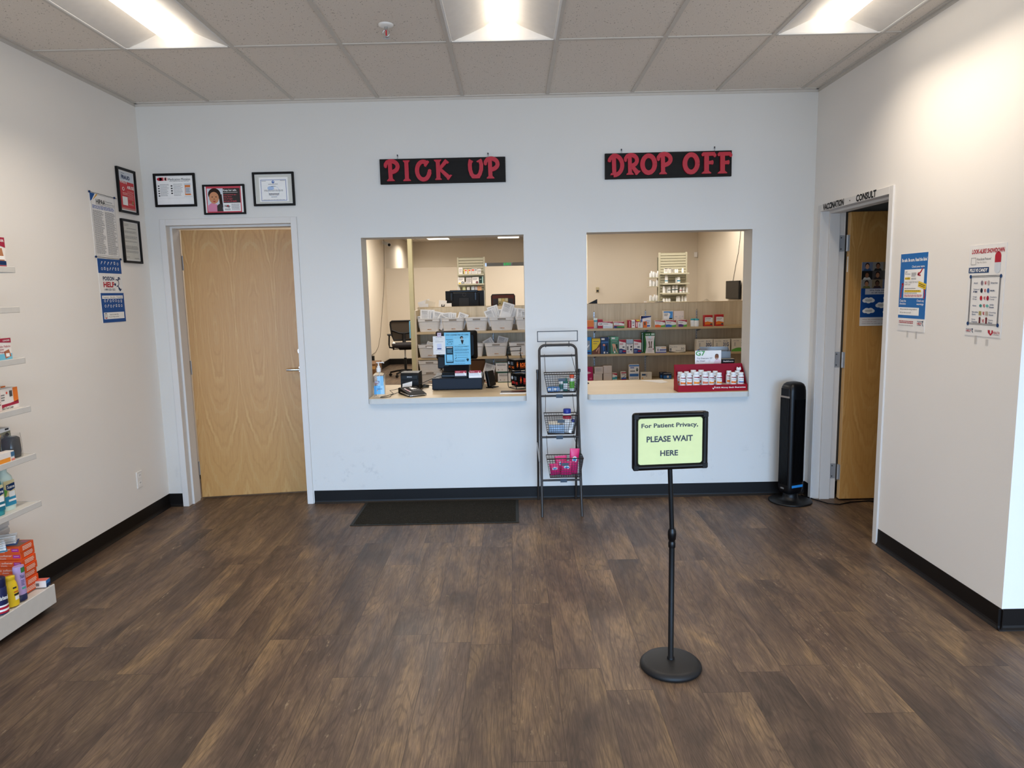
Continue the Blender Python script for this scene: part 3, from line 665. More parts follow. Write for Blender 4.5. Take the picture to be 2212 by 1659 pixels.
def art_fraud(a, mb):
    a.frame(0, 0, 1, 1, .02, GREYINK, 1, .008); a.rect(.06, .035, .95, .965, SKYGREY, 1); a.rect(.06, .27, .95, .965, M('#c9474b', .6, .2), 1.5); a.rect(.06, .92, .95, .965, M('#c8867f', .6), 2)
    a.text('FRAUD', .2, .12, .72, .215, DKBLUE, 3, .03); a.text('WASTE', .08, .24, .52, .325, PWHITE, 3, .02); a.text('ABUSE', .5, .36, .93, .44, PWHITE, 3, .02); a.lines(.2, .07, .4, .095, 1, GREYINK, 3)
    a.disc(.27, .46, .07, .045, PWHITE, 3); a.disc(.27, .46, .045, .03, M('#c9474b', .6, .2), 4); a.lines(.2, .55, .5, .62, 2, PALEPINK, 3); a.lines(.5, .5, .9, .72, 9, PALEPINK, 3, .25); a.rect(.17, .65, .48, .86, PWHITE, 3); a.lines(.55, .8, .85, .85, 2, PALEPINK, 3)
    a.disc(.8, .77, .055, .05, M('#9c7a4a', .6), 3)
def art_letter(a, mb):
    a.frame(0, 0, 1, 1, .02, GREYINK, 1, .008); a.rect(.05, .03, .95, .97, M('#cfcfc8', .7), 1); a.lines(.1, .07, .4, .13, 3, GREYINK, 2, .3); a.lines(.25, .17, .85, .19, 1, MIDINK, 2)
    for k, n in enumerate((3, 4, 2, 5, 3)): a.lines(.1, .24 + .125 * k, .9, .24 + .125 * k + .02 * n, n, GREYINK, 2, .35, .1, k + 3)
    a.lines(.1, .9, .3, .92, 1, MIDINK, 2); a.lines(.6, .92, .9, .94, 1, MIDINK, 2)
LW = math.radians(90); RWR = math.radians(-90)
wall_frame('framed_poster', 'black framed red poster about fraud, waste and abuse, upper of two frames by the corner', (0, -0.2245, 2.354), LW, .236, .306, art_fraud, .015)
wall_frame('framed_letter', 'black framed grey typed letter hanging below the red framed poster', (0, -0.225, 2.007), LW, .234, .302, art_letter, .015)
def poster(name, label, loc, rz, w, h, art, paper=PAPER, curl=0.0):
    t = thing(name, label, 'poster', loc, rz); mb = MB(); n = 8
    mb.box(-w / 2, w / 2, -.0022, -.0004, -h / 2, h / 2, paper); mb.build('sheet', t)
    mb = MB(); art(Art(mb, (-w / 2, -.0022, h / 2), (w, 0, 0), (0, 0, -h), .0004), mb); mb.build('print', t)
    return t
GOLD = M('#d9a441', .6, .2)
def art_privacy(a, mb):
    a.frame(.03, .01, .97, .985, .006, GREYINK, 1); a.poly([(0, 0), (.2, 0), (.06, .11), (0, .13)], NAVYB, 2); a.poly([(.2, 0), (.25, 0), (.1, .1), (.06, .11)], PWHITE, 2); a.poly([(.25, 0), (.30, .01), (.14, .09), (.1, .1)], GOLD, 2)
    a.text('HIPAA', .22, .08, .58, .155, INK, 3, .02); a.text('Protecting', .6, .085, .86, .115, MIDINK, 3); a.text('Patient Privacy', .6, .125, .95, .155, MIDINK, 3); a.rect(.2, .165, .95, .17, GREYINK, 2)
    a.lines(.06, .185, .94, .245, 4, CERTBLUE, 2, .5, .05, 2)
    for x0, x1, sd in ((.06, .49, 5), (.53, .95, 6)): a.lines(x0, .265, x1, .965, 46, GREYINK, 2, .42, .28, sd)
def art_poison(a, mb):
    a.rect(0, 0, 1, .225, NAVYB, 1); a.rect(0, .535, 1, 1, NAVYB, 1)
    r = random.Random(5)
    for v0, n in ((.06, 6), (.15, 7), (.655, 7), (.735, 7)):
        for k in range(n):
            u = .1 + .82 * (k + .5) / n; v = v0 + .012 * r.random(); m = r.randrange(3)
            if m == 0: a.ring(u, v, .035, .022, .3, PWHITE, 2, 10)
            elif m == 1: a.frame(u - .025, v - .022, u + .025, v + .022, .012, PWHITE, 2)
            else: a.stroke([(u - .03, v + .02), (u + .01, v - .025), (u + .03, v - .01)], .016, PWHITE, 2)
    a.text('POISON', .16, .275, .64, .34, DKBLUE, 2, .03); a.text('HELP', .16, .36, .64, .445, RED, 2, .04); a.text('1-800-222-1222', .18, .465, .64, .495, DKBLUE, 2, .02)
    a.ring(.74, .375, .1, .06, .25, DKBLUE, 2); a.rect(.62, .33, .72, .43, PAPER, 2.4); a.disc(.66, .40, .035, .022, DKBLUE, 3)
    for p in ([(.8, .30), (.86, .285)], [(.86, .285), (.9, .32)], [(.8, .46), (.86, .5)], [(.86, .5), (.92, .47)], [(.78, .33), (.86, .31)], [(.78, .43), (.88, .48)]): a.stroke(p, .03, DKBLUE, 2)
    a.rect(.05, .575, .95, .625, PWHITE, 2); a.text('Treatment - Education - Prevention', .08, .588, .92, .612, INK, 3)
    a.rect(.06, .84, .94, .945, PWHITE, 2); a.text('Scan to save the', .3, .86, .68, .885, INK, 3); a.text('Poison Help number', .26, .9, .7, .925, INK, 3); a.frame(.1, .85, .18, .935, .014, INK, 3); a.rect(.1, .92, .18, .935, RED, 4)
poster('wall_poster', 'tall white patient privacy poster with two columns of small print', (0, -0.525, 2.086), LW, .286, .402, art_privacy)
poster('wall_poster', 'blue and white poison help poster below the white privacy poster', (0, -0.518, 1.662), LW, .272, .42, art_poison)
t = thing('poster_string', 'thin dark string with tacks stretched along the privacy poster top', 'string', (0, 0, 0))
MB().tube([(.004, -.672, 2.292), (.004, -.39, 2.287), (.004, -.36, 2.285)], .0014, INK, 6).build('cord', t)
for y, z in ((-.672, 2.292), (-.39, 2.287)): MB().rod((0.0026, y, z), (.009, y, z), .007, DKBLUE, 10).build('tack', t)
t = thing('poster_string', 'thin dark string with tacks stretched between the two hanging posters', 'string', (0, 0, 0))
MB().tube([(.004, -.668, 1.881), (.004, -.385, 1.876), (.004, -.365, 1.875)], .0014, INK, 6).build('cord', t)
for y, z in ((-.668, 1.881), (-.385, 1.876)): MB().rod((0.0026, y, z), (.009, y, z), .007, DKBLUE, 10).build('tack', t)
def poison_logo(a, u0, v0, u1, v1, l=2):
    w, h = u1 - u0, v1 - v0
    a.text('POISON', u0, v0, u0 + w * .7, v0 + h * .26, DKBLUE, l, .02); a.text('HELP', u0, v0 + h * .34, u0 + w * .68, v0 + h * .76, RED, l, .03); a.lines(u0, v0 + h * .84, u0 + w * .68, v1, 1, DKBLUE, l)
    a.stroke([(u0 + w * .74, v0 + h * .1), (u0 + w * .95, v0), (u0 + w * .8, v0 + h * .5), (u0 + w * .98, v1)], w * .07, DKBLUE, l)
def art_label(a, mb):
    BL = M('#1768b0', .55, .3); a.rect(0, 0, 1, .835, BL, 1); a.text('Be safe. Be sure. Read the label', .05, .06, .97, .105, PWHITE, 2, .03); a.text('Check your name', .44, .155, .9, .192, PWHITE, 2, .01)
    a.rect(.17, .205, .9, .57, PWHITE, 2); a.text('ABC', .2, .225, .29, .245, DKBLUE, 3); a.text('Pharmacy', .2, .252, .4, .275, DKBLUE, 3); a.lines(.44, .25, .62, .305, 3, MIDINK, 3); a.rect(.2, .305, .4, .335, YELLOW, 3); a.text('No. 48705', .22, .31, .38, .33, INK, 4); a.lines(.44, .315, .62, .34, 2, MIDINK, 3)
    a.text('TAKE 1 TABLET BY MOUTH', .2, .358, .72, .38, GREYINK, 3); a.text('EVERY DAY', .2, .388, .42, .408, GREYINK, 3); a.lines(.2, .445, .62, .462, 1, GREYINK, 3); a.rect(.2, .47, .82, .497, YELLOW, 3); a.lines(.22, .477, .78, .49, 1, INK, 4); a.lines(.2, .505, .68, .52, 1, MIDINK, 3); a.lines(.19, .53, .86, .562, 2, RED, 3, .5, .02)
    a.poly([(.72, .355), (1.0, .395), (.98, .465), (.7, .425)], YELLOW, 4); a.stroke([(.74, .385), (.96, .418)], .012, INK, 5); a.stroke([(.73, .405), (.95, .438)], .012, INK, 5)
    a.stroke([(.84, .195), (.78, .24), (.68, .275)], .035, RED, 4); a.stroke([(.7, .245), (.67, .277), (.78, .285)], .028, RED, 4); a.stroke([(.07, .57), (.08, .48), (.14, .385)], .035, RED, 4); a.stroke([(.08, .4), (.14, .38), (.16, .41)], .025, RED, 4); a.stroke([(.93, .58), (.96, .53), (.93, .455)], .03, RED, 4)
    a.text('Check the', .04, .592, .28, .625, PWHITE, 2, .01); a.text('directions', .04, .632, .28, .66, PWHITE, 2, .01); a.text('Check any', .68, .59, .94, .628, PWHITE, 2, .01); a.text('warnings', .68, .635, .93, .668, PWHITE, 2, .01)
    a.rect(0, .695, .78, .795, PWHITE, 2); a.text('Did you take the wrong medicine?', .07, .708, .72, .732, MIDINK, 3); a.text('Did you take too much?', .07, .752, .5, .776, MIDINK, 3)
    a.lines(.05, .87, .6, .91, 2, RED, 2, .5, .1); a.lines(.04, .925, .6, .94, 1, LTINK, 2); poison_logo(a, .74, .86, .96, .925)
def art_showdown(a, mb):
    DB = M('#1d3f6e', .6, .2); a.text('LOOK-ALIKE SHOWDOWN', .08, .045, .95, .095, RED, 2, .03, .01)
    a.frame(.07, .135, .21, .215, .01, LTINK, 2); a.text('Knockout Poisons!', .24, .14, .62, .168, MIDINK, 2); a.text('Play the Game', .24, .18, .5, .205, LTINK, 2)
    a.rect(.02, .245, .58, .305, DB, 2); a.text('PILLS VS CANDY', .05, .256, .54, .295, PWHITE, 3, .03, .01)
    a.poly([(.72, .2), (.72, .135)] + [(.80 + .08 * math.cos(PI + PI * k / 10), .135 + .05 * math.sin(PI + PI * k / 10)) for k in range(11)] + [(.88, .2)], RED, 2); a.poly([(.72, .2), (.88, .2), (.88, .27)] + [(.80 + .08 * math.cos(PI * k / 10), .27 + .045 * math.sin(PI * k / 10)) for k in range(11)] + [(.72, .27)], SKYGREY, 2)
    for o in (0, .014, .028):
        a.stroke([(.09 + o, .335 + o * .6), (.91 - o, .335 + o * .6)], .006, INK, 2); a.stroke([(.09 + o, .875 - o * .6), (.91 - o, .875 - o * .6)], .006, INK, 2); a.stroke([(.09 + o, .335 + o * .6), (.09 + o, .875 - o * .6)], .009, GREYINK, 2); a.stroke([(.91 - o, .335 + o * .6), (.91 - o, .875 - o * .6)], .009, GREYINK, 2)
    for u in (.09, .91):
        for v in (.345, .868): a.disc(u, v, .035, .022, DB, 3, 8)
    rows = (('Advil', 'Smarties', '#8a7f8a', '#b5a8a6'), ('Tylenol PM', "M&M's", '#1b2433', '#3b5f95'), ('Cough Drop', 'Strawberry Candy', '#b5122c', '#9c1030'), ('Aleve', 'Jelly Bean', '#3f8f8a', '#69b3ad'), ('Nicotine Gum', 'Chewing Gum', '#a69a5e', '#b3a89a'), ('Gummy Vitamin', 'Gummy Bear', '#5a1420', '#701826'))
    for k, (p, q, c1, c2) in enumerate(rows):
        v = .415 + .083 * k
        for m, (u0, u1, s) in enumerate(((.17, .36, p), (.66, .84, q))):
            ws = s.split(' ')
            for j, wd in enumerate(ws): a.text(wd, u0 + (.02 if m == 0 else 0), v - .008 - .012 * (len(ws) - 1) + .025 * j, u1 - (.0 if len(wd) > 5 else .06), v + .010 - .012 * (len(ws) - 1) + .025 * j, DB, 3, .01)
        for u, c in ((.42, c1), (.60, c2)):
            if k == 4: a.rect(u - .035, v - .022, u + .035, v + .022, M(c, .6, .2), 3)
            elif k == 5: a.rect(u - .022, v - .026, u + .022, v + .026, M(c, .6, .2), 3); a.disc(u, v - .028, .025, .014, M(c, .6, .2), 3.4)
            else: a.disc(u, v, .033 if k != 3 else .038, .026 if k != 3 else .016, M(c, .6, .2), 3)
        a.text('VS', .485, v - .018, .54, v + .018, RED, 3, .04)
    poison_logo(a, .05, .925, .26, .968); a.lines(.3, .935, .5, .96, 2, GREYINK, 2); a.poly([(.66, .925), (.72, .925), (.72, .95), (.74, .965), (.76, .95), (.76, .925), (.8, .925), (.8, .955), (.74, .985), (.67, .955)], RED, 2); a.text('HEALTH', .81, .935, .97, .962, RED, 2, .01); a.lines(.81, .97, .96, .98, 1, GREYINK, 2)
poster('wall_poster', 'blue Read the label poster taped beside the consulting room doorway', (RW, -1.3285, 1.5505), RWR, .263, .431, art_label)
poster('wall_poster', 'white look-alike showdown poster comparing pills with candy', (RW, -1.927, 1.560), RWR, .258, .431, art_showdown)
def art_people(a, mb):
    a.rect(0, 0, 1, .41, M('#55504c', .6), 1); r = random.Random(9); sk = ['#c69474', '#8a5d45', '#a87757', '#5f4233']; bg = ['#6a7590', '#141416', '#8d8a84', '#4d4a4a', '#87775f', '#5b5a58']; cl = ['#35527a', '#222222', '#b9b4aa', '#d5d2cc', '#302a2c', '#27221f', '#6b6a38', '#3b2a33']
    for i in range(4):
        for j in range(3):
            u0, v0 = i * .25, j * .136; a.rect(u0, v0, u0 + .25, v0 + .136, M(bg[(i * 2 + j) % 6], .6), 1.3)
            a.poly([(u0 + .03, v0 + .136), (u0 + .06, v0 + .1), (u0 + .19, v0 + .1), (u0 + .22, v0 + .136)], M(cl[(i + 3 * j) % 8], .6), 1.8); a.disc(u0 + .125, v0 + .055, .052, .045, HAIR, 2, 12); a.disc(u0 + .125, v0 + .07, .042, .04, M(sk[(i + j) % 4], .6), 2.4, 12)
    a.rect(0, .41, 1, .865, M('#0f4a94', .55), 1); a.rect(.1, .415, 1, .505, M('#c9cbd2', .6), 2); a.text('We help people of all ages', .2, .43, .98, .456, DKBLUE, 3, .02); a.text('in all types of situations', .25, .467, .96, .492, DKBLUE, 3, .02)
    for u, v in ((.19, .60), (.68, .565), (.5, .68), (.85, .68), (.2, .765), (.68, .785)):
        for du, dv in ((-.09, 0), (0, .012), (.09, 0), (-.05, -.018), (.05, -.018)): a.disc(u + du * .9, v + dv, .065, .032, PWHITE, 2 + du, 12)
        a.lines(u - .08, v - .016, u + .08, v + .02, 2, GREYINK, 4)
    a.rect(0, .865, 1, 1, M('#d9d9da', .6), 1); a.text('When the unexpected happens,', .06, .89, .66, .912, M('#8a2f3c', .6), 2); a.text("we're here for you.", .06, .925, .4, .947, M('#8a2f3c', .6), 2); a.lines(.05, .962, .7, .975, 1, GREYINK, 2); poison_logo(a, .84, .885, .98, .96)
poster('wall_poster', 'blue and white people of all ages poster stuck on the open maple door', (5.352, -0.190, 1.529), 0, .305, .455, art_people)
# strips of tape left on the wall round the two posters
TAPE = M('#c9c6c2', .3, .5)
for y, z, wd, hh, lab in ((-1.30, 1.322, .016, .045, 'clear tape strip under the blue label poster, nearer the doorway'), (-1.385, 1.318, .016, .045, 'clear tape strip under the blue label poster, farther from the doorway'), (-1.885, 1.325, .018, .04, 'clear tape strip below the logo on the pills poster'), (-1.965, 1.318, .018, .03, 'clear tape strip below the red emblem on the pills poster')):
    tag(MB().box(-.0012, 0, -wd / 2, wd / 2, -hh / 2, hh / 2, TAPE).build('tape_strip', None, (RW, y, z)), lab, 'tape')
# outlet on the side wall
t = thing('wall_outlet', 'white wall outlet cover low on the side wall near the corner', 'outlet', (0, -0.4025, 0.327), LW)
MB().box(-.036, .036, -.007, 0, -.06, .06, WHITE, .003).build('cover_plate', t)
for z in (-.027, .027): MB().box(-.017, .017, -.0085, -.007, z - .015, z + .015, PWHITE, .002).box(-.008, -.005, -.0088, -.0084, z - .002, z + .009, INK).box(.005, .008, -.0088, -.0084, z - .002, z + .009, INK).build('socket', t)
# ------------------------------------------------------------------ floor mat
t = thing('floor_mat', 'charcoal ribbed entrance mat lying on the floor below the pickup window', 'mat', (2.1165, -0.287, 0))
w, d = 1.183, .53
MB().box(-w / 2, w / 2, -d / 2, d / 2, 0.0006, .006, RUBBER, .003).build('rubber_border', t)
MB().box(-w / 2 + .022, w / 2 - .022, -d / 2 + .012, d / 2 - .012, .005, .0095, MATM, .002).build('pile', t)
# ------------------------------------------------------------------ queue sign
t = thing('queue_sign', 'black pedestal sign asking patients to wait, standing in the middle of the floor', 'sign stand', (3.338, -2.453, 0), math.radians(5))
MB().lathe([(.118, .0), (.127, .002), (.130, .008), (.128, .016), (.118, .026), (.108, .030), (.104, .0305), (.09, .034), (.03, .037), (.018, .037), (0.0, .0375)], M('#161617', .5, .35), 56).build('base', t)
MB().lathe([(.016, .036), (.0155, .045), (.0118, .047), (.0118, .56)], BLACK, 24).build('lower_pole', t)
MB().lathe([(.0146, .532), (.0150, .536), (.0150, .552), (.0132, .556), (.0132, .562), (.0165, .568), (.0178, .59), (.0165, .604), (.0125, .612), (.0125, .614)], BLACKG, 24).build('collar', t)
MB().rod((0, 0, .6), (-.012, 0.0, .89), .0098, BLACK, 20).build('upper_pole', t)
pw, ph, pc = .314, .238, (-.016, -.012, .988)
mb = MB(); e = .024
x0, x1, z0, z1 = -pw / 2, pw / 2, -ph / 2, ph / 2
rr = .014
ring_o = arc(x1 - rr, z1 - rr, rr, rr, 0, 90, 6) + arc(x0 + rr, z1 - rr, rr, rr, 90, 180, 6) + arc(x0 + rr, z0 + rr, rr, rr, 180, 270, 6) + arc(x1 - rr, z0 + rr, rr, rr, 270, 360, 6)
def scaled(pts, k): return [(x * (pw / 2 - k) / (pw / 2), z * (ph / 2 - k) / (ph / 2)) for x, z in pts]
mb.loft([[(x, y, z) for x, z in scaled(ring_o, k)] for k, y in ((0.004, .010), (0, .005), (0, -.004), (.005, -.012), (.012, -.0145), (.019, -.012), (e, -.006), (e, -.004))], BLACKG, False)
mb.build('sign_frame', t, pc)
mb = MB().box(x0 + .005, x1 - .005, -.004, .008, z0 + .005, z1 - .005, BLACK, .002)
for cx in (x0 + .014, x1 - .014):
    for cz in (z0 + .014, z1 - .014): mb.box(cx - .013, cx + .013, -.0148, -.006, cz - .013, cz + .013, BLACK, .005)
mb.build('back_panel', t, pc)
mb = MB(); YP = M('#d9dc9f', .6, .2); a = Art(mb, (x0 + e - .002, -.0045, z1 - e + .002), (pw - 2 * e + .004, 0, 0), (0, 0, -(ph - 2 * e + .004)))
a.rect(0, 0, 1, 1, YP, 1); SI = M('#343b44', .6); a.text('For Patient Privacy,', .055, .115, .925, .235, SI, 2, .026); a.text('PLEASE WAIT', .135, .385, .845, .515, SI, 2, .03); a.text('HERE', .345, .695, .62, .815, SI, 2, .03)
mb.build('notice_sheet', t, pc)
# ------------------------------------------------------------------ tower fan
t = thing('tower_fan', 'tall black tower fan standing by the consulting room door', 'fan', (4.745, -0.18, 0), math.radians(-68))
MB().lathe([(.15, 0), (.155, .003), (.155, .010), (.148, .014), (.09, .017), (.06, .022), (.052, .05), (.052, .075), (.0, .075)], M('#0d0d0e', .45, .4), 48).build('base', t)
def fan_ring(z, k=1.0):
    w, dd, out = .066 * k, .078 * k, []
    for i in range(40):
        a = 2 * PI * i / 40; c, s = math.cos(a), math.sin(a)
        out.append((w * math.copysign(abs(c) ** .5, c), dd * math.copysign(abs(s) ** .5, s), z))
    return out
rings = [fan_ring(z, k) for z, k in ((.068, .70), (.075, .86), (.10, .97), (.13, 1.0), (.80, 1.0), (.84, .985), (.868, .93), (.888, .80), (.900, .58), (.905, .25))]
MB().loft(rings, M('#0b0b0d', .4, .4)).build('body', t)
mb = MB(); S0 = M('#050506', .35, .4)
for k in range(9):
    x = -.040 + .010 * k; mb.box(x - .0025, x + .0025, -.0805, -.070, .14, .79, S0)
mb.build('grille', t)
mb = MB(); 
for sgn in (1,):
    for k in range(14):
        y = -.050 + .0075 * k; mb.box(sgn * .0645, sgn * .0685, y - .0018, y + .0018, .16, .78, S0)
mb.build('intake_slats', t)
MB().box(-.042, .042, -.0800, -.068, .80, .86, BLACKG, .004).build('control_panel', t)
MB().box(-.042, .042, -.0815, -.074, .790, .803, M('#8f857c', .4), .001).build('trim_bar', t)
MB().box(.0655, .0688, -.052, .05, .122, .140, M('#2f8fd8', .5), .0005).build('tape', t)
mb = MB(); Art(mb, (-.018, -.0792, .118), (.036, 0, 0), (0, 0, -.012), .0012).text('LASKO', 0, 0, 1, 1, LTINK, 1, .02); mb.build('logo', t)
tag(MB().tube([(4.88, -.05, .006), (4.915, -.13, .006), (4.94, -.19, .006), (4.99, -.27, .005), (5.06, -.30, .005), (5.16, -.25, .005), (5.3, -.23, .005), (5.5, -.26, .005), (5.9, -.3, .005)], .0042, BLACK, 8).build('fan_cord'), 'thin black power cord running from the tower fan through the doorway', 'cord')
# ------------------------------------------------------------------ wire ladder rack
RKY = lambda z: -.44 + .25 * z                  # the leaning front frame
t = thing('ladder_rack', 'dark bronze folding ladder rack with wire basket tiers between the counter windows', 'rack', (3.018, 0, 0))
BR = .0095; hwid = .140
def lx(z): return hwid + .0 * z
mb = MB(); path = [(-hwid - .002, RKY(0), 0), (-hwid + .002, RKY(.6), .6), (-hwid + .004, RKY(1.12), 1.12)]
R = .045; zt = 1.205; cx = hwid - .004
for k in range(1, 8): path.append((-cx + R * (1 - math.cos(PI / 2 * k / 7)), RKY(zt - R * (1 - math.sin(PI / 2 * k / 7))), zt - R * (1 - math.sin(PI / 2 * k / 7))))
path += [(-x, y, z) for x, y, z in path[::-1]]
mb.tube(path, BR, BRONZE, 12); mb.build('front_frame', t)
mb = MB(); ys_ = -.024
mb.tube([(-hwid - .014, ys_, 0), (-hwid - .014, -.07, .35), (-hwid - .012, -.182, 1.03)], .0085, BRONZE, 10); mb.build('rear_leg', t)
mb = MB(); mb.tube([(hwid - .004, ys_, 0), (hwid - .004, -.07, .35), (hwid + .012, -.182, 1.03)], .0085, BRONZE, 10); mb.build('rear_leg', t)
for z in (1.128, .842, .552, .252): MB().rod((-hwid, RKY(z), z), (hwid, RKY(z), z), .0075, BRONZE, 12).build('rung', t)
for s in (-1, 1):
    MB().rod((s * (hwid + .016), RKY(1.02) + .004, 1.02), (s * (hwid + .022), RKY(1.02) + .004, 1.02), .011, BRONZE, 12).box(s * (hwid + .012) - .003, s * (hwid + .012) + .003, RKY(1.0) - .008, RKY(1.0) + .012, .96, 1.03, BRONZE).build('pivot', t)
    MB().rod((s * (hwid + .012), RKY(.40) + .0, .38), (s * (hwid + .02), -.082, .47), .005, STEEL, 8).build('spreader', t)
mb = MB(); y0 = RKY(1.2); zf0, zf1 = 1.233, 1.306
for a, b in (((-.146, zf0), (.146, zf0)), ((-.146, zf1), (.146, zf1)), ((-.146, zf0), (-.146, zf1)), ((.146, zf0), (.146, zf1))):
    mb.box(min(a[0], b[0]) - .003, max(a[0], b[0]) + .003, y0 - .003, y0 + .003, min(a[1], b[1]) - .003, max(a[1], b[1]) + .003, BRONZE)
for x in (-.087, .084): mb.rod((x, y0, 1.19), (x, y0, 1.235), .003, BRONZE, 8)
mb.build('sign_holder', t)
PLATE = M('#3d4a57', .5, .4)
def basket(zt, zb, x0, x1, yb, dep, rung):
    """wire basket: rim, mesh walls, hanger wires, label plate; yb is the back of the rim"""
    c = thing_part = bpy.data.objects.new('basket', None); COL.objects.link(c); c.parent = t
    yf = yb - dep; ins = .022
    top = [(x0, yb), (x1, yb), (x1, yf), (x0, yf)]; bot = [(x0 + ins, yb - .01), (x1 - ins, yb - .01), (x1 - ins, yf + ins), (x0 + ins, yf + ins)]
    mb = MB(); P = lambda q, z: (q[0], q[1], z)
    MB().tube([P(q, zt) for q in top], .0038, BRONZE, 6, True).build('rim', c); MB().tube([P(q, zb) for q in bot], .0032, BRONZE, 6, True).build('base_ring', c)
    mb = MB(); lerp = lambda a, b, f: a + (b - a) * f
    for i in range(4):
        j = (i + 1) % 4; n = 13 if i % 2 == 0 else 8
        for k in range(n + 1):
            f = k / n; a = (lerp(top[i][0], top[j][0], f), lerp(top[i][1], top[j][1], f), zt); b = (lerp(bot[i][0], bot[j][0], f), lerp(bot[i][1], bot[j][1], f), zb)
            mb.rod(a, b, 0.0015, BRONZE, 4, None, False)
        for k in range(1, 8):
            f = k / 8; z = lerp(zt, zb, f); a = (lerp(top[i][0], bot[i][0], f), lerp(top[i][1], bot[i][1], f), z); b = (lerp(top[j][0], bot[j][0], f), lerp(top[j][1], bot[j][1], f), z)
            mb.rod(a, b, 0.0015, BRONZE, 4, None, False)
    for k in range(1, 13): x = lerp(bot[0][0], bot[1][0], k / 13); mb.rod((x, bot[0][1], zb), (x, bot[2][1], zb), 0.0015, BRONZE, 4, None, False)
    for k in range(1, 8): y = lerp(bot[0][1], bot[2][1], k / 8); mb.rod((bot[0][0], y, zb), (bot[1][0], y, zb), 0.0015, BRONZE, 4, None, False)
    mb.build('wire_mesh', c)
    for s in (-1, 1):
        xh = s * (.098 if s < 0 else .100)
        MB().tube([(xh, RKY(rung) + .009, rung + .004), (xh, RKY(rung), rung + .0105), (xh, RKY(rung) - .010, rung), (x0 + .012 if s < 0 else x1 - .012, yb - .002, zt)], .002, BRONZE, 6).build('hanger_wire', c)
    xm = (x0 + x1) / 2; f = .3; zz = lerp(zt, zb, f); yy = yf + ins * f - .003
    MB().box(xm - .024, xm + .024, yy - .0015, yy, zz - .011, zz + .011, PLATE).build('label_plate', c)
    return c
basket(1.012, .880, -.107, .137, RKY(.95) - .014, .125, 1.128); basket(.728, .592, -.115, .118, RKY(.66) - .014, .125, .842); basket(.436, .296, -.106, .150, RKY(.36) - .014, .125, .552)
for x, z in ((.003, .852), (-.004, .562), (.017, .262)): MB().box(x - .024, x + .024, RKY(z - .014) - .012, RKY(z - .014) - .0095, z - .024, z + .002, PLATE).build('tag_plate', t)
# things in the baskets
def rack_jar(name, label, cat, loc, r, h, bodym, capm, band=None, capk=.85, group=None, tilt=None):
    o = thing(name, label, cat, loc, 0, group)
    MB().lathe([(r * .96, 0), (r, .004), (r, h * .70), (r * .93, h * .76), (r * capk * .95, h * .79), (r * capk * .95, h * .82)], bodym, 24).build('bottle_body', o)
    MB().lathe([(r * capk, h * .81), (r * capk * 1.02, h * .82), (r * capk, h * .98), (r * capk * .9, h), (0, h)], capm, 24).build('cap', o)
    if band: MB().lathe([(r * 1.012, h * .16), (r * 1.012, h * .6)], band, 24).build('label_print', o)
    if tilt: o.rotation_euler = tilt
    return o
TEAL = M('#17685e', .4, .4); LIME = M('#5fb52f', .4, .4); BLUECAP = M('#1d2f86', .35, .4)
rx = 3.018
rack_jar('lotion_bottle', 'white bottle with orange cap and green collar in the top basket', 'bottle', (rx + .092, -.272, .884), .019, .115, PLASTW, M('#e2501f', .4), LIME)
rack_jar('lotion_bottle', 'dark green bottle beside the orange capped one in the top basket', 'bottle', (rx + .045, -.272, .884), .017, .092, TEAL, TEAL, PLASTW)
rack_jar('lotion_bottle', 'white bottle with a green stripe near the middle of the top basket', 'bottle', (rx + .014, -.275, .884), .016, .085, PLASTW, PLASTW, TEAL)
for k, (x, y, s) in enumerate(((-.062, -.29, 1), (-.022, -.285, 1), (-.05, -.25, .9))):
    o = carton('tissue_pack', 'small blue and white packet lying in the top basket', 'packet', (rx + x, y, .884), (.05, .03, .032 * s), M('#3f86cf', .5), lambda a, mb, w, d, h: (a.rect(.1, .2, .5, .8, PWHITE), a.rect(.6, .1, .9, .9, LTBLUE)), .15 * k, 'blue packets in the top basket', .006)
rack_jar('supplement_jar', 'large white jar with a dark blue lid in the middle basket', 'jar', (rx + .050, -.338, .596), .031, .168, PLASTW, BLUECAP, None, .88)
MB().lathe([(.0312, .098), (.0312, .122)], RED, 24).build('label_print', bpy.data.objects['supplement_jar'])
rack_jar('supplement_bottle', 'white bottle with blue cap leaning over in the middle basket', 'bottle', (rx + .062, -.382, .600), .016, .10, PLASTW, BLUECAP, None, .8, None, (0, .3, 0))
def pouch(name, label, loc, w, d, h, mat, art=None, rot=(0, 0, 0), group=None, cat='bag'):
    """pillow-shaped bag, crimped top and bottom"""
    o = thing(name, label, cat, loc, 0, group); o.rotation_euler = rot; n = 16; rings = []
    for z, kx, ky in ((0, .96, .12), (.03, .96, .2), (.2, .93, .85), (.5, .94, 1.0), (.8, .95, .75), (.95, .97, .15), (1.0, 1.0, .06)):
        rings.append([(w / 2 * kx * math.copysign(abs(math.cos(2 * PI * i / n)) ** .7, math.cos(2 * PI * i / n)), d / 2 * ky * math.sin(2 * PI * i / n) * (1 + .12 * math.sin(5 * z + i)), z * h) for i in range(n)])
    MB().loft(rings, mat).build('pouch', o)
    if art:
        mb = MB(); art(Art(mb, (-w * .42, -d * .505, h * .8), (w * .84, 0, 0), (0, 0, -h * .6)), mb); mb.build('label_print', o)
    return o
CREAM = M('#ded3bd', .5); PALEB = M('#a9c3dd', .4); HOTP = M('#d61f6d', .35, .5)
pouch('snack_bag', 'cream paper packet lying in the middle basket', (rx - .045, -.325, .597), .09, .04, .075, CREAM, None, (.1, .0, .1))
pouch('snack_bag', 'pale blue plastic packet in the middle basket under the leaning bottle', (rx - .03, -.372, .597), .12, .03, .06, PALEB, None, (.05, .05, 0))
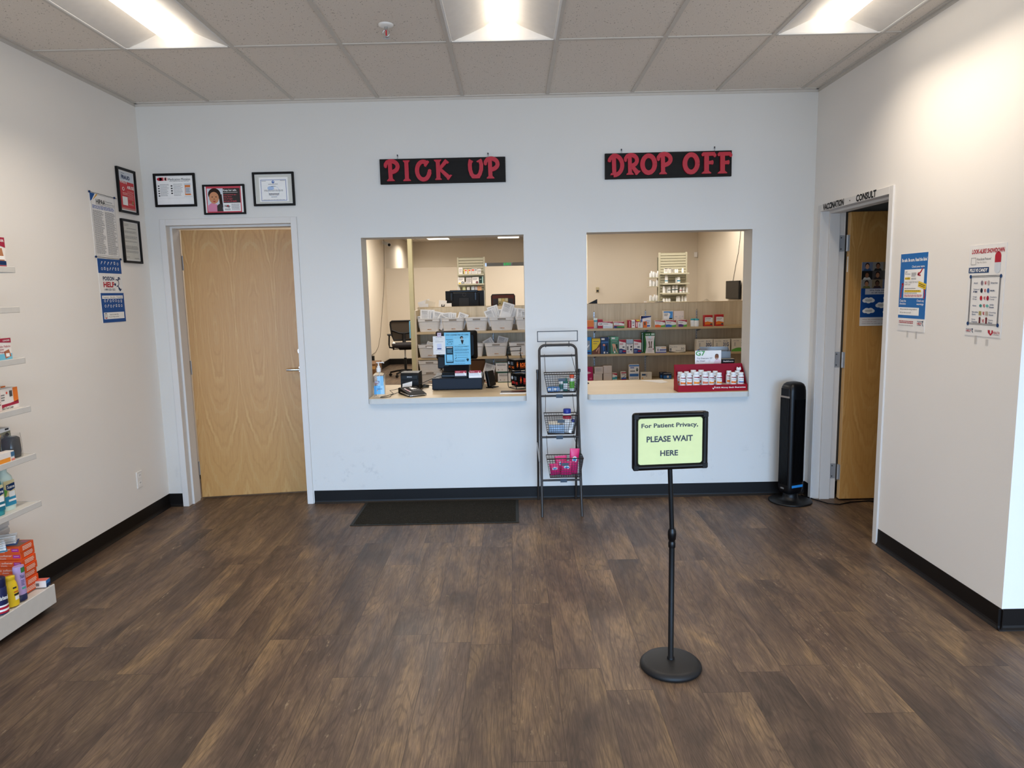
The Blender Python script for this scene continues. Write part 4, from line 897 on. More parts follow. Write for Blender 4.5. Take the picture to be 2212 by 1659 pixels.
PINKG = 'pink candy bags in the bottom basket'
pa = lambda a, mb: (a.disc(.5, .35, .3, .2, PWHITE), a.disc(.5, .35, .2, .12, M('#4aa3e0', .5), 2))
for k, (x, y, z, w, h, rot) in enumerate(((.082, -.392, .303, .072, .185, (.05, .08, .15)), (-.042, -.415, .303, .075, .085, (.05, -.12, 0)), (.032, -.424, .303, .085, .10, (.03, .06, .05)), (.005, -.383, .303, .09, .13, (.0, -.06, .1)))):
    pouch('candy_bag', ('tall pink candy bag sticking up out of the bottom basket', 'pink candy bag lowest toward the maple door in the bottom basket', 'pink candy bag behind the label plate of the bottom basket', 'pink candy bag at the back of the bottom basket')[k], (rx + x, y, z), w, .032, h, HOTP, pa, rot, PINKG)
# ------------------------------------------------------------------ the service counter
CZ = 0.817
def counter_piece(x0, x1):
    """worktop slab in a window opening with a rounded nose standing proud of the wall"""
    t = thing('service_counter', 'maple topped counter filling the %s, grey edged' % ('pickup window' if x0 < 3 else 'drop off window'), 'counter', (0, 0, 0)); r = .03; y0 = -.034
    out = [(x0, WT)] + [(x0 + r - r * math.cos(k * PI / 16), y0 + r - r * math.sin(k * PI / 16)) for k in range(9)] + [(x1 - r + r * math.sin(k * PI / 16), y0 + r - r * math.cos(k * PI / 16)) for k in range(9)] + [(x1, WT)]
    out = [(x, y) for x, y in out if y <= WT]
    MB().prism(out, (0, 0, CZ - .002), (1, 0, 0), (0, 1, 0), (0, 0, .002), COUNTERM).build('worktop', t)
    MB().prism(out, (0, 0, CZ - .041), (1, 0, 0), (0, 1, 0), (0, 0, .039), NOSEM).build('edge_band', t)
    return t
counter_piece(1.586, 2.784); counter_piece(3.252, 4.474)
t = thing('counter_desk', 'long maple work surface behind the counter wall', 'counter', (0, 0, 0))
MB().box(1.50, 4.80, WT + .001, .76, CZ - .041, CZ, COUNTERM).build('worktop', t)
for x in (1.55, 3.02, 4.72): MB().box(x - .02, x + .02, WT + .02, .70, 0, CZ - .042, OAKM).build('leg', t)
# --- hand sanitizer
t = thing('sanitizer_bottle', 'clear hand sanitizer pump bottle with a blue label at the counter end', 'bottle', (1.650, 0.105, CZ), math.radians(4))
GL = glass('clear_plastic', (.93, .96, .97, 1), 0.04, 0.92, 1.25); GEL = glass('clear_gel', (.85, .93, .97, 1), 0.05, 0.9, 1.33)
def sqring(w, d, z, p=.35, n=28): return [(w * math.copysign(abs(math.cos(2 * PI * i / n)) ** p, math.cos(2 * PI * i / n)), d * math.copysign(abs(math.sin(2 * PI * i / n)) ** p, math.sin(2 * PI * i / n)), z) for i in range(n)]
MB().loft([sqring(.041, .026, 0), sqring(.045, .03, .006), sqring(.045, .03, .160), sqring(.042, .027, .172, .45), sqring(.03, .02, .181, .6), sqring(.014, .014, .188, 1), sqring(.014, .014, .196, 1)], GL).build('bottle_body', t)
MB().rod((0, 0, .19), (0, 0, .222), .0175, WHITE, 20).rod((0, 0, .222), (0, 0, .236), .011, WHITE, 16).rod((0, 0, .236), (0, 0, .258), .005, WHITE, 12).box(-.018, .014, -.008, .008, .258, .266, WHITE, .003).tube([(.012, 0, .262), (.034, 0, .262), (.042, 0, .257)], .0045, WHITE, 8).build('pump', t)
MB().rod((0, 0, .02), (.004, 0, .19), .003, PWHITE, 8).build('dip_tube', t)
mb = MB(); a = Art(mb, (-.038, -.0303, .085), (.078, 0, 0), (0, 0, -.066)); LB = M('#69b4e2', .4, .4); a.rect(0, 0, 1, 1, LB, 1); a.rect(.0, .0, .22, 1, M('#3f93cf', .4), 2); a.lines(.3, .3, .8, .5, 2, CERTBLUE, 3); a.rect(.62, 0, .95, 1, M('#9fd0ee', .4), 2); a.disc(.3, .55, .05, .07, M('#d08a6a', .5), 3)
a = Art(mb, (-.012, -.0303, .160), (.048, 0, 0), (0, 0, -.075)); a.rect(0, 0, 1, 1, M('#9ccbea', .4), 1); a.rect(.5, .0, 1, 1, M('#7fbce4', .4), 2)
a = Art(mb, (-.030, -.0309, .122), (.034, 0, 0), (0, 0, -.034)); a.rect(0, 0, 1, .45, M('#2a2a72', .4), 1); a.text('PURELL', .08, .08, .92, .38, PWHITE, 2, .03); a.lines(.0, .55, .9, .75, 2, M('#c24a55', .5), 1); mb.build('label_print', t)
# --- receipt printer
t = thing('receipt_printer', 'black receipt printer on the counter behind the card terminal', 'printer', (1.846, 0.475, CZ), math.radians(-4)); t.scale = (1.05, 1.0, 1.03)
prof = [(-.075, 0), (-.075, .118), (-.068, .138), (-.03, .143), (.07, .14), (.072, 0)]
MB().prism(prof, (-.0705, 0, 0), (0, 1, 0), (0, 0, 1), (.141, 0, 0), BLACK).build('housing', t)
MB().box(-.066, .066, -.079, -.074, .086, .120, BLACKG, .002).box(-.066, .066, -.077, -.073, .066, .07, INK).build('front_cover', t)
mb = MB(); Art(mb, (-.019, -.0792, .111), (.038, 0, 0), (0, 0, -.008)).text('EPSON', 0, 0, 1, 1, SKYGREY, 1, .03); mb.build('logo', t)
mb = MB()
mb.loft([[(x, y + .01 * math.sin(6 * x * 10), z) for x, y, z in ((-.055, -.085 - .035 * k / 6, .052 - .045 * (k / 6) ** .7), (.02, -.088 - .035 * k / 6, .072 - .058 * (k / 6) ** .7))] for k in range(7)], PAPER, False, True, False)
mb.build('receipt_paper', t)
# --- card terminal cradle
t = thing('card_terminal', 'black card reader with a silver front edge and sticker lying near the counter edge', 'card reader', (1.895, .150, CZ), math.radians(30)); t.scale = (1.15, 1.15, 1.0)
prof = [(-.10, .004), (-.10, .016), (-.06, .026), (.08, .052), (.10, .045), (.10, .004)]
MB().prism(prof, (-.062, 0, 0), (0, 1, 0), (0, 0, 1), (.124, 0, 0), M('#070708', .6, .1)).box(-.05, .05, -.08, .08, 0, .004, RUBBER).build('housing', t)
MB().tube([(-.063, .05, .020), (-.063, -.09, .011), (-.055, -.101, .010), (.055, -.101, .010), (.063, -.09, .011)], .0042, CHROME, 8).build('silver_trim', t)
mb = MB(); a = Art(mb, (-.058, .075, .0522), (.116, 0, 0), (0, -.145, -.027)); a.rect(.42, .05, .92, .75, M('#040405', .4, .1), 2); a.rect(.5, .1, .84, .45, M('#050506', .2), 3); a.poly([(.1, .25), (.2, .22), (.3, .85), (.2, .88)], M('#e6dada', .5), 3); a.poly([(.13, .4), (.22, .38), (.27, .7), (.18, .72)], M('#c98a90', .5), 4)
for k in range(3): a.rect(.5 + .13 * k, .56, .58 + .13 * k, .66, GREYINK, 4)
mb.build('keypad', t)
tag(MB().tube([(1.83, .268, CZ + .02), (1.77, .235, CZ + .008), (1.735, .12, CZ + .004), (1.742, .035, CZ + .004), (1.715, .0, CZ + .004), (1.672, .008, CZ + .004), (1.67, .05, CZ + .004), (1.71, .085, CZ + .005), (1.75, .13, CZ + .012), (1.73, .2, CZ + .014), (1.70, .26, CZ + .02), (1.75, .34, CZ + .02), (1.80, .37, CZ + .015)], .0022, BLACK, 6).build('terminal_cable'), 'thin black cable looping over the counter edge beside the sanitizer', 'cable')
tag(MB().tube([(1.865, .36, CZ + .02), (1.93, .36, CZ + .055), (2.0, .37, CZ + .083), (2.06, .40, CZ + .107), (2.10, .43, CZ + .112)], .0026, BLACK, 6).build('register_cable'), 'black cable rising from the printer to the register stand', 'cable')
tag(MB().tube([(1.94, .32, CZ + .004), (1.96, .40, CZ + .03), (2.0, .46, CZ + .03), (2.022, .50, CZ + .015)], .0026, BLACK, 6).build('register_cable'), 'short black cable between the card reader and the cash drawer', 'cable')
tag(MB().loft([[(x, y, CZ + z) for x, y, z in ((-.03, 0, .018), (-.01, -.02, .03), (.025, -.015, .024), (.032, .012, .02), (0, .02, .014))], [(x, y, CZ + z) for x, y, z in ((-.03, 0, .002), (-.01, -.02, .002), (.025, -.015, .002), (.032, .012, .002), (0, .02, .002))]], M('#4d4f48', .5)).build('power_brick', None, (1.945, .56, 0)), 'small dark plastic adapter behind the card reader', 'adapter')
# --- cash drawer, register
DX, DY = 2.232, .55
NAVY = M('#151c28', .5, .2)
t = thing('cash_drawer', 'dark navy cash drawer carrying the register on the counter', 'cash drawer', (DX, DY, CZ))
MB().box(-.203, .203, -.2, .2, .006, .098, NAVY, .003).build('casing', t); MB().box(-.198, .198, -.2035, -.199, .012, .092, M('#18202d', .5, .2), .0015).build('drawer_front', t)
for x in (-.17, .17):
    for y in (-.16, .16): MB().rod((x, y, 0), (x, y, .007), .012, RUBBER, 12).build('foot', t)
RZ = CZ + .098
t = thing('register_screen', 'black touch screen register seen from behind, with flyers stuck on its back', 'monitor', (2.215, .56, RZ))
MB().box(-.115, .115, -.15, .12, .0, .026, BLACKG, .004).box(-.112, .112, -.14, .0, .026, .040, BLACK, .004).build('base', t)
prof = [(-.06, .04), (-.03, .07), (.03, .12), (.045, .30), (.07, .30), (.09, .1), (.09, .04)]
MB().prism(prof, (-.105, 0, 0), (0, 1, 0), (0, 0, 1), (.21, 0, 0), M('#10141b', .4, .4)).build('stand', t)
mb = MB(); ring = lambda w, h, y, zc, r=.02: [(x, y, zc + z) for x, z in arc(w - r, h - r, r, r, 0, 90, 4) + arc(-w + r, h - r, r, r, 90, 180, 4) + arc(-w + r, -h + r, r, r, 180, 270, 4) + arc(w - r, -h + r, r, r, 270, 360, 4)]
mb.loft([ring(.172, .118, .105, .247), ring(.175, .121, .10, .247), ring(.175, .121, .075, .247), ring(.15, .095, .035, .247), ring(.145, .09, .03, .247)], BLACK, True, False)
mb.build('screen_housing', t); MB().box(-.168, .168, .105, .107, .135, .36, M('#101318', .15)).build('screen', t)
MB().box(-.155, -.06, -.02, .02, .06, .16, BLACK, .006).build('side_module', t)
# flyers taped to it
FY = .46
def sheet(name, label, cat, x0, x1, z0, z1, y, mat, art, group=None, tilt=0.0):
    w, h = x1 - x0, z1 - z0; o = thing(name, label, cat, ((x0 + x1) / 2, y, z0), 0, group); o.rotation_euler = (tilt, 0, 0)
    MB().box(-w / 2, w / 2, -.0005, .0005, 0, h, mat).build('sheet', o)
    mb = MB(); art(Art(mb, (-w / 2, -.0006, h), (w, 0, 0), (0, 0, -h), .0004)); mb.build('print', o); return o
SKY = M('#7fc6e6', .6, .2); SKYD = M('#1d3a48', .6, .2)
def art_sky(a):
    a.rect(.08, .0, .55, .012, M('#58a9c8', .6), 1); a.text('STAY CONNECTED TO CARE', .07, .055, .93, .095, SKYD, 2, .02)
    a.rect(.36, .12, .95, .4, M('#8ccfea', .6), 1); a.lines(.38, .14, .93, .2, 3, M('#5aa3bf', .6), 2, .3); a.disc(.67, .165, .06, .05, INK, 3); a.disc(.68, .2, .042, .045, LTINK, 3.4); a.poly([(.63, .24), (.75, .24), (.71, .36), (.68, .36)], INK, 3); a.lines(.55, .375, .8, .39, 1, SKYD, 2)
    a.lines(.07, .21, .33, .24, 1, SKYD, 2); a.text('Care', .12, .25, .33, .3, SKYD, 2); a.ring(.2, .35, .1, .035, .15, SKYD, 2)
    a.rect(.05, .425, .335, .94, SKYD, 1); a.lines(.08, .44, .31, .48, 2, PWHITE, 2, .5, .05); a.lines(.1, .52, .3, .64, 5, SKY, 2, .3); a.rect(.08, .68, .31, .9, SKY, 2); a.lines(.1, .86, .29, .885, 1, SKYD, 3)
    a.text('WITH YOUR LOCAL PHARMACY', .38, .425, .93, .448, SKYD, 2, .02); a.text('Need help to connect?', .38, .475, .7, .494, SKYD, 2); a.lines(.38, .52, .94, .58, 3, SKYD, 2, .3); a.lines(.38, .61, .94, .66, 2, SKYD, 2, .3)
    a.ring(.43, .71, .035, .026, .25, SKYD, 2); a.lines(.5, .7, .9, .715, 1, SKYD, 2); a.stroke([(.4, .82), (.46, .77)], .02, SKYD, 2); a.lines(.5, .775, .9, .79, 1, SKYD, 2); a.text('MAKE YOUR PHARMACY', .38, .855, .8, .874, SKYD, 2, .02); a.text('A TEAM FOR YOUR HEALTH', .38, .888, .77, .906, SKYD, 2, .02); a.disc(.88, .84, .05, .03, SKYD, 2); a.poly([(.84, .86), (.92, .86), (.88, .91)], SKYD, 2); a.lines(.06, .965, .8, .98, 1, SKYD, 2)
sheet('notice_flyer', 'sky blue stay connected to care flyer stuck on the register', 'flyer', 2.128, 2.342, 1.013, 1.279, FY - .002, SKY, art_sky)
def art_pay(a):
    a.text('PAY BY TEXT', .25, .05, .78, .085, MIDINK, 2, .01); a.lines(.1, .15, .9, .165, 1, LTINK, 2); a.lines(.18, .24, .5, .255, 1, GREYINK, 2); a.lines(.18, .29, .85, .34, 2, GREYINK, 2, .3); a.rect(.32, .41, .7, .65, M('#d3d8ea', .6), 1); a.rect(.34, .66, .68, .715, M('#28398a', .6), 2); a.lines(.24, .75, .78, .79, 2, GREYINK, 2, .3); a.lines(.42, .905, .62, .925, 1, MIDINK, 2)
sheet('notice_flyer', 'small white notice overlapping the side of the blue flyer on the register', 'flyer', 2.036, 2.136, 1.101, 1.251, FY - .004, PAPER, art_pay)
sheet('small_tag', 'tiny pale sticker at the top corner of the register back', 'sticker', 2.072, 2.106, 1.247, 1.279, FY - .0065, M('#ded2e2', .6), lambda a: (a.frame(0, 0, 1, 1, .06, M('#8d4d6f', .6), 1), a.lines(.25, .3, .75, .7, 3, MIDINK, 2)))
def card_holder(label, x, y, z, mat, group):
    o = thing('card_holder', label, 'card holder', (x, y, z), math.radians(3), group)
    MB().box(-.052, .052, -.03, .03, 0, .008, mat, .002).box(-.052, .052, .012, .02, .008, .045, mat, .002).box(-.052, .052, -.028, -.024, .008, .018, mat, .001).build('stand', o)
    mb = MB(); mb.box(-.046, .046, -.022, .010, .009, .056, PWHITE); mb.build('card_stack', o)
    mb = MB(); a = Art(mb, (-.046, -.0221, .060), (.092, 0, 0), (0, 0, -.05)); a.rect(0, 0, 1, .4, M('#a3182f', .5), 1); a.lines(.08, .18, .45, .27, 1, PWHITE, 2); a.poly([(.8, .12), (.88, .4), (.72, .4)], PALEPINK, 2); a.rect(0, .4, 1, 1, PWHITE, 1); a.lines(.06, .5, .8, .62, 1, CERTBLUE, 2); a.lines(.06, .72, .9, .82, 1, CERTBLUE, 2); mb.build('label_print', o); return o
card_holder('black holder of red and white business cards at the register foot', 2.262, .372, RZ, BLACK, None)
card_holder('white holder of red and white business cards on the drawer corner', 2.379, .372, RZ, PLASTW, None)
# --- small customer display, snack rack, brochure
t = thing('customer_display', 'small black display on a stand turned sideways beside the cash drawer', 'display', (2.513, .47, CZ), math.radians(62))
MB().box(-.05, .05, -.035, .035, 0, .007, BLACK, .003).build('base', t)
o = MB().box(-.055, .055, -.012, .016, .012, .145, BLACKG, .006).box(-.02, .02, .014, .032, .004, .06, BLACK, .004).box(-.048, .048, -.0135, -.0118, .05, .135, BLACK).build('screen', t); o.rotation_euler = (-.2, 0, 0)
t = thing('countertop_wire_rack', 'black wire rack of stick boxes at the counter end by the pier', 'rack', (2.742, .38, CZ), math.radians(26))
mb = MB()
for s in (-1, 1):
    x = s * .06; mb.tube([(x, -.05, .004), (x, .09, .004), (x, .10, .02), (x, .105, .30), (x, .10, .32)], .003, BLACK, 6); mb.tube([(x, -.05, .004), (x, -.055, .02), (x, .02, .135), (x, .02, .15), (x, .10, .27)], .003, BLACK, 6)
mb.build('side_wires', t)
mb = MB()
for y, z in ((-.05, .004), (.09, .004), (-.03, .02), (.105, .13), (.02, .135)): mb.rod((-.06, y, z), (.06, y, z), .003, BLACK, 6)
mb.tube([(-.06, .09, .30), (-.06, .09, .335), (.06, .09, .335), (.06, .09, .30)], .003, BLACK, 6, True); mb.build('cross_wires', t)
FLAME = M('#e2342d', .5)
def art_stick(c):
    def f(a, mb, w, d, h):
        for k in range(8): a.stroke([(.2, .45), (.2 + .1 * math.cos(k * PI / 4), .45 + .3 * math.sin(k * PI / 4))], .02, c, 2)
        a.disc(.2, .45, .05, .12, ORANGE, 3); a.text('ROX', .42, .28, .88, .7, c, 2, .04); a.rect(.42, .76, .88, .79, c, 2)
        b = left_art(mb, w, d, h); b.text('STICKS', .12, .62, .88, .82, c, 2, .03); b.disc(.15, .35, .12, .14, SKYGREY, 2); b.rect(.4, .2, .75, .5, M('#55606c', .4), 2); top_art(mb, w, d, h).rect(.1, .1, .9, .9, M('#2f2b26', .4), 1)
    return f
carton('snack_box', 'black snack stick box with red lettering, lower of the two on the wire rack', 'box', (2.749, .366, CZ + .024), (.108, .13, .10), M('#060606', .6, .08), art_stick(FLAME), math.radians(26))
carton('snack_box', 'black snack stick box with orange lettering, upper of the two on the wire rack', 'box', (2.724, .418, CZ + .150), (.108, .13, .085), M('#060606', .6, .08), art_stick(M('#ea6a1f', .5)), math.radians(26))
o = carton('brochure', 'glossy dark brochure lying flat on the counter below the wire rack', 'brochure', (2.690, .15, CZ), (.21, .14, .006), PWHITE, lambda a, mb, w, d, h: (lambda b: (b.rect(.01, .02, .99, .78, M('#2c2522', .3, .5), 1), b.poly([(.35, .1), (.7, .2), (.75, .7), (.3, .6)], M('#5b3a33', .3), 2), b.poly([(.55, .05), (.9, .1), (.8, .4)], M('#8d2f3d', .3), 3)))(top_art(mb, w, d, h)), math.radians(-2))
# --- red display box with bottles on the drop off counter
t = thing('display_box', 'red cardboard display tray of supplement bottles on the drop off counter', 'display box', (4.201, .066, CZ), math.radians(2.0))
w, d, hf, hb, hs = .53, .13, .05, .197, .17
MB().box(-w / 2, w / 2, -d / 2, d / 2, 0, .004, CRIM).build('base', t); MB().box(-w / 2 + .004, w / 2 - .004, -d / 2 + .004, d / 2 - .004, .042, .046, M('#d8c9bb', .6)).build('inner_shelf', t); MB().box(-w / 2, w / 2, -d / 2 - .0005, -d / 2 + .003, 0, hf, M('#96071f', .5, .15), .0008).build('front_panel', t)
MB().box(-w / 2, w / 2, d / 2 - .003, d / 2, 0, hb, M('#8e1429', .55, .15), .0008).build('back_panel', t)
for s in (-1, 1): MB().prism([(-d / 2, 0), (-d / 2, hf), (-d / 2 + .018, hf + .004), (d / 2 - .012, hb - .008), (d / 2, hb), (d / 2, 0)], (s * (w / 2 - .0015) - .0015, 0, 0), (0, 1, 0), (0, 0, 1), (.003, 0, 0), CRIM).build('side_panel', t)
mb = MB(); a = Art(mb, (-w / 2, -d / 2 - .0006, hf), (w, 0, 0), (0, 0, -hf)); a.text('100% Money Back Guarantee', .535, .33, .975, .62, PWHITE, 1, .02); a.stroke([(.495, .45), (.508, .68), (.53, .25)], .007, PWHITE, 1); mb.build('lettering', t)
def pill_bottle(name, label, x, y, z, r, h, c1, group, rz):
    o = thing(name, label, 'bottle', (x, y, z), rz, group)
    MB().lathe([(r * .95, 0), (r, .003), (r, h * .66), (r * .96, h * .72), (r * .76, h * .77), (r * .76, h * .79)], PLASTW, 24).build('bottle_body', o); MB().lathe([(r * .83, h * .785), (r * .85, h * .79), (r * .85, h * .975), (r * .8, h), (0, h)], PLASTW, 24).build('cap', o)
    mb = MB(); n = 9; a0 = -1.15; a1 = .95; R = r + .0004
    def patch(s0, s1, z0a, z0b, z1a, z1b, m, off=0):
        for k in range(n):
            f, g = s0 + (s1 - s0) * k / n, s0 + (s1 - s0) * (k + 1) / n; A = a0 + (a1 - a0) * f; B = a0 + (a1 - a0) * g; L = lambda p, q, u: (p + (q - p) * (u - s0) / (s1 - s0)) * h
            P = lambda an, zz: ((R + off) * math.sin(an), -(R + off) * math.cos(an), zz)
            mb.add([P(A, L(z0a, z0b, f)), P(B, L(z0a, z0b, g)), P(B, L(z1a, z1b, g)), P(A, L(z1a, z1b, f))], [(0, 1, 2, 3)], m)
    patch(0, 1, .10, .10, .66, .66, PWHITE); patch(.02, 1, .585, .54, .64, .64, M('#8f1830', .5), .0003); patch(.02, 1, .12, .12, .30, .24, c1, .0003); patch(.05, 1, .12, .12, .15, .15, M('#c9541c', .5), .0006); patch(.05, .85, .43, .43, .455, .455, GREYINK, .0003); patch(.05, .6, .37, .37, .39, .39, LTINK, .0003)
    mb.build('label_print', o); return o
BG = 'supplement bottles in the red display tray'
OR2 = M('#f0952f', .5); SAL = M('#dd7a54', .5); BLU = M('#5f8fc0', .5)
front = [(3.978, .0225, .096, ORANGE), (4.028, .0225, .096, ORANGE), (4.0825, .026, .103, OR2), (4.150, .026, .102, SAL), (4.199, .0215, .092, OR2), (4.258, .023, .092, OR2), (4.369, .0225, .092, ORANGE), (4.426, .0235, .090, BLU)]
names = ['first from the open end of the tray, orange band', 'second from the open end of the tray, orange band', 'tall one with a pale orange band, third in the front row', 'tall one with a salmon band, fourth in the front row', 'slim one with a pale orange band, fifth in the front row', 'last before the gap in the front row', 'first after the gap in the front row', 'blue banded one at the front corner']
for (x, r, h, c), nm_ in zip(front, names): pill_bottle('supplement_bottle', 'white supplement bottle, ' + nm_, x, .034 + .035 * (x - 4.2), CZ + .0465, r, h, c, BG, .25)
back = [(3.972, .022, .098, ORANGE), (4.022, .022, .100, ORANGE), (4.075, .0245, .110, OR2), (4.135, .0245, .109, SAL), (4.195, .021, .098, OR2), (4.245, .0225, .099, OR2), (4.352, .022, .098, ORANGE), (4.418, .022, .097, OR2)]
bn = ['behind the first one at the open end', 'behind the second one at the open end', 'behind the tall pale orange one', 'behind the tall salmon one', 'behind the slim one', 'behind the last one before the gap', 'behind the first one after the gap', 'under the small white trinket']
for (x, r, h, c), nm_ in zip(back, bn): pill_bottle('supplement_bottle', 'white supplement bottle in the back row, ' + nm_, x, .0905 + .035 * (x - 4.2), CZ + .0465, r, h, c, BG, .25)
t = thing('white_trinket', 'small white toy resting on the bottles in the red tray corner', 'toy', (4.425, .089, CZ + .1445))
MB().lathe([(0, 0), (.012, .001), (.018, .008), (.019, .015), (.013, .022), (.0, .024)], PLASTW, 16, (0, 0, 0), 1, .7).build('body', t)
for s in (-1, 1): MB().lathe([(0, 0), (.005, .002), (.0055, .006), (0, .010)], PLASTW, 10, (s * .011, 0, .019)).build('ear', t)
# card behind it
def art_g7(a):
    a.text('G7', .02, .01, .38, .235, M('#3f9a45', .6), 2, .02); a.text('Try Dexcom G7', .07, .32, .66, .405, MIDINK, 2, .01); a.text('for free!', .06, .44, .38, .505, MIDINK, 2, .01)
    a.disc(.83, .285, .075, .13, SKIN2, 2); a.poly([(.755, .25), (.78, .17), (.88, .17), (.905, .25), (.83, .2)], M('#4f3226', .6), 2.4); a.poly([(.70, .6), (.78, .42), (.90, .40), (.99, .48), (.99, .6)], M('#e7d3dc', .6), 1.5); a.rect(.78, .265, .815, .278, INK, 3); a.rect(.848, .265, .883, .278, INK, 3); a.poly([(.795, .35), (.87, .35), (.833, .38)], PWHITE, 3); a.ring(.55, .48, .03, .045, .2, LTINK, 2)
sheet('promo_card', 'white G7 promotional card standing behind the red display tray', 'card', 4.126, 4.332, .935, 1.108, .235, PWHITE, art_g7)
t = thing('brochure_holder', 'grey translucent brochure holder standing behind the white G7 card', 'holder', (4.335, .42, CZ), math.radians(-4))
GRYP = M('#7d7f80', .25, .5)
MB().box(-.115, .115, .05, .054, 0, .30, GRYP).prism([(-.05, 0), (-.05, .255), (.05, .30), (.05, 0)], (.113, 0, 0), (0, 1, 0), (0, 0, 1), (.003, 0, 0), GRYP).prism([(-.05, 0), (-.05, .255), (.05, .30), (.05, 0)], (-.116, 0, 0), (0, 1, 0), (0, 0, 1), (.003, 0, 0), GRYP).box(-.113, .113, -.05, .05, 0, .004, GRYP).build('shell', t); MB().box(.02, .113, -.054, -.05, .0, .27, M('#5f6265', .3, .5)).build('front_flap', t)
carton('black_box', 'black box with white lettering behind the red tray corner', 'box', (4.400, .305, CZ), (.10, .07, .215), BLACKG, lambda a, mb, w, d, h: (a.text('HealthSource', .1, .05, .9, .1, PWHITE, 2, .02), top_art(mb, w, d, h).rect(0, 0, 1, 1, M('#8c8a80', .5), 1), a.rect(.3, .16, .9, .18, RED, 2)))
t = thing('small_clip', 'short black clip lying on the drop off counter', 'clip', (3.305, .60, CZ)); MB().tube([(-.012, .03, .006), (0, .0, .008), (.014, -.04, .006)], .006, BLACK, 8).build('body', t)
t = thing('loose_paper', 'white slip of paper lying behind the red tray', 'paper', (3.87, .62, CZ)); MB().prism([(-.09, .1), (.05, -.1), (.12, -.06), (.1, .1)], (0, 0, .0005), (1, 0, 0), (0, 1, 0), (0, 0, .0008), PAPER).build('sheet', t)
# ------------------------------------------------------------------ shelving unit behind the counter
SY, SBK, SX0, SX1 = 3.0, 3.30, 1.535, 6.36          # front edge, back panel, ends
ZS = (1.143, 0.838, 0.523)
t = thing('shelving_unit', 'long low oak laminate shelving unit behind the counter', 'shelves', (0, 0, 0))
MB().box(SX0, SX1, SBK, SBK + .03, 0, 1.425, OAKM).build('back_panel', t)
MB().box(SX0, SX1, SBK - .002, SBK + .034, 1.425, 1.431, SHELFM).build('top_edge', t)
for z in ZS: MB().box(SX0 + .02, SX1, SY, SBK, z - .026, z, SHELFM, .001).build('shelf', t)
MB().box(SX0, SX0 + .02, SY + .004, SBK, 0, 1.40, OAKM).build('side_panel', t); MB().box(SX1 - .02, SX1, SY + .004, SBK, 0, 1.40, OAKM).build('side_panel', t)
for x in (1.84, 2.447, 3.066, 3.685, 4.312, 4.936, 5.56):
    mb = MB().box(x - .008, x + .008, SBK - .012, SBK, .06, 1.33, STEEL)
    for k in range(40): mb.box(x - .002, x + .002, SBK - .0125, SBK - .0115, .09 + .0318 * k, .105 + .0318 * k, INK)
    mb.build('slotted_standard', t)
    for z in ZS: MB().prism([(SBK - .012, z - .027), (SY + .09, z - .027), (SY + .09, z - .038), (SBK - .03, z - .07), (SBK - .012, z - .075)], (x - .002, 0, 0), (0, 1, 0), (0, 0, 1), (.004, 0, 0), M('#8f9296', .4, .5, .4)).build('shelf_bracket', t)
POSTM = M('#c8bd94', .55, .3)
o = tag(MB().box(1.482, 1.534, SY + .01, SY + .09, 0, RH - .003, POSTM, .002).build('support_post'), 'pale olive post rising from floor to ceiling at the shelving end', 'post')
tag(MB().box(0, .012, -.09, .09, -.10, .10, SKY).build('blue_note', None, (1.4675, SY + .10, 1.175)), 'narrow sky blue paper taped to the pale olive post', 'note')
tag(MB().box(1.538, 6.34, SBK + .032, 4.75, 1.22, 1.25, COUNTERM).box(1.60, 1.66, 4.6, 4.66, 0, 1.22, OAKM).box(6.2, 6.26, 4.6, 4.66, 0, 1.22, OAKM).build('work_bench'), 'high work bench running along behind the shelving unit', 'bench')
# ------------------------------------------------------------------ storage bins of prescription bags
BINM = M('#dcd8d2', .5, .35); BINL = M('#dedad4', .5)
def make_bin(w=.278, d=.24, h=.158):
    t = thing('storage_bin', 'x', 'bin', (0, 0, 0), 0, 'pale ribbed bins on the shelving unit'); rr = lambda kx, ky, z: sqring(w / 2 * kx, d / 2 * ky, z, .22, 40)
    mb = MB(); rings = [rr(.80, .80, 0), rr(.815, .815, .003)]
    for k in range(9):
        z0 = .006 + .0125 * k; f = lambda z: .815 + .17 * z / h
        rings += [rr(f(z0), f(z0), z0), rr(f(z0) + .008, f(z0) + .008, z0 + .003), rr(f(z0) + .010, f(z0) + .010, z0 + .009)]
    rings += [rr(.975, .975, .122), rr(.985, .985, .146), rr(1.0, 1.0, .150), rr(1.0, 1.0, h), rr(.965, .96, h), rr(.80, .79, .006)]
    mb.loft(rings, BINM, True, False); mb.build('bin_body', t)
    MB().box(-.045, .045, -d / 2 * .985 - .0012, -d / 2 * .95, .128, .145, M('#8f867b', .7)).build('handle_slot', t)
    mb = MB(); a = Art(mb, (-.022, -d / 2 * .885, .034), (.05, 0, 0), (0, -.0004, -.0075)); a.rect(0, 0, 1, 1, M('#c08a55', .6), 1); a.rect(.2, .2, .5, .8, MIDINK, 2); mb.build('maker_tag', t)
    return t
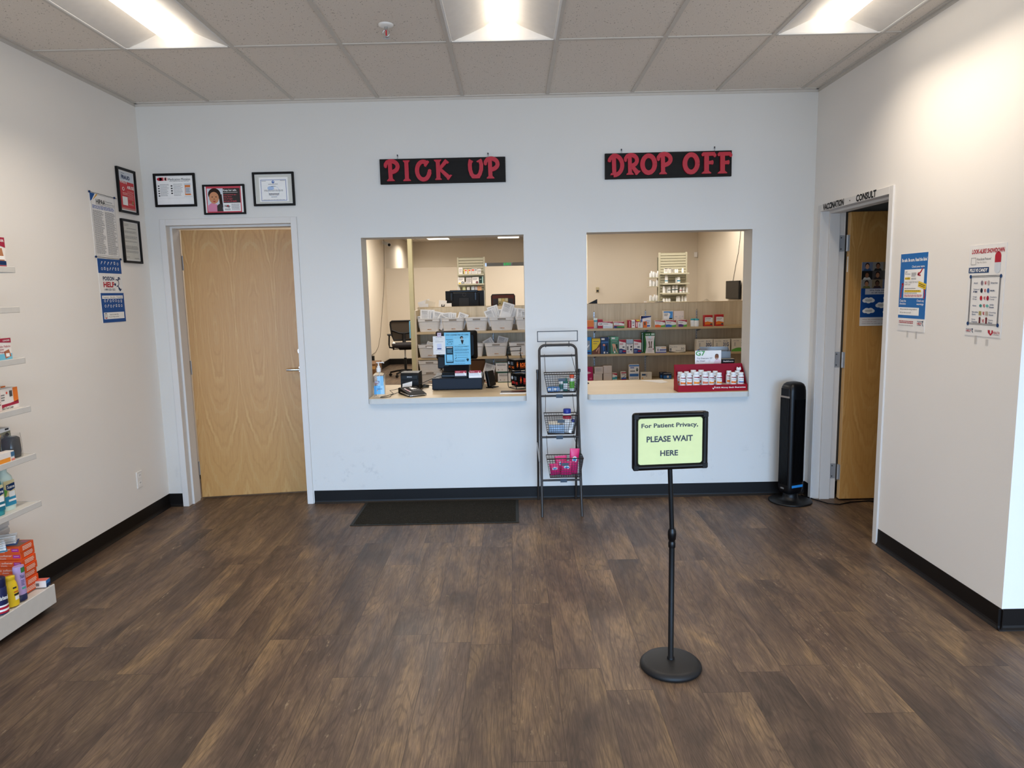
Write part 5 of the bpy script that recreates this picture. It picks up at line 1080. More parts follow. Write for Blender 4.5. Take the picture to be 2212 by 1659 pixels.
def bag_maker():
    t = thing('prescription_bag', 'x', 'paper bag', (0, 0, 0), 0, 'white prescription bags standing in the bins'); w, h = .132, .198
    mb = MB(); n = 6; rows = []
    for j in range(5):
        z = h * j / 4; q = .022 * (1 - .8 * j / 4); rows.append([(-w / 2, 0, z), (-w / 2 + .01, -q / 2, z), (0, -q * .55 - .003 * math.sin(3 * j), z), (w / 2 - .01, -q / 2, z), (w / 2, 0, z), (w / 2 - .01, q / 2, z), (0, q * .55, z), (-w / 2 + .01, q / 2, z)])
    mb.loft(rows, PAPER, True, False); mb.build('bag', t)
    mb = MB(); a = Art(mb, (-w / 2 + .012, -.0115, h - .01), (w - .024, 0, 0), (0, -.004, -.12)); a.lines(.05, .03, .75, .26, 5, GREYINK, 1, .4, .2, 3); a.rect(.08, .30, .66, .325, MIDINK, 1); a.lines(.05, .40, .8, .8, 7, LTINK, 1, .3, .35, 4); a.lines(.86, .05, .95, .85, 16, LTINK, 2, .5); mb.build('label_print', t)
    return t
bin0 = make_bin(); bag0 = bag_maker(); used_bin = [False]; used_bag = [False]
def put_bin(x, z, label, y=None, sx=1.0, rz=0.0):
    y = SY + .128 if y is None else y; o = bin0 if not used_bin[0] else dup(bin0, (0, 0, 0)); used_bin[0] = True
    o.location = (x, y, z + .0012); o.rotation_euler = (0, 0, rz); o.scale = (sx, 1, 1); o['label'] = label; return o
def put_bag(x, y, z, rot, label, s=1.0):
    o = bag0 if not used_bag[0] else dup(bag0, (0, 0, 0)); used_bag[0] = True
    o.location = (x, y, z); o.rotation_euler = rot; o.scale = (s, s, s); o['label'] = label; return o
upper = ((1.699, .98, 'next to the olive post'), (1.983, .995, 'second from the olive post'), (2.264, .985, 'standing empty in the middle'), (2.562, 1.07, 'with the tallest bags fanned out'), (2.86, .99, 'beside the wall pier'))
for x, sx, lab in upper: put_bin(x, ZS[0], 'pale ribbed bin on the top shelf, ' + lab, None, sx)
for x, lab, yy in ((1.700, 'next to the olive post with a paper label', SY + .09), (2.205, 'mostly behind the register', SY + .128), (2.487, 'holding two tilted bags, farther along than the register', SY + .128), (2.778, 'beside the wall pier', SY + .128)): put_bin(x, ZS[1], 'pale ribbed bin on the middle shelf, ' + lab, yy)
put_bin(1.696, ZS[2], 'pale ribbed bin on the bottom shelf behind the receipt printer', SY + .085)
MB().box(-.03, .03, -.1195, -.1185, .118, .136, PAPER).build('paper_label', [o for o in bpy.data.objects if o.get('label', '').endswith('with a paper label')][0])
put_bin(1.696, ZS[2] + .124, 'pale ribbed bin nested on top of the bottom shelf bin', SY + .085)
bx = lambda k: upper[k][0]
for k, x, dz, dy, rot, s, lab in ((0, -.088, .04, .0, (.1, -.08, 0), .7, 'short bag at the post end'), (0, -.045, .055, -.05, (.05, .05, .05), 1.0, 'tallest upright bag'), (0, .0, .05, -.02, (.05, 0, -.05), 1.0, 'bag with the barcode edge'), (0, .075, .045, -.03, (.05, .22, .1), .92, 'bag leaning over the notch'), (0, .10, .03, -.06, (.2, .5, .1), .85, 'low bag spilling sideways'),
    (1, -.06, .03, -.04, (.05, -.08, 0), .92, 'bag with the dark printed label'), (1, -.03, .03, .0, (.05, .05, 0), .9, 'bag standing behind'), (1, .07, .03, -.03, (.05, .35, .1), .9, 'bag with the pinkish label'),
    (3, -.085, .055, -.06, (.05, -.35, .05), .98, 'front bag leaning to the empty bin'), (3, -.06, .09, .0, (.05, -.3, 0), .98, 'rear bag leaning to the empty bin'), (3, -.01, .06, .01, (.05, -.1, 0), .9, 'middle bag'), (3, .03, .11, -.03, (.05, .3, 0), 1.05, 'tallest bag'), (3, .09, .07, .01, (.05, .25, .1), .98, 'bag toward the pier'),
    (4, -.07, .045, -.02, (.05, .12, 0), 1.0, 'broad bag with the dark stripe'), (4, -.02, .04, -.05, (.2, .05, 0), .9, 'lower bag')):
    put_bag(bx(k) + x, SY + .128 + dy, ZS[0] + .012 + dz, rot, 'prescription bag in the %s, %s' % (('top bin by the olive post', 'second top bin', '', 'fanned top bin', 'top bin by the pier')[k], lab), s)
put_bag(2.46, SY + .1, ZS[1] + .045, (.1, -.5, 0), 'white prescription bag tilted in the middle shelf bin beside the register', .9)
put_bag(2.53, SY + .12, ZS[1] + .045, (.1, .25, 0), 'grey white prescription bag behind the tilted one in the middle shelf bin', .95)
put_bag(1.67, SY + .08, ZS[1] + .035, (.2, .35, 0), 'white prescription bag lying low in the middle shelf bin by the post', .8)
put_bag(1.76, SY + .08, ZS[1] + .035, (.3, -.25, 0), 'crumpled prescription bag in the middle shelf bin by the post', .8)
put_bag(1.97, SY + .06, ZS[2] + .03, (.0, -.4, 0), 'white prescription bag leaning on the bottom shelf behind the register stand', 1.0)
put_bag(2.36, SY + .06, ZS[2] + .03, (.0, .3, 0), 'white prescription bag on the bottom shelf just past the register stand', 1.0)
# loose papers on the bench behind the shelving top
for x, w, h, rz, rl, lab, lett in ((1.60, .10, .22, 0, .0, 'plain white paper edge nearest the olive post', 0), (1.66, .15, .27, .1, -.3, 'tilted white paper with two dark lines', 1), (1.62, .13, .26, -.2, .25, 'cream paper corner behind the tilted paper', 0), (1.78, .10, .255, .1, .1, 'curled white paper with a black letter', 2), (1.845, .12, .215, 0, .0, 'white paper edge beside the monitor', 0)):
    o = thing('loose_paper', lab + ' on the bench top', 'paper', (x, SBK + .05 + 1.6 * (x - 1.55), 1.2505), rz, 'papers standing on the work bench'); o.rotation_euler = (0, rl, rz)
    MB().box(-w / 2, w / 2, -.001, .001, 0, h, PAPER if 'cream' not in lab else CREAM).build('sheet', o); mb = MB(); a = Art(mb, (-w / 2, -.0012, h), (w, 0, 0), (0, 0, -h))
    if lett == 1: a.rect(.2, .24, .9, .26, GREYINK); a.rect(.2, .34, .9, .36, GREYINK)
    if lett == 2: a.text('H', .35, .2, .75, .4, INK, 1, .05)
    if mb.v: mb.build('print', o)
# ------------------------------------------------------------------ boxes on the shelves
LR = M('#a91530', .5); OFFW = M('#ece7e2', .55); TEALM = M('#3aa3b0', .5); GREENM = M('#5da33f', .5); PURP = M('#5a2f7a', .5); DKB = M('#1b2f6e', .5); MIDB = M('#2e63b4', .5); SKINP = M('#dba486', .6); BEIGE = M('#dfd5c4', .55); KRAFT = M('#d9ccc2', .6)
def swoosh(c1, c2=None, mid=None):
    """white pack with a red swept top and a coloured wave below"""
    def f(a, mb, w, d, h):
        a.rect(0, 0, 1, 1, OFFW, 1); a.poly([(0, 0), (1, 0), (1, .34), (.7, .2), (.35, .13), (0, .11)], LR, 2); a.lines(.62, .08, .92, .15, 1, PALEPINK, 3)
        a.lines(.08, .3, .55, .44, 2, MIDINK, 2, .4, .2); a.poly([(0, .62), (.3, .60), (.65, .72), (1, .68), (1, 1), (0, 1)], c1, 2)
        if c2: a.poly([(.58, .78), (1, .64), (1, 1), (.58, 1)], c2, 3)
        if mid: a.rect(0, .9, 1, 1, mid, 4)
    return f
def tall_pack(c1, c2):
    def f(a, mb, w, d, h):
        a.rect(0, 0, 1, 1, OFFW, 1); a.poly([(0, 0), (1, 0), (1, .22), (.5, .17), (0, .1)], LR, 2); a.lines(.1, .25, .6, .4, 2, M('#c2545f', .5), 2, .5); a.poly([(0, .66), (.3, .63), (1, .74), (1, 1), (0, 1)], c1, 2); a.rect(.55, .78, 1, .88, c2, 3); a.lines(.08, .75, .45, .95, 3, LTBLUE, 3, .3); a.rect(.5, .48, .8, .58, GREYINK, 2)
    return f
def plain(*rects):
    def f(a, mb, w, d, h):
        for u0, v0, u1, v1, m in rects: a.rect(u0, v0, u1, v1, m, 2)
    return f
def legs(bg, top, leg, sock=None):
    def f(a, mb, w, d, h):
        a.rect(0, 0, 1, 1, bg, 1); a.rect(0, 0, 1, .2, top, 2); a.rect(.15, .04, .55, .13, OFFW, 3); a.lines(.2, .25, .8, .31, 1, LTINK, 2)
        a.poly([(.18, .42), (.42, .40), (.5, .5), (.42, .85), (.33, .86), (.3, .6)], leg, 3); a.poly([(.35, .42), (.58, .42), (.78, .8), (.92, .92), (.82, .93), (.64, .78)], leg, 3.4)
        if sock: a.poly([(.68, .45), (.85, .42), (.9, .66), (.76, .7)], sock, 3.6)
        a.rect(.42, .84, .6, .95, OFFW, 4)
    return f
def wave_syringe(num, c):
    def f(a, mb, w, d, h):
        a.rect(0, 0, 1, 1, BEIGE, 1); a.poly([(0, .84)] + [(k / 10, .86 - .16 * math.sin(PI * k / 10 * 1.1)) for k in range(11)] + [(1, .86), (1, 1), (0, 1)], c, 2)
        a.text('Easy Glide', .12, .12, .45, .2, MIDINK, 3); a.text('100 / 1mL', .58, .11, .86, .19, DKB, 3, .02); a.text(num, .58, .27, .92, .57, c if c is GREENM else M('#22406c', .5), 3, .025); a.text('Insulin', .6, .62, .82, .69, DKB, 3); a.text('Syringes', .56, .74, .9, .84, DKB, 3)
        a.lines(.16, .3, .24, .6, 4, GREYINK, 3, .5, .1)
    return f
def pk(name, label, x0, x1, z, h, mat, art, dep=.09, y=None, rz=0.0, group=None, cat='box'):
    return carton(name, label, cat, ((x0 + x1) / 2, (SY + .02 + dep / 2) if y is None else y, z + .0004), (x1 - x0 - .002, dep, h), mat, art, rz, group)
z1, z2, z3 = ZS
pk('medicine_box', 'dark red box tucked behind the orange box at the shelf start', 3.545, 3.588, z1, .15, LR, None, .05, SY + .17)
pk('medicine_box', 'orange box with a red base at the start of the top shelf', 3.54, 3.652, z1, .096, M('#e07a26', .5), plain((0, .78, 1, 1, M('#c0203f', .5)), (0, .0, .2, .75, M('#c0203f', .5))), .09)
t = pouch('wipes_bag', 'small white and mint bag on the top shelf beside the orange box', (3.676, SY + .07, z1 + .0005), .05, .03, .122, M('#d9e6df', .4), lambda a, mb: (a.rect(0, 0, 1, .25, TEALM), a.poly([(.2, .5), (.8, .4), (.5, .9)], OFFW, 2)), cat='bag')
pk('medicine_box', 'narrow dark red box with a white label band on the top shelf', 3.698, 3.757, z1, .106, LR, lambda a, mb, w, d, h: (a.rect(0, .32, 1, .68, OFFW, 2), a.text('GUM', .2, .42, .85, .58, MIDINK, 3, .03)))
pk('medicine_box', 'white box with a red swoosh next to the narrow dark red box', 3.758, 3.875, z1, .08, OFFW, swoosh(SKYGREY))
pk('medicine_box', 'low white box with red stripes behind the green tube', 3.888, 4.010, z1, .076, OFFW, lambda a, mb, w, d, h: (swoosh(DKB)(a, mb, w, d, h), a.poly([(0, .55), (1, .62), (1, .72), (0, .68)], LR, 4)))
t = thing('ointment_tube', 'small green and white tube lying at the top shelf edge', 'tube', (3.965, SY + .014, z1 + .0135), .05)
MB().loft([[(-.048, y, z) for y, z in ((-.012, 0), (0, .003), (.012, 0), (0, -.003))], [(-.03, y, z) for y, z in ((-.012, 0), (0, .009), (.012, 0), (0, -.009))], [(.045, y, z) for y, z in ((-.012, 0), (0, .012), (.012, 0), (0, -.012))]], M('#4e9a52', .4)).build('tube_body', t)
pk('medicine_box', 'dark red box edge beside the narrow white boxes', 4.056, 4.094, z1, .09, LR, plain((.4, .1, .6, .9, PALEPINK)))
pk('medicine_box', 'narrow white box standing in front of the red boxes', 4.096, 4.140, z1, .091, OFFW, lambda a, mb, w, d, h: (a.lines(.2, .2, .8, .5, 3, MIDINK, 2), a.rect(.3, .65, .7, .75, LR, 2)))
pk('medicine_box', 'red box with a yellow top corner on the top shelf', 4.142, 4.192, z1, .094, LR, plain((.2, 0, 1, .18, YELLOW), (.1, .3, .5, .9, PALEPINK)))
pk('hang_pack', 'small cream hang tag pack in front of the blue and white box', 4.170, 4.228, z1, .066, OFFW, plain((.4, .06, .7, .12, INK), (.25, .25, .45, .8, LTINK)), .02, SY + .012)
pk('hang_pack', 'small bright orange pack in front of the blue and white box', 4.232, 4.277, z1, .072, M('#ee7420', .5), plain((.25, .1, .6, .6, MIDINK)), .02, SY + .012)
pk('medicine_box', 'white box with blue top behind the cream and orange packs', 4.212, 4.332, z1, .137, OFFW, lambda a, mb, w, d, h: (a.poly([(0, 0), (1, 0), (1, .1), (0, .25)], DKB, 2), a.rect(0, .0, .12, .75, MIDB, 2), a.stroke([(.3, .5), (.6, .42), (.9, .46)], .04, MIDB, 2), a.rect(.55, .8, .9, .93, MIDB, 2), a.lines(.3, .55, .8, .7, 2, MIDINK, 2)), .06, SY + .07)
pk('medicine_box', 'white box with red top and orange green wave on the top shelf', 4.374, 4.494, z1, .08, OFFW, swoosh(M('#e8682a', .5), GREENM))
pk('medicine_box', 'white box with red top and blue green wave on the top shelf', 4.501, 4.623, z1, .08, OFFW, swoosh(MIDB, GREENM))
pk('medicine_box', 'white box with red top and purple green wave on the top shelf', 4.650, 4.752, z1, .082, OFFW, swoosh(PURP, GREENM))
pk('medicine_box', 'tall cream box with a blue corner behind the blue green wave box', 4.490, 4.618, z1, .188, BEIGE, lambda a, mb, w, d, h: (a.rect(.1, .04, .95, .52, OFFW, 1), a.poly([(.95, .04), (.95, .5), (.6, .5), (.72, .2), (.6, .12), (.1, .12), (.1, .04)], M('#4a8fd0', .5), 2), a.lines(.15, .18, .5, .36, 3, MIDINK, 2), a.rect(.62, .46, .92, .53, INK, 3)), .05, SY + .17)
pk('medicine_box', 'tall pale pink box with a bandage picture behind the purple wave box', 4.624, 4.746, z1, .183, M('#e5d3c6', .55), lambda a, mb, w, d, h: (a.rect(.5, .28, .72, .5, KRAFT, 2), a.lines(.1, .33, .35, .42, 2, LTINK, 2), a.lines(.78, .33, .95, .42, 2, LTINK, 2)), .05, SY + .17)
for x, yy, lab in ((4.826, SY + .05, 'teal capped white bottle on the top shelf, in front'), (4.870, SY + .085, 'teal capped white bottle on the top shelf, half hidden one')):
    rack_jar('vitamin_bottle', lab, 'bottle', (x, yy, z1 + .0005), .026, .092, PLASTW, M('#2f9aa5', .4), None, .9)
rack_jar('vitamin_bottle', 'teal capped white bottle on the top shelf with the larger label', 'bottle', (4.872, SY + .03, z1 + .0005), .027, .09, PLASTW, M('#2f9aa5', .4), PWHITE, .9)
redor = lambda a, mb, w, d, h: (a.rect(0, 0, 1, 1, M('#c32a1e', .5), 1), a.rect(.08, .2, 1, .66, OFFW, 2), a.poly([(.08, .12), (1, .24), (1, .12)], LR, 3), a.lines(.14, .3, .8, .38, 1, INK, 3), a.lines(.14, .44, .7, .5, 1, GREYINK, 3), a.poly([(.08, .62), (.4, .56), (1, .66), (1, .82), (.08, .86)], ORANGE, 3), a.rect(.72, .74, .95, .88, MIDINK, 4))
pk('medicine_box', 'red, white and orange box standing alone, nearer the teal capped bottles', 4.955, 5.056, z1, .132, LR, redor, .06)
pk('medicine_box', 'red, white and orange box standing last on the top shelf', 5.088, 5.185, z1, .137, LR, redor, .06)
# middle shelf
pk('sock_pack', 'bright blue hosiery pack at the start of the middle shelf', 3.53, 3.622, z2, .205, M('#1f7fc4', .5), lambda a, mb, w, d, h: (a.rect(.3, .2, .8, .75, M('#8d949a', .5), 2), a.poly([(.4, .55), (.75, .4), (.7, .5), (.35, .7)], OFFW, 3), a.rect(.2, .85, .9, .95, DKB, 2)), .05)
t = pk('sock_pack', 'yellow and brown stocking pack on the middle shelf', 3.627, 3.727, z2, .186, YELLOW, lambda a, mb, w, d, h: (a.poly([(0, 1), (0, .8), (.55, .62), (1, .25), (1, 1)], M('#6a3a20', .5), 2), a.poly([(.45, .8), (.7, .6), (.78, .62), (.55, .84)], SKINP, 3), a.poly([(.8, .55), (.9, .55), (.85, .95), (.78, .95)], SKINP, 3), a.lines(.15, .16, .85, .24, 1, DKB, 2), a.lines(.15, .3, .6, .36, 1, MIDINK, 2), a.rect(0, .0, .95, .04, M('#b3912a', .5), 2)), .05)
pk('sock_pack', 'dark navy hosiery pack with an orange flower on the middle shelf', 3.729, 3.826, z2, .198, M('#1c3a63', .5), lambda a, mb, w, d, h: (a.rect(0, 0, 1, .2, M('#16305a', .5), 2), a.rect(.1, .05, .5, .15, OFFW, 3), a.rect(.1, .24, .95, .34, M('#3f6ea5', .5), 2), a.disc(.42, .46, .14, .07, M('#e59478', .5), 3), a.poly([(.3, .5), (.45, .5), (.42, .8), (.32, .8)], MIDB, 3), a.poly([(.62, .5), (.8, .46), (.82, .8), (.68, .8)], INK, 3), a.rect(.38, .85, .56, .96, OFFW, 4), a.disc(.82, .92, .07, .035, OFFW, 4)), .05)
pk('sock_pack', 'green hosiery pack with bare legs on the middle shelf', 3.846, 3.944, z2, .203, M('#4f8468', .5), legs(M('#4f8468', .5), M('#6aa585', .5), SKINP, INK), .05)
pk('sock_pack', 'second green hosiery pack edge showing behind the first', 3.828, 3.925, z2, .205, M('#7fb096', .5), plain((.02, .05, .4, .15, OFFW)), .04, SY + .12)
pk('brace_box', 'white box with red top and navy base, first on the middle shelf', 3.948, 4.031, z2, .167, OFFW, tall_pack(DKB, LR), .06)
pk('brace_box', 'white and silver box between the two red topped boxes', 4.036, 4.116, z2, .168, OFFW, lambda a, mb, w, d, h: (a.rect(0, 0, 1, .27, M('#a9bccb', .3), 2), a.rect(0, .27, 1, .3, MIDINK, 3), a.lines(.15, .35, .8, .4, 1, PURP, 2), a.rect(.1, .48, .3, .75, GREYINK, 2), a.disc(.72, .52, .12, .07, INK, 2), a.disc(.7, .72, .14, .06, MIDINK, 2), a.lines(.1, .82, .45, .95, 2, GREYINK, 2), a.ring(.8, .85, .1, .05, .3, GREYINK, 2)), .06)
pk('brace_box', 'white box with red top and navy base beside the tall green pack', 4.122, 4.214, z2, .163, OFFW, tall_pack(DKB, LR), .06)
def art_stock(a, mb, w, d, h):
    GD = M('#1e6a38', .5); a.rect(0, 0, 1, 1, GD, 1); a.poly([(.02, .14), (.98, .14)] + [(.98 - .10 * math.sin(PI * k / 12), .14 + .86 * k / 12) for k in range(13)] + [(.02 + .12 * math.sin(PI * k / 12), .14 + .86 * k / 12) for k in range(12, -1, -1)], M('#e9dfda', .5), 2)
    a.disc(.48, .2, .14, .04, M('#c8ecef', .4), 3); a.text('smoothing toe', .16, .27, .82, .32, GREYINK, 3); a.lines(.3, .34, .7, .37, 1, LTINK, 3)
    BRN = M('#6d5a4c', .6); a.poly([(.33, .42), (.47, .40), (.53, .68), (.5, .74), (.3, .73), (.44, .66)], BRN, 3); a.poly([(.58, .42), (.72, .4), (.68, .62), (.7, .74), (.54, .74), (.6, .62)], BRN, 3); a.disc(.84, .8, .05, .035, LR, 3); a.lines(.3, .8, .75, .95, 4, LTINK, 3, .3); a.rect(.62, .02, .95, .1, M('#c9d5c9', .5), 2)
    for k in range(3): a.disc(.12 + .16 * k, .06, .05, .03, OFFW, 2)
pk('stocking_pack', 'tall green and cream compression stocking pack with two calves', 4.256, 4.376, z2, .239, GREENM, art_stock, .05)
pk('stocking_pack', 'second tall green stocking pack peeking out behind the first', 4.230, 4.352, z2, .243, M('#1e6a38', .5), plain((.06, .12, .12, .95, OFFW), (.02, .03, .12, .09, OFFW)), .04, SY + .12)
pk('medicine_box', 'low white and violet box beside the tall green stocking pack', 4.384, 4.511, z2, .073, OFFW, lambda a, mb, w, d, h: (a.rect(0, .82, 1, 1, M('#5a62a8', .5), 2), a.rect(.36, .42, 1, .6, M('#4a539c', .5), 2), a.rect(.36, .66, .9, .74, LTBLUE, 2), a.poly([(.45, .1), (1, .1), (1, .25), (.6, .25)], M('#eebd8e', .5), 2), a.rect(.16, .3, .26, .7, GREYINK, 2), a.lines(.08, .12, .4, .2, 1, MIDB, 2)))
pk('syringe_box', 'low beige syringe box with dark edges standing at an angle', 4.560, 4.752, z2, .092, BEIGE, lambda a, mb, w, d, h: (a.text('Easy Glide', .06, .22, .5, .38, MIDINK, 2), a.text('30', .72, .38, .92, .64, INK, 2), a.lines(.4, .72, .95, .84, 1, MIDINK, 2), a.poly([(0, .85), (.5, .98), (1, .9), (1, 1), (0, 1)], INK, 2), a.rect(0, 0, 1, .03, INK, 2), a.rect(.04, .45, .14, .8, GREYINK, 2), left_art(mb, w, d, h).rect(.35, .3, .7, .9, INK, 2)), .10, SY + .10, -.14)
pk('syringe_box', 'beige syringe box printed 30G with a blue wave', 4.868, 5.062, z2, .152, BEIGE, wave_syringe('30G', MIDB), .10)
pk('syringe_box', 'beige syringe box printed 31G with a blue wave', 5.070, 5.268, z2, .150, BEIGE, wave_syringe('31G', MIDB), .10)
pk('syringe_box', 'beige syringe box with a green wave at the pier end', 5.285, 5.48, z2, .152, BEIGE, wave_syringe('29G', GREENM), .10)
# bottom shelf
pk('care_pack', 'magenta pack with a white wing shape at the start of the bottom shelf', 3.53, 3.637, z3, .162, M('#b8155a', .5), lambda a, mb, w, d, h: (a.poly([(.1, .3), (.6, .35), (.85, .42), (.5, .5), (.2, .48)], M('#eac7d6', .5), 2), a.poly([(.6, .9), (.68, .75), (.75, .88), (.82, .74), (.88, .9)], M('#e58db2', .5), 2)), .06)
for x0, x1, zz, hh, lab, pr in ((3.642, 3.750, z3, .080, 'lower plain white carton nearer the magenta pack', 0), (3.762, 3.864, z3, .082, 'lower plain white carton nearer the teal box', 0), (3.657, 3.759, z3 + .081, .080, 'upper white carton with printed lines', 1), (3.763, 3.864, z3 + .083, .090, 'upper plain white carton', 0)):
    pk('white_carton', lab + ' in the stack of four', x0, x1, zz, hh, KRAFT, (lambda a, mb, w, d, h: a.lines(.1, .15, .85, .7, 7, LTINK, 2, .35)) if pr else None, .10, None, 0, 'white cartons stacked on the bottom shelf')
pk('medicine_box', 'small red white and teal box beside the white cartons', 3.869, 3.926, z3, .082, OFFW, lambda a, mb, w, d, h: (a.poly([(0, 0), (1, 0), (1, .3), (0, .1)], LR, 2), a.poly([(0, .6), (1, .5), (1, .85), (0, .9)], TEALM, 2), a.disc(.75, .55, .1, .1, MIDB, 3)))
pk('medicine_box', 'small red topped box with a pen picture on the bottom shelf', 3.974, 4.036, z3, .093, OFFW, lambda a, mb, w, d, h: (a.rect(0, 0, 1, .14, LR, 2), a.rect(0, .9, 1, 1, LR, 2), a.rect(0, .68, 1, .9, MIDB, 2), a.stroke([(.35, .72), (.85, .4)], .08, INK, 3), a.lines(.1, .22, .8, .4, 2, GREYINK, 2)))
pk('meter_box', 'upright white and blue meter box on the bottom shelf', 4.069, 4.189, z3, .182, OFFW, lambda a, mb, w, d, h: (a.rect(0, .02, 1, .12, M('#4f86c6', .5), 2), a.lines(.1, .16, .5, .28, 2, MIDB, 2, .6), a.rect(.1, .40, .6, .45, INK, 2), a.disc(.8, .34, .1, .12, M('#32403a', .5), 2), a.disc(.8, .31, .06, .05, M('#7c938a', .5), 3), a.rect(.05, .60, .95, .78, M('#3f74b8', .5), 2), [a.rect(.12 + .16 * k, .86, .22 + .16 * k, .94, LTINK, 2) for k in range(5)]), .07)
pk('meter_box', 'low beige test strip box with a navy square on the bottom shelf', 4.207, 4.342, z3, .085, BEIGE, lambda a, mb, w, d, h: (a.rect(.1, .2, .45, .45, M('#2e5078', .5), 2), a.rect(.1, .7, .22, .9, M('#e0a33a', .5), 2), a.rect(.5, .2, .55, .6, GREYINK, 2), a.rect(.6, .0, .605, 1, LTINK, 2)), .08)
for x0, x1, yy, lab in ((4.453, 4.54, SY + .12, 'navy box half hidden behind its twin on the bottom shelf'), (4.476, 4.578, SY + .05, 'navy box with a blue band in front on the bottom shelf')):
    pk('navy_box', lab, x0, x1, z3, .072, M('#1d2b45', .5), lambda a, mb, w, d, h: (a.rect(.04, .4, .96, .9, M('#2f6db0', .5), 2), a.disc(.55, .6, .12, .2, BEIGE, 3), a.rect(.04, .05, .96, .1, OFFW, 2)), .06, yy)
GRN2 = M('#1f5c49', .5)
for x0, x1, zz, c, lab in ((2.50, 2.655, z3, GRN2, 'lower white box with green edges'), (2.478, 2.632, z3 + .123, GRN2, 'upper white box with green edges'), (2.70, 2.85, z3, M('#2e5f9f', .5), 'lower white box with blue edges'), (2.672, 2.83, z3 + .123, M('#2e5f9f', .5), 'upper white box with blue edges'), (2.352, 2.46, z3, M('#c2556a', .5), 'white box with pink edges by the drawer')):
    pk('glove_box', lab + ' on the bottom shelf behind the customer display', x0, x1, zz, .12, OFFW, (lambda c: lambda a, mb, w, d, h: (a.rect(0, 0, 1, .07, c, 2), a.rect(0, .93, 1, 1, c, 2), a.lines(.1, .2, .8, .4, 2, GREYINK, 2), a.disc(.5, .75, .05, .08, KRAFT, 2), a.disc(.2, .75, .03, .06, GREYINK, 2)))(c), .12, None, 0, 'glove boxes stacked on the bottom shelf')
pk('brown_carton', 'brown cardboard carton on the bottom shelf behind the register', 2.17, 2.345, z3, .26, M('#7a5230', .7), None, .12, SY + .2)
# ------------------------------------------------------------------ things standing on the bench
BZ = 1.2505
t = thing('desktop_monitor', 'wide black monitor seen from behind over the shelving, with a ring logo', 'monitor', (2.04, 4.40, BZ))
MB().box(-.265, .265, -.01, .012, .145, .372, BLACK, .004).box(-.2, .2, -.03, -.008, .15, .35, BLACK, .01).build('screen_housing', t)
mb = MB().box(-.205, .185, -.052, -.028, .350, .381, BLACKG, .008)
for x in (-.178, .150): mb.box(x - .020, x + .020, -.05, -.028, .235, .355, BLACKG, .008)
mb.build('rear_bracket', t); MB().box(-.08, .06, -.036, -.029, .16, .28, M('#101012', .5), .003).build('mount_plate', t)
mb = MB(); Art(mb, (-.028, -.0525, .345), (.05, 0, 0), (0, 0, -.05)).ring(.5, .5, .5, .5, .14, MIDINK); mb.build('logo', t)
MB().box(-.04, .04, -.02, .02, .01, .2, BLACK, .005).build('neck', t); MB().lathe([(.12, 0), (.12, .008), (.02, .014), (0, .014)], BLACK, 32).build('base', t)
MB().box(.267, .272, -.008, .01, .15, .37, SKYGREY).build('side_trim', t)
WOODD = M('#51251a', .5, .2)
t = thing('wooden_case', 'dark brown wooden case with a brass mechanism standing on the bench', 'case', (2.566, 4.40, BZ))
mb = MB(); prof2 = [(-.155, 0), (-.155, .295), (-.148, .308), (.148, .308), (.155, .295), (.155, 0)]
mb.prism(prof2, (0, -.06, 0), (1, 0, 0), (0, 0, 1), (0, .12, 0), WOODD); mb.build('case_body', t)
MB().tube([(-.158, -.06, .0), (-.158, -.06, .29), (-.148, -.06, .311), (.148, -.06, .311), (.158, -.06, .29), (.158, -.06, 0)], .008, M('#17120f', .4), 8).build('edge_trim', t)
mb = MB(); a = Art(mb, (-.14, -.0602, .30), (.28, 0, 0), (0, 0, -.15)); a.rect(.0, .3, .27, 1, M('#1a0c08', .5), 1); a.rect(.73, .3, 1, 1, M('#1a0c08', .5), 1); mb.build('recess', t)
BRASS = M('#8f7a48', .35, .5, .5)
mb = MB().box(-.067, .067, -.066, -.06, .155, .262, BRASS, .003).box(-.065, -.03, -.07, -.066, .222, .258, M('#c9c19a', .4)).box(.03, .065, -.07, -.066, .222, .258, M('#b6b194', .4)).rod((0, -.066, .235), (0, -.076, .235), .022, M('#a3823f', .35, .5, .5), 16)
for x in (-.045, 0, .045): mb.rod((x, -.066, .19), (x, -.070, .19), .009, INK, 10)
mb.build('brass_mechanism', t)
t = thing('card_stock', 'small folded black card peeking over the shelving top by the pier', 'card', (3.683, 3.40, BZ)); MB().prism([(-.06, 0), (.06, 0), (.055, .235), (-.055, .182)], (0, 0, 0), (1, 0, 0), (0, 0, 1), (0, .004, 0), BLACK).build('sheet', t)
carton('small_white_box', 'tiny white box just showing over the shelving top', 'box', (4.34, 3.45, BZ), (.03, .03, .195), OFFW)
t = thing('dark_pouch', 'dark blue rolled pouch showing over the shelving top below the bottle shelves', 'pouch', (4.52, 3.5, BZ)); MB().loft([[(x, .04 * math.cos(2 * PI * k / 10) * q, .09 + .10 * q * (1 + .0 * k) * (.5 + .5 * math.sin(2 * PI * k / 10))) for k in range(10)] for x, q in ((-.07, .3), (-.05, .95), (.05, 1.0), (.07, .5))], M('#1b2440', .6)).box(-.05, .05, -.03, .03, 0, .1, M('#1b2440', .6)).build('body', t)
t = thing('crumpled_paper', 'crumpled cream paper lying on the bench by the slatted tower', 'paper', (5.06, 3.42, BZ)); MB().loft([[(x, y * q, z * h) for y, z in ((-.05, 0), (0, .9), (.05, .7), (.08, 0))] for x, q, h in ((-.10, .4, .185), (-.03, 1, .20), (.03, .9, .235), (.1, .4, .185))], CREAM, True, False).build('sheet', t)
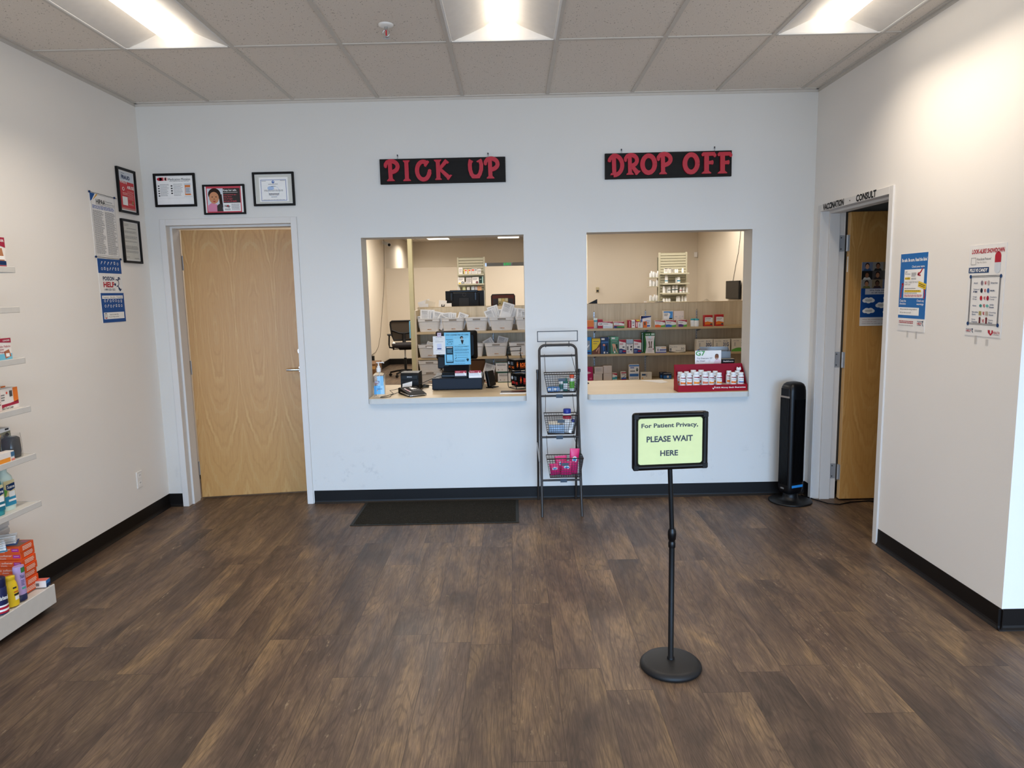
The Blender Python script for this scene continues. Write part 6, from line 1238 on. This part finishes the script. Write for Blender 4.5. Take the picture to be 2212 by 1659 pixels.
# ------------------------------------------------------------------ slatted shelf towers
SLAT = M('#b9b49c', .5, .3); SLATD = M('#8f8a72', .6)
def tower(label, x0, x1, y, ztop, shelves, dep=.22):
    t = thing('slatted_shelf_tower', label, 'shelves', ((x0 + x1) / 2, y, 0)); w = x1 - x0; mb = MB(); k = 0; z = .06
    MB().box(-w / 2, w / 2, .022, .05, 0, ztop, SLATD).build('back_panel', t)
    mb = MB(); z = ztop - .004
    while z > .3: mb.box(-w / 2 + .014, w / 2 - .014, 0, .024, z - .0455, z - .006, SLAT, .002); z -= .0475
    mb.build('slat_panel', t)
    for s in (-1, 1): MB().box(s * (w / 2) - .014, s * (w / 2) + .014, -.006, .05, 0, ztop + .006, SLAT, .002).build('upright', t)
    for z in shelves: MB().box(-w / 2 + .0, w / 2 - .0, -dep, 0, z - .016, z, SLAT, .002).box(-w / 2, w / 2, -dep - .006, -dep, z - .024, z + .004, SLAT, .002).build('shelf', t)
    MB().box(-w / 2, w / 2, -dep - .05, .05, 0, .12, SLAT).build('base', t)
    return t
TY = 7.0
tower('slatted shelf tower of small medicine boxes behind the monitor', 1.745, 2.205, TY + .2, 2.205, (1.913, 1.745, 1.625, 1.40))
tower('slatted shelf tower of white stock bottles seen through the drop off window', 5.30, 5.77, TY + .2, 2.215, (1.853, 1.682, 1.512, 1.362))
def tb(label, x0, x1, z, h, mat, art=None, y=TY + .06, dep=.06): return carton('medicine_box', label + ' on the tower behind the monitor', 'box', ((x0 + x1) / 2, y, z + .0005), (x1 - x0, dep, h), mat, art, 0, 'medicine boxes on the slatted tower')
ll = lambda a, mb, w, d, h: a.lines(.15, .25, .85, .8, 4, GREYINK, 2, .35)
orr = lambda a, mb, w, d, h: (a.rect(0, 0, .2, 1, YELLOW, 1.5), a.rect(.25, .12, .85, .4, M('#dd5a35', .5), 2), a.lines(.3, .5, .8, .9, 3, LTINK, 2))
tb('cream box with grey print first on the top shelf', 1.768, 1.836, 1.913, .115, OFFW, ll); tb('narrow box with an orange square and yellow edge', 1.858, 1.918, 1.913, .085, OFFW, orr); tb('second narrow box with an orange square', 1.927, 1.982, 1.913, .085, OFFW, orr)
tb('wide box with an orange corner', 1.990, 2.094, 1.913, .09, OFFW, lambda a, mb, w, d, h: (a.rect(.05, .1, .45, .4, M('#dd5a35', .5), 2), a.rect(.5, .15, .9, .35, GREYINK, 2), a.lines(.1, .5, .9, .9, 3, LTINK, 2))); tb('cream box with a dark top at the shelf end', 2.101, 2.153, 1.913, .094, OFFW, lambda a, mb, w, d, h: (a.rect(0, 0, 1, .06, INK, 2), a.lines(.1, .3, .9, .8, 3, GREYINK, 2)))
dial = lambda c: lambda a, mb, w, d, h: (a.lines(.1, .2, .8, .5, 3, GREYINK, 2), a.disc(.72, .82, .2, .2, MIDINK, 2), a.disc(.72, .82, .1, .1, c, 3))
tb('large white box with a dial and yellow sticker', 1.750, 1.862, 1.745, .115, OFFW, lambda a, mb, w, d, h: (dial(SKYGREY)(a, mb, w, d, h), a.rect(.1, .8, .42, 1, YELLOW, 3))); tb('grey white box in the middle of the shelf', 1.892, 1.992, 1.745, .112, M('#cfc7c2', .5), ll); tb('large white box with a red dial', 1.999, 2.115, 1.745, .117, OFFW, dial(M('#b05058', .5))); tb('dark green box standing at the shelf end', 2.119, 2.168, 1.745, .118, M('#12352f', .5), lambda a, mb, w, d, h: a.rect(.2, .35, .8, .4, OFFW, 2)); tb('pale teal box edge at the very end', 2.171, 2.186, 1.745, .128, M('#a8cfc9', .5)); tb('flat cream box in front of the grey white one', 1.872, 1.982, 1.745, .03, OFFW, ll, TY + .005, .04)
for x0, x1, h, c, lab in ((1.742, 1.780, .075, OFFW, 'white bottle box first'), (1.828, 1.877, .072, M('#d9dca8', .5), 'pale green box'), (1.902, 1.950, .066, OFFW, 'small white box with red print'), (1.981, 2.030, .075, M('#d6e3ea', .5), 'pale blue box'), (2.042, 2.083, .073, M('#cfc8cc', .5), 'lilac grey box'), (2.088, 2.156, .08, M('#cf9b6c', .5), 'orange brown striped box')): tb(lab + ' low', x0, x1, 1.625, h, c, ll)
STOCK = 'white stock bottles on the pharmacy shelves'
def stock(label, x, y, z, r, h, band=None): return rack_jar('stock_bottle', label, 'bottle', (x, y, z + .0005), r, h, PLASTW, PLASTW, band, .82, STOCK)
GB = M('#2b4a48', .5); BB = M('#2f8fb5', .5)
tz = [1.853, 1.682, 1.512, 1.362]; yy = TY + .06
def vb(label, x0, x1, z, h, mat, art=None): return carton('medicine_box', label + ' on the white bottle tower', 'box', ((x0 + x1) / 2, yy, z + .0005), (x1 - x0, .06, h), mat, art)
vb('white box with a black top', 5.350, 5.404, tz[0], .085, OFFW, lambda a, mb, w, d, h: (a.rect(0, 0, 1, .1, INK, 2), ll(a, mb, w, d, h))); vb('slim white box with black top', 5.419, 5.440, tz[0], .085, OFFW, plain((0, 0, 1, .1, INK))); vb('second slim white box with black top', 5.444, 5.463, tz[0], .085, OFFW, plain((0, 0, 1, .1, INK))); vb('grey printed box', 5.467, 5.508, tz[0], .078, M('#b3aea4', .5), ll)
stock('small white bottle pair, first on the top shelf of the bottle tower', 5.542, yy, tz[0], .017, .07); stock('small white bottle pair, second on the top shelf of the bottle tower', 5.578, yy, tz[0], .017, .07); stock('white bottle alone at the end of the top shelf of the bottle tower', 5.672, yy, tz[0], .019, .085)
stock('tallest white bottle with a blue mark on the second shelf of the bottle tower', 5.391, yy, tz[1], .028, .14); MB().lathe([(.0285, .035), (.0285, .05)], BB, 20).build('label_print', bpy.data.objects['stock_bottle.003'])
stock('white bottle half hidden on the second shelf of the bottle tower', 5.578, yy + .04, tz[1], .024, .10); o = stock('white bottle with a teal mark on the second shelf of the bottle tower', 5.602, yy - .01, tz[1], .027, .105); MB().lathe([(.0275, .03), (.0275, .05)], BB, 20).build('label_print', o)
for k, (x, r, h, b) in enumerate(((5.352, .026, .118, None), (5.418, .020, .11, None), (5.443, .024, .115, GB), (5.512, .025, .128, GB), (5.568, .025, .13, GB), (5.640, .022, .1, LR), (5.690, .018, .1, GREYINK), (5.715, .017, .098, INK), (5.75, .018, .1, None))):
    o = stock('white stock bottle on the third shelf of the bottle tower, number %s along' % ('one two three four five six seven eight nine'.split()[k]), x, yy + (.035 if k in (1, 7) else 0), tz[2], r, h)
    if b: MB().lathe([(r * 1.015, h * .38), (r * 1.015, h * .5)], b, 20).build('label_print', o)
for k, (x, r, h) in enumerate(((5.35, .022, .058), (5.40, .022, .058), (5.445, .022, .058), (5.582, .02, .09), (5.612, .026, .095), (5.672, .019, .1), (5.728, .025, .095))): stock('white stock bottle on the lowest visible shelf of the bottle tower, %s' % ('first squat one|second squat one|third squat one|half hidden tall one|broad tall one|slim dark capped one|end one'.split('|')[k]), x, yy, tz[3], r, h)
# side bay of bottles next to the tower
t = thing('side_shelf_bay', 'narrow shelf bay of white bottles beside the slatted tower', 'shelves', (5.40, 8.2, 0))
MB().box(.075, .125, -.02, .06, 0, 2.18, M('#6f705c', .6)).build('slotted_upright', t); mb = MB()
for k in range(36): mb.box(.088, .112, -.0215, -.019, .62 + .043 * k, .645 + .043 * k, INK)
mb.build('slots', t)
for z in (1.806, 1.640, 1.365): MB().box(-.115, .125, -.18, .06, z - .016, z, SLAT, .002).build('shelf', t)
MB().box(-.115, .125, -.18, .06, 0, .1, SLAT).build('base', t)
for j, z in enumerate((1.806, 1.640, 1.365)):
    for k in range(8): stock('white stock bottle in the side bay, %s shelf, %s' % (('upper', 'middle', 'lower')[j], 'first second third fourth fifth sixth seventh eighth'.split()[k] + ' along'), 5.308 + .030 * k, 8.06 + .05 * (k % 2), z, .0195, .082 + .035 * ((k * 7 + j * 3) % 4) / 3)
# ------------------------------------------------------------------ walls at the back: fixtures
t = thing('wall_thermostat', 'small dark and cream thermostat on the far tan wall', 'thermostat', (4.401, 8.85, 1.596)); MB().box(-.032, .032, -.022, 0, -.05, .05, M('#b3a684', .5), .004).build('cover', t); MB().box(-.022, .022, -.024, -.021, -.04, -.006, INK).build('display', t)
t = thing('wall_sensor', 'small white sensor box high on the far tan wall near the corner', 'sensor', (6.36, 8.85, 2.247)); MB().box(-.03, .03, -.035, 0, -.05, .05, WHITE, .006).build('cover', t)
t = thing('wall_screen', 'black flat screen mounted on the tan side wall', 'screen', (6.4, 6.46, 1.552)); MB().box(-.05, -.02, -.36, .34, -.155, .145, BLACK, .004).build('screen_housing', t); MB().box(-.0515, -.0495, -.34, .32, -.14, .13, BLACKG).build('screen', t); MB().box(-.02, 0, -.08, .08, -.06, .06, INK).build('wall_mount', t)
tag(MB().tube([(6.392, 6.55, 1.69), (6.392, 6.42, 1.95), (6.392, 6.30, 2.15), (6.39, 6.22, 2.38), (6.39, 6.18, 2.6), (6.39, 6.16, 2.97)], .004, INK, 6).build('screen_cable'), 'thin dark cable running up the tan wall from the black screen', 'cable')
t = thing('security_camera', 'small bullet security camera high in the tan room corner', 'camera', (-0.14, 10.35, 2.70)); MB().rod((0, 0, .02), (.012, 0, .02), .035, WHITE, 20).rod((.01, 0, .02), (.08, -.06, .0), .01, WHITE, 10).build('bracket', t)
MB().rod((.05, -.02, .01), (.19, -.26, -.05), .036, SKYGREY, 20).build('camera_body', t); MB().rod((.188, -.258, -.049), (.193, -.267, -.051), .031, BLACKG, 20).build('lens', t)
tag(MB().tube([(-.132, 10.50, 2.97), (-.132, 10.44, 2.4), (-.132, 10.34, 1.95), (-.132, 10.18, 1.62), (-.132, 10.06, 1.45), (-.132, 9.85, 1.12), (-.132, 9.56, .70), (-.132, 9.3, .50), (-.132, 9.0, .42), (-.132, 8.6, .40)], .004, M('#4a3f35', .6), 6).build('camera_cable'), 'thin dark cable hanging down the tan wall from the security camera', 'cable')
t = thing('wall_adapter', 'black power adapter plugged in low on the tan side wall', 'adapter', (-.14, 8.5, .30)); MB().box(0, .07, -.06, .06, -.12, .09, BLACK, .008).build('body', t); MB().box(0, .012, -.05, .05, .09, .15, WHITE).build('outlet_plate', t)
t = thing('brown_cabinet', 'low brown cabinet against the tan side wall behind the sanitizer', 'cabinet', (.0, 7.7, 0)); MB().box(-.138, .16, -.3, .35, 0, .34, M('#6b4a2b', .5), .004).build('body', t); MB().box(-.138, .165, -.302, -.298, .24, .30, M('#b78a52', .5)).build('drawer_front', t)
mb = MB(); t = thing('exit_sign', 'small green exit sign in the hall gap above the partition', 'sign', (2.57, 15.6, 2.405)); MB().box(-.14, .14, -.05, 0, -.07, .07, WHITE, .004).build('housing', t); a = Art(mb, (-.13, -.0505, .06), (.26, 0, 0), (0, 0, -.12)); a.text('EXIT', .08, .12, .92, .88, emit('#35c05a', 0.7), 1, .03); mb.build('lettering', t)
# ------------------------------------------------------------------ office chair
t = thing('office_chair', 'black mesh backed office chair by the tan wall behind the sanitizer', 'chair', (0.58, 8.30, 0), math.radians(12))
CB = M('#0f0d0c', .6, .3); MESHM = M('#463d33', .7, .2)
for k in range(5):
    an = 2 * PI * k / 5 + .3; c, s = math.cos(an), math.sin(an)
    MB().tube([(.03 * c, .03 * s, .12), (.16 * c, .16 * s, .105), (.31 * c, .31 * s, .075)], .018, CB, 8).build('leg', t)
    MB().rod((.31 * c - .016 * s, .31 * s + .016 * c, .028), (.31 * c + .016 * s, .31 * s - .016 * c, .028), .028, CB, 16).rod((.31 * c, .31 * s, .04), (.31 * c, .31 * s, .08), .009, CB, 8).build('caster', t)
MB().rod((0, 0, .09), (0, 0, .36), .026, CB, 16).rod((0, 0, .36), (0, 0, .53), .016, STEEL, 16).build('gas_column', t)
MB().box(-.12, .12, -.12, .12, .52, .565, CB, .012).tube([(-.1, -.02, .54), (-.21, -.03, .535)], .009, CB, 8).rod((-.21, -.03, .535), (-.235, -.03, .535), .016, CB, 10).build('mechanism', t)
MB().loft([sqring(.215, .21, .565, .5), sqring(.245, .24, .585, .45), sqring(.25, .245, .62, .42), sqring(.235, .23, .645, .45), sqring(.15, .15, .652, .6)], M('#2a2728', .8, .2)).build('seat', t)
BY = .21; bo = lambda k, y=0: [(x * k, BY + .05 * abs(x) ** 1 + .10 * max(0, (z - .70)) + y, z) for x, z in ((-.20, .69), (-.235, .80), (-.255, 1.0), (-.25, 1.045), (-.22, 1.065), (.22, 1.065), (.25, 1.045), (.255, 1.0), (.235, .80), (.20, .69))]
MB().tube(bo(1), .017, CB, 8, True).build('back_frame', t)
MB().loft([bo(1), bo(.98, .004)], MESHM, True, False).build('back_mesh', t)
MB().tube([(-.235, BY + .02, .89), (-.09, BY - .005, .83), (0, BY - .008, .82), (.09, BY - .005, .83), (.235, BY + .02, .89)], .016, CB, 8).tube([(0, BY - .005, .83), (0, BY - .01, .72), (0, BY - .03, .64), (0, .1, .56)], .034, CB, 8).build('back_brace', t)
for s in (-1, 1):
    MB().tube([(s * .2, .05, .55), (s * .29, .05, .565), (s * .30, .05, .62), (s * .29, .04, .80)], .016, CB, 8).build('arm_post', t); MB().box(s * .29 - .04, s * .29 + .04, -.10, .14, .80, .825, CB, .01).build('armrest', t)
tag(MB().prism([(-.03, 0), (.03, 0), (-.01, .05)], (0, 0, 0), (1, 0, 0), (0, .6, .8), (0, .003, 0), PAPER).build('paper_scrap', None, (.40, 8.12, .653)), 'small white paper scrap lying on the office chair seat', 'paper')
# ------------------------------------------------------------------ display shelving on the side wall near the photographer
GE = -1.765; GD = .245; GL_ = -3.6
GONM = M('#cfcdc8', .45, .4); GONS = M('#b6b8ba', .5, .3)
t = thing('display_shelving', 'pale metal display shelving with sloped ends along the side wall', 'shelves', (0, 0, 0))
mb = MB(); z = .14
mb.box(.002, .012, GL_, GE + .06, .12, 2.1, GONS)
while z < 2.08: mb.prism([(.012, z), (.022, z + .004), (.022, z + .026), (.012, z + .032)], (0, GL_, 0), (1, 0, 0), (0, 0, 1), (0, GE + .055 - GL_, 0), GONS); z += .037
mb.build('slat_panel', t)
SH = (1.770, 1.575, 1.322, 1.076, .832, .582)
for z in SH: MB().box(.024, GD - .004, GL_, GE, z - .012, z, GONM, .001).box(GD - .006, GD, GL_, GE, z - .026, z + .004, GONM, .002).box(.024, GD, GE - .004, GE, z - .026, z + .002, GONM, .001).build('shelf', t)
MB().box(.002, .262, GL_, GE, .032, .128, GONM, .002).box(.255, .265, GL_, GE, .032, .134, GONM, .002).build('base_deck', t); MB().box(.002, .21, GL_, GE - .02, 0, .031, INK).build('kick_plate', t)
# cartons here face +x, so their fronts turn a quarter
def gbox(name, label, cat, x, y, z, size, mat, art, rz=0.0, group=None): return carton(name, label, cat, (x, y, z + .0005), size, mat, art, math.radians(90) + rz, group)
RX = M('#a3163a', .5)
gbox('bandage_box', 'red white and yellow bandage box on the topmost visible side shelf', 'box', .185, -1.830, SH[0], (.12, .05, .145), OFFW, lambda a, mb, w, d, h: (a.poly([(0, 0), (1, 0), (1, .34), (.6, .26), (0, .22)], RX, 2), a.text('LEADER', .5, .07, .95, .15, PWHITE, 3, .02), a.poly([(.35, .4), (.8, .36), (.9, .78), (.4, .82)], M('#b47a55', .6), 2), a.rect(.5, .62, .9, .74, PWHITE, 3), a.rect(0, .72, .3, 1, YELLOW, 3), a.rect(.45, .78, .97, .92, DKBLUE, 3), a.rect(.45, .93, .97, 1, RX, 3)))
gbox('bandage_box', 'white and sky blue flexible fabric bandage box on the side shelf', 'box', .185, -1.873, SH[2], (.135, .05, .105), OFFW, lambda a, mb, w, d, h: (a.poly([(0, 0), (1, 0), (1, .22), (.5, .18), (0, .14)], RX, 2), a.text('LEADER', .6, .07, .94, .14, PWHITE, 3, .02), a.text('Flexible Fabric', .15, .33, .95, .42, RX, 3, .01), a.text('Adhesive', .15, .46, .6, .55, RX, 3, .01), a.text('Bandages', .15, .59, .68, .68, RX, 3, .01), a.rect(0, .72, 1, 1, M('#6fbcd8', .5), 2), a.poly([(.6, .62), (.85, .52), (.95, .85), (.65, .95)], M('#b06a48', .6), 3), a.rect(.68, .7, .86, .86, PWHITE, 4)))
foot = lambda a, mb, w, d, h: (a.rect(0, 0, 1, 1, OFFW, 1), a.rect(.76, 0, 1, .7, ORANGE, 2), a.rect(0, 0, .06, 1, RX, 2), a.poly([(0, .72), (.6, .70), (1, .62), (1, .8), (.3, .84), (0, .95)], RX, 2), a.text("Athlete's Foot Cream", .06, .84, .7, .96, INK, 3, .01), a.rect(.58, .12, .72, .4, MIDINK, 3), a.disc(.45, .2, .04, .06, M('#e0523a', .5), 3), a.lines(.16, .25, .34, .6, 3, GREYINK, 3))
gbox('cream_box', 'white red and orange foot cream box at the end of the fourth side shelf', 'box', .178, -1.856, SH[3], (.15, .045, .105), OFFW, foot, .05)
gbox('cream_box', 'white red and orange foot cream box standing behind the first one', 'box', .118, -1.852, SH[3], (.14, .045, .11), OFFW, foot, .02)
gbox('cream_box', 'pinkish printed box beside the foot cream boxes', 'box', .185, -1.958, SH[3], (.10, .05, .11), M('#e5d3d0', .5), lambda a, mb, w, d, h: (a.lines(.5, .2, .9, .8, 5, INK, 2, .4), a.rect(.0, .75, .5, 1, RX, 2)), .1)
gbox('brace_box', 'large red and white box with a photo of an arm on the fifth side shelf', 'box', .115, -1.915, SH[4], (.26, .05, .145), OFFW, lambda a, mb, w, d, h: (a.rect(0, .1, 1, .75, RX, 1), a.rect(0, 0, 1, .14, PWHITE, 2), a.poly([(.72, .14), (1, .12), (1, .72), (.6, .74)], M('#8d8a72', .6), 2), a.poly([(.7, .45), (.85, .3), (.95, .45), (.8, .6)], M('#a8764f', .6), 3), a.disc(.9, .27, .06, .1, HAIR, 3), a.lines(.1, .25, .6, .45, 3, PALEPINK, 3), a.rect(0, .66, .62, 1, PWHITE, 3), a.rect(.86, .02, .96, .08, INK, 3)))
t = thing('black_cup', 'black shiny ice bag under a clear cover on the fifth side shelf', 'cup', (.178, -1.838, SH[4] + .0005)); MB().loft([sqring(.028, .03, 0, .6), sqring(.032, .034, .03, .55), sqring(.03, .032, .095, .55), sqring(.02, .022, .105, .7)], M('#17181b', .25, .5)).build('body', t)
MB().loft([sqring(.036, .038, 0, .5), sqring(.037, .039, .06, .5), sqring(.034, .036, .118, .5)], glass('clear_cover', (.95, .95, .95, 1), .05, .95, 1.1), False).build('clear_cover', t)
gbox('ointment_box', 'white and orange ointment box lying at the front of the fifth side shelf', 'box', .215, -1.978, SH[4], (.15, .04, .05), OFFW, lambda a, mb, w, d, h: (a.rect(0, .55, .8, 1, M('#f29a2a', .5), 2), a.rect(.84, .1, 1, .55, M('#3f6f93', .5), 2), a.rect(.84, .75, 1, 1, M('#e08a7a', .5), 2)))
def shampoo(label, x, y, z, body, lab):
    o = thing('shampoo_bottle', label, 'bottle', (x, y, z + .0005), math.radians(80)); MB().loft([sqring(.040, .026, 0, .75), sqring(.043, .028, .02, .75), sqring(.043, .028, .14, .75), sqring(.036, .025, .168, .8), sqring(.018, .018, .19, 1), sqring(.018, .018, .215, 1), sqring(.014, .014, .218, 1)], body).build('bottle_body', o)
    mb = MB(); a = Art(mb, (-.030, -.0283, .15), (.060, 0, 0), (0, 0, -.125)); a.rect(0, 0, 1, .62, M('#d6c99a', .5), 1); a.rect(0, .62, 1, 1, lab, 1); a.poly([(0, .3), (.3, .4), (.1, .6), (0, .6)], GREENM, 2); a.poly([(.2, .16), (1, .12), (1, .36), (.6, .42), (.2, .36)], DKBLUE, 2); a.text('Suave', .28, .19, .95, .32, PWHITE, 3, .01); a.rect(.4, .44, .95, .66, PWHITE, 2); a.rect(.3, .76, 1, .84, PWHITE, 3); mb.build('label_print', o); return o
shampoo('pale mint shampoo bottle at the end of the sixth side shelf', .17, -1.908, SH[5], M('#cfe6df', .3, .5), M('#2f8fb5', .4))
shampoo('teal shampoo bottle cut off by the picture edge on the sixth side shelf', .185, -2.005, SH[5], M('#2a8f96', .3, .5), M('#1f6f86', .4))
# base deck stock
DZ = .134
SOFT = M('#e2541c', .45, .4)
def art_soft(a, mb, w, d, h):
    a.text('fabric softener', .18, .2, .75, .5, M('#f0c9b2', .5), 2, .01); a.text('sheets', .4, .6, .58, .85, M('#f0c9b2', .5), 2); a.rect(.78, .28, .98, .72, M('#b52a86', .5), 2); a.lines(.81, .42, .95, .6, 1, PALEPINK, 3)
    b = right_art(mb, w, d, h); b.lines(.2, .2, .85, .85, 3, M('#f3d6c4', .5), 2, .6, .2, 7)
    c = top_art(mb, w, d, h); c.rect(.3, .1, .95, .9, M('#9a7f6a', .5), 1); c.rect(.75, .15, .95, .4, M('#c07a9a', .5), 2); c.poly([(.35, .3), (.6, .2), (.7, .7), (.4, .8)], M('#5f7a4a', .5), 2)
sx = (.0, .004, -.004, .008, .003, -.003, .002); st = 'lowest second third fourth fifth sixth topmost'.split()
for k in range(7):
    carton('softener_box', 'orange fabric softener box, %s in the stack of seven' % st[k], 'box', (.115 + sx[k], -1.852 + .004 * (k % 3), DZ + .0005 + .0365 * k), (.175, .105, .036), SOFT, art_soft, math.radians(0) + .03 * (k % 2), 'orange softener boxes stacked on the base deck')
# that stack faces the room's long side: fronts toward the photographer
for k, (dx, dy, lab) in enumerate(((.0, .0, 'bag of white cotton swabs lying on top of the orange boxes'), (.02, -.11, 'second bag of white cotton swabs nearer the picture edge'))):
    o = thing('swab_bag', lab, 'bag', (.11 + dx, -1.86 + dy, DZ + .0365 * 7 + .003), .5 + .2 * k, 'cotton swab bags'); r = random.Random(3 + k)
    MB().box(-.05, .05, -.045, .045, 0, .002, M('#3f5fa0', .5) if k == 0 else M('#4aa5c5', .5)).build('backing_card', o)
    mb = MB()
    for q in range(60):
        y = -.04 + .08 * r.random(); z = .005 + .033 * r.random(); e = .006 * (r.random() - .5); mb.rod((-.036, y, z), (.036, y + e, z), .0016, PWHITE, 5); 
        for s in (-1, 1): mb.rod((s * .036, y + (e if s > 0 else 0), z), (s * .045, y + (e if s > 0 else 0), z), .0030, PWHITE, 6)
    mb.build('swab_filling', o)['kind'] = 'stuff'
def tube_bottle(name, label, x, y, prof, mat, capprof, capmat, art, rz=.0, n=28, sy=.7):
    o = thing(name, label, 'bottle', (x, y, DZ + .0005), math.radians(60) + rz); MB().lathe(prof, mat, n, (0, 0, 0), 1, sy).build('bottle_body', o); MB().lathe(capprof, capmat, n, (0, 0, 0), 1, sy).build('cap', o)
    mb = MB(); art(mb); mb.build('label_print', o); return o
def curved(mb, r, z0, z1, a0, a1, mat, sy=.7, n=8, off=.0005):
    for k in range(n):
        A, B = a0 + (a1 - a0) * k / n, a0 + (a1 - a0) * (k + 1) / n; P = lambda an, z: ((r + off) * math.sin(an), -(r + off) * sy * math.cos(an), z); mb.add([P(A, z0), P(B, z0), P(B, z1), P(A, z1)], [(0, 1, 2, 3)], mat)
LIL = M('#b9a3d6', .35, .45)
tube_bottle('lotion_tube', 'lilac hair removal tube standing on its navy cap in front of the orange boxes', .226, -1.955, [(.026, .031), (.0265, .04), (.0265, .10), (.027, .165), (.026, .175)], LIL, [(.0265, 0), (.027, .002), (.027, .030), (.024, .0315), (0, .0315)], M('#20284f', .35), lambda mb: (curved(mb, .0268, .142, .168, -.1, 1.0, M('#3f7f4a', .5)), curved(mb, .0266, .058, .068, -.2, .6, M('#4fae9f', .5)), Art(mb, (-.010, -.0194, .135), (.022, 0, 0), (0, 0, -.02)).text('Nair', 0, 0, 1, 1, DKBLUE, 3), Art(mb, (-.008, -.0194, .105), (.016, 0, 0), (0, 0, -.03)).lines(0, 0, 1, 1, 4, DKBLUE, 3, .4)), .2)
tube_bottle('powder_bottle', 'yellow medicated powder bottle between the lilac tube and the navy can', .226, -2.02, [(.030, 0), (.031, .003), (.031, .09), (.026, .115), (.0215, .124), (.0215, .132)], YELLOW, [(.022, .131), (.023, .133), (.023, .146), (.021, .149), (0, .149)], M('#e3c22a', .4), lambda mb: (curved(mb, .0312, .03, .05, .2, 1.1, PWHITE), curved(mb, .0312, .052, .062, .1, 1.1, INK), curved(mb, .0312, .068, .074, .1, .9, M('#c9542a', .5)), curved(mb, .0312, .088, .096, .0, .6, INK)))
tube_bottle('shaving_can', 'navy, red and white striped shaving cream can at the picture edge', .224, -2.095, [(.032, 0), (.033, .003), (.033, .125), (.031, .13)], M('#1c2450', .3, .5), [(.0315, .129), (.032, .131), (.032, .168), (.029, .174), (0, .176)], M('#161c42', .35), lambda mb: (curved(mb, .0332, .005, .014, -1.2, 1.2, RED, 1), curved(mb, .0332, .014, .024, -1.2, 1.2, PWHITE, 1), curved(mb, .0332, .024, .036, -1.2, 1.2, RED, 1), curved(mb, .0332, .036, .044, -1.2, 1.2, PWHITE, 1), Art(mb, (-.018, -.0336, .09), (.036, 0, 0), (0, 0, -.02)).text('Barbasol', 0, 0, 1, 1, PWHITE, 3, .02)), .1, 28, 1.0)
carton('ointment_box', 'small blue, red and white box at the very end of the base deck', 'box', (.222, -1.795, DZ + .0005), (.055, .04, .036), OFFW, lambda a, mb, w, d, h: (a.rect(.12, .3, .4, .75, GREYINK, 2), (lambda b: (b.rect(0, 0, 1, .5, M('#2f6fb5', .5), 2), b.rect(0, .5, 1, 1, DKBLUE, 2)))(right_art(mb, w, d, h)), top_art(mb, w, d, h).rect(0, 0, 1, 1, M('#d96a5f', .5), 1)), .15)
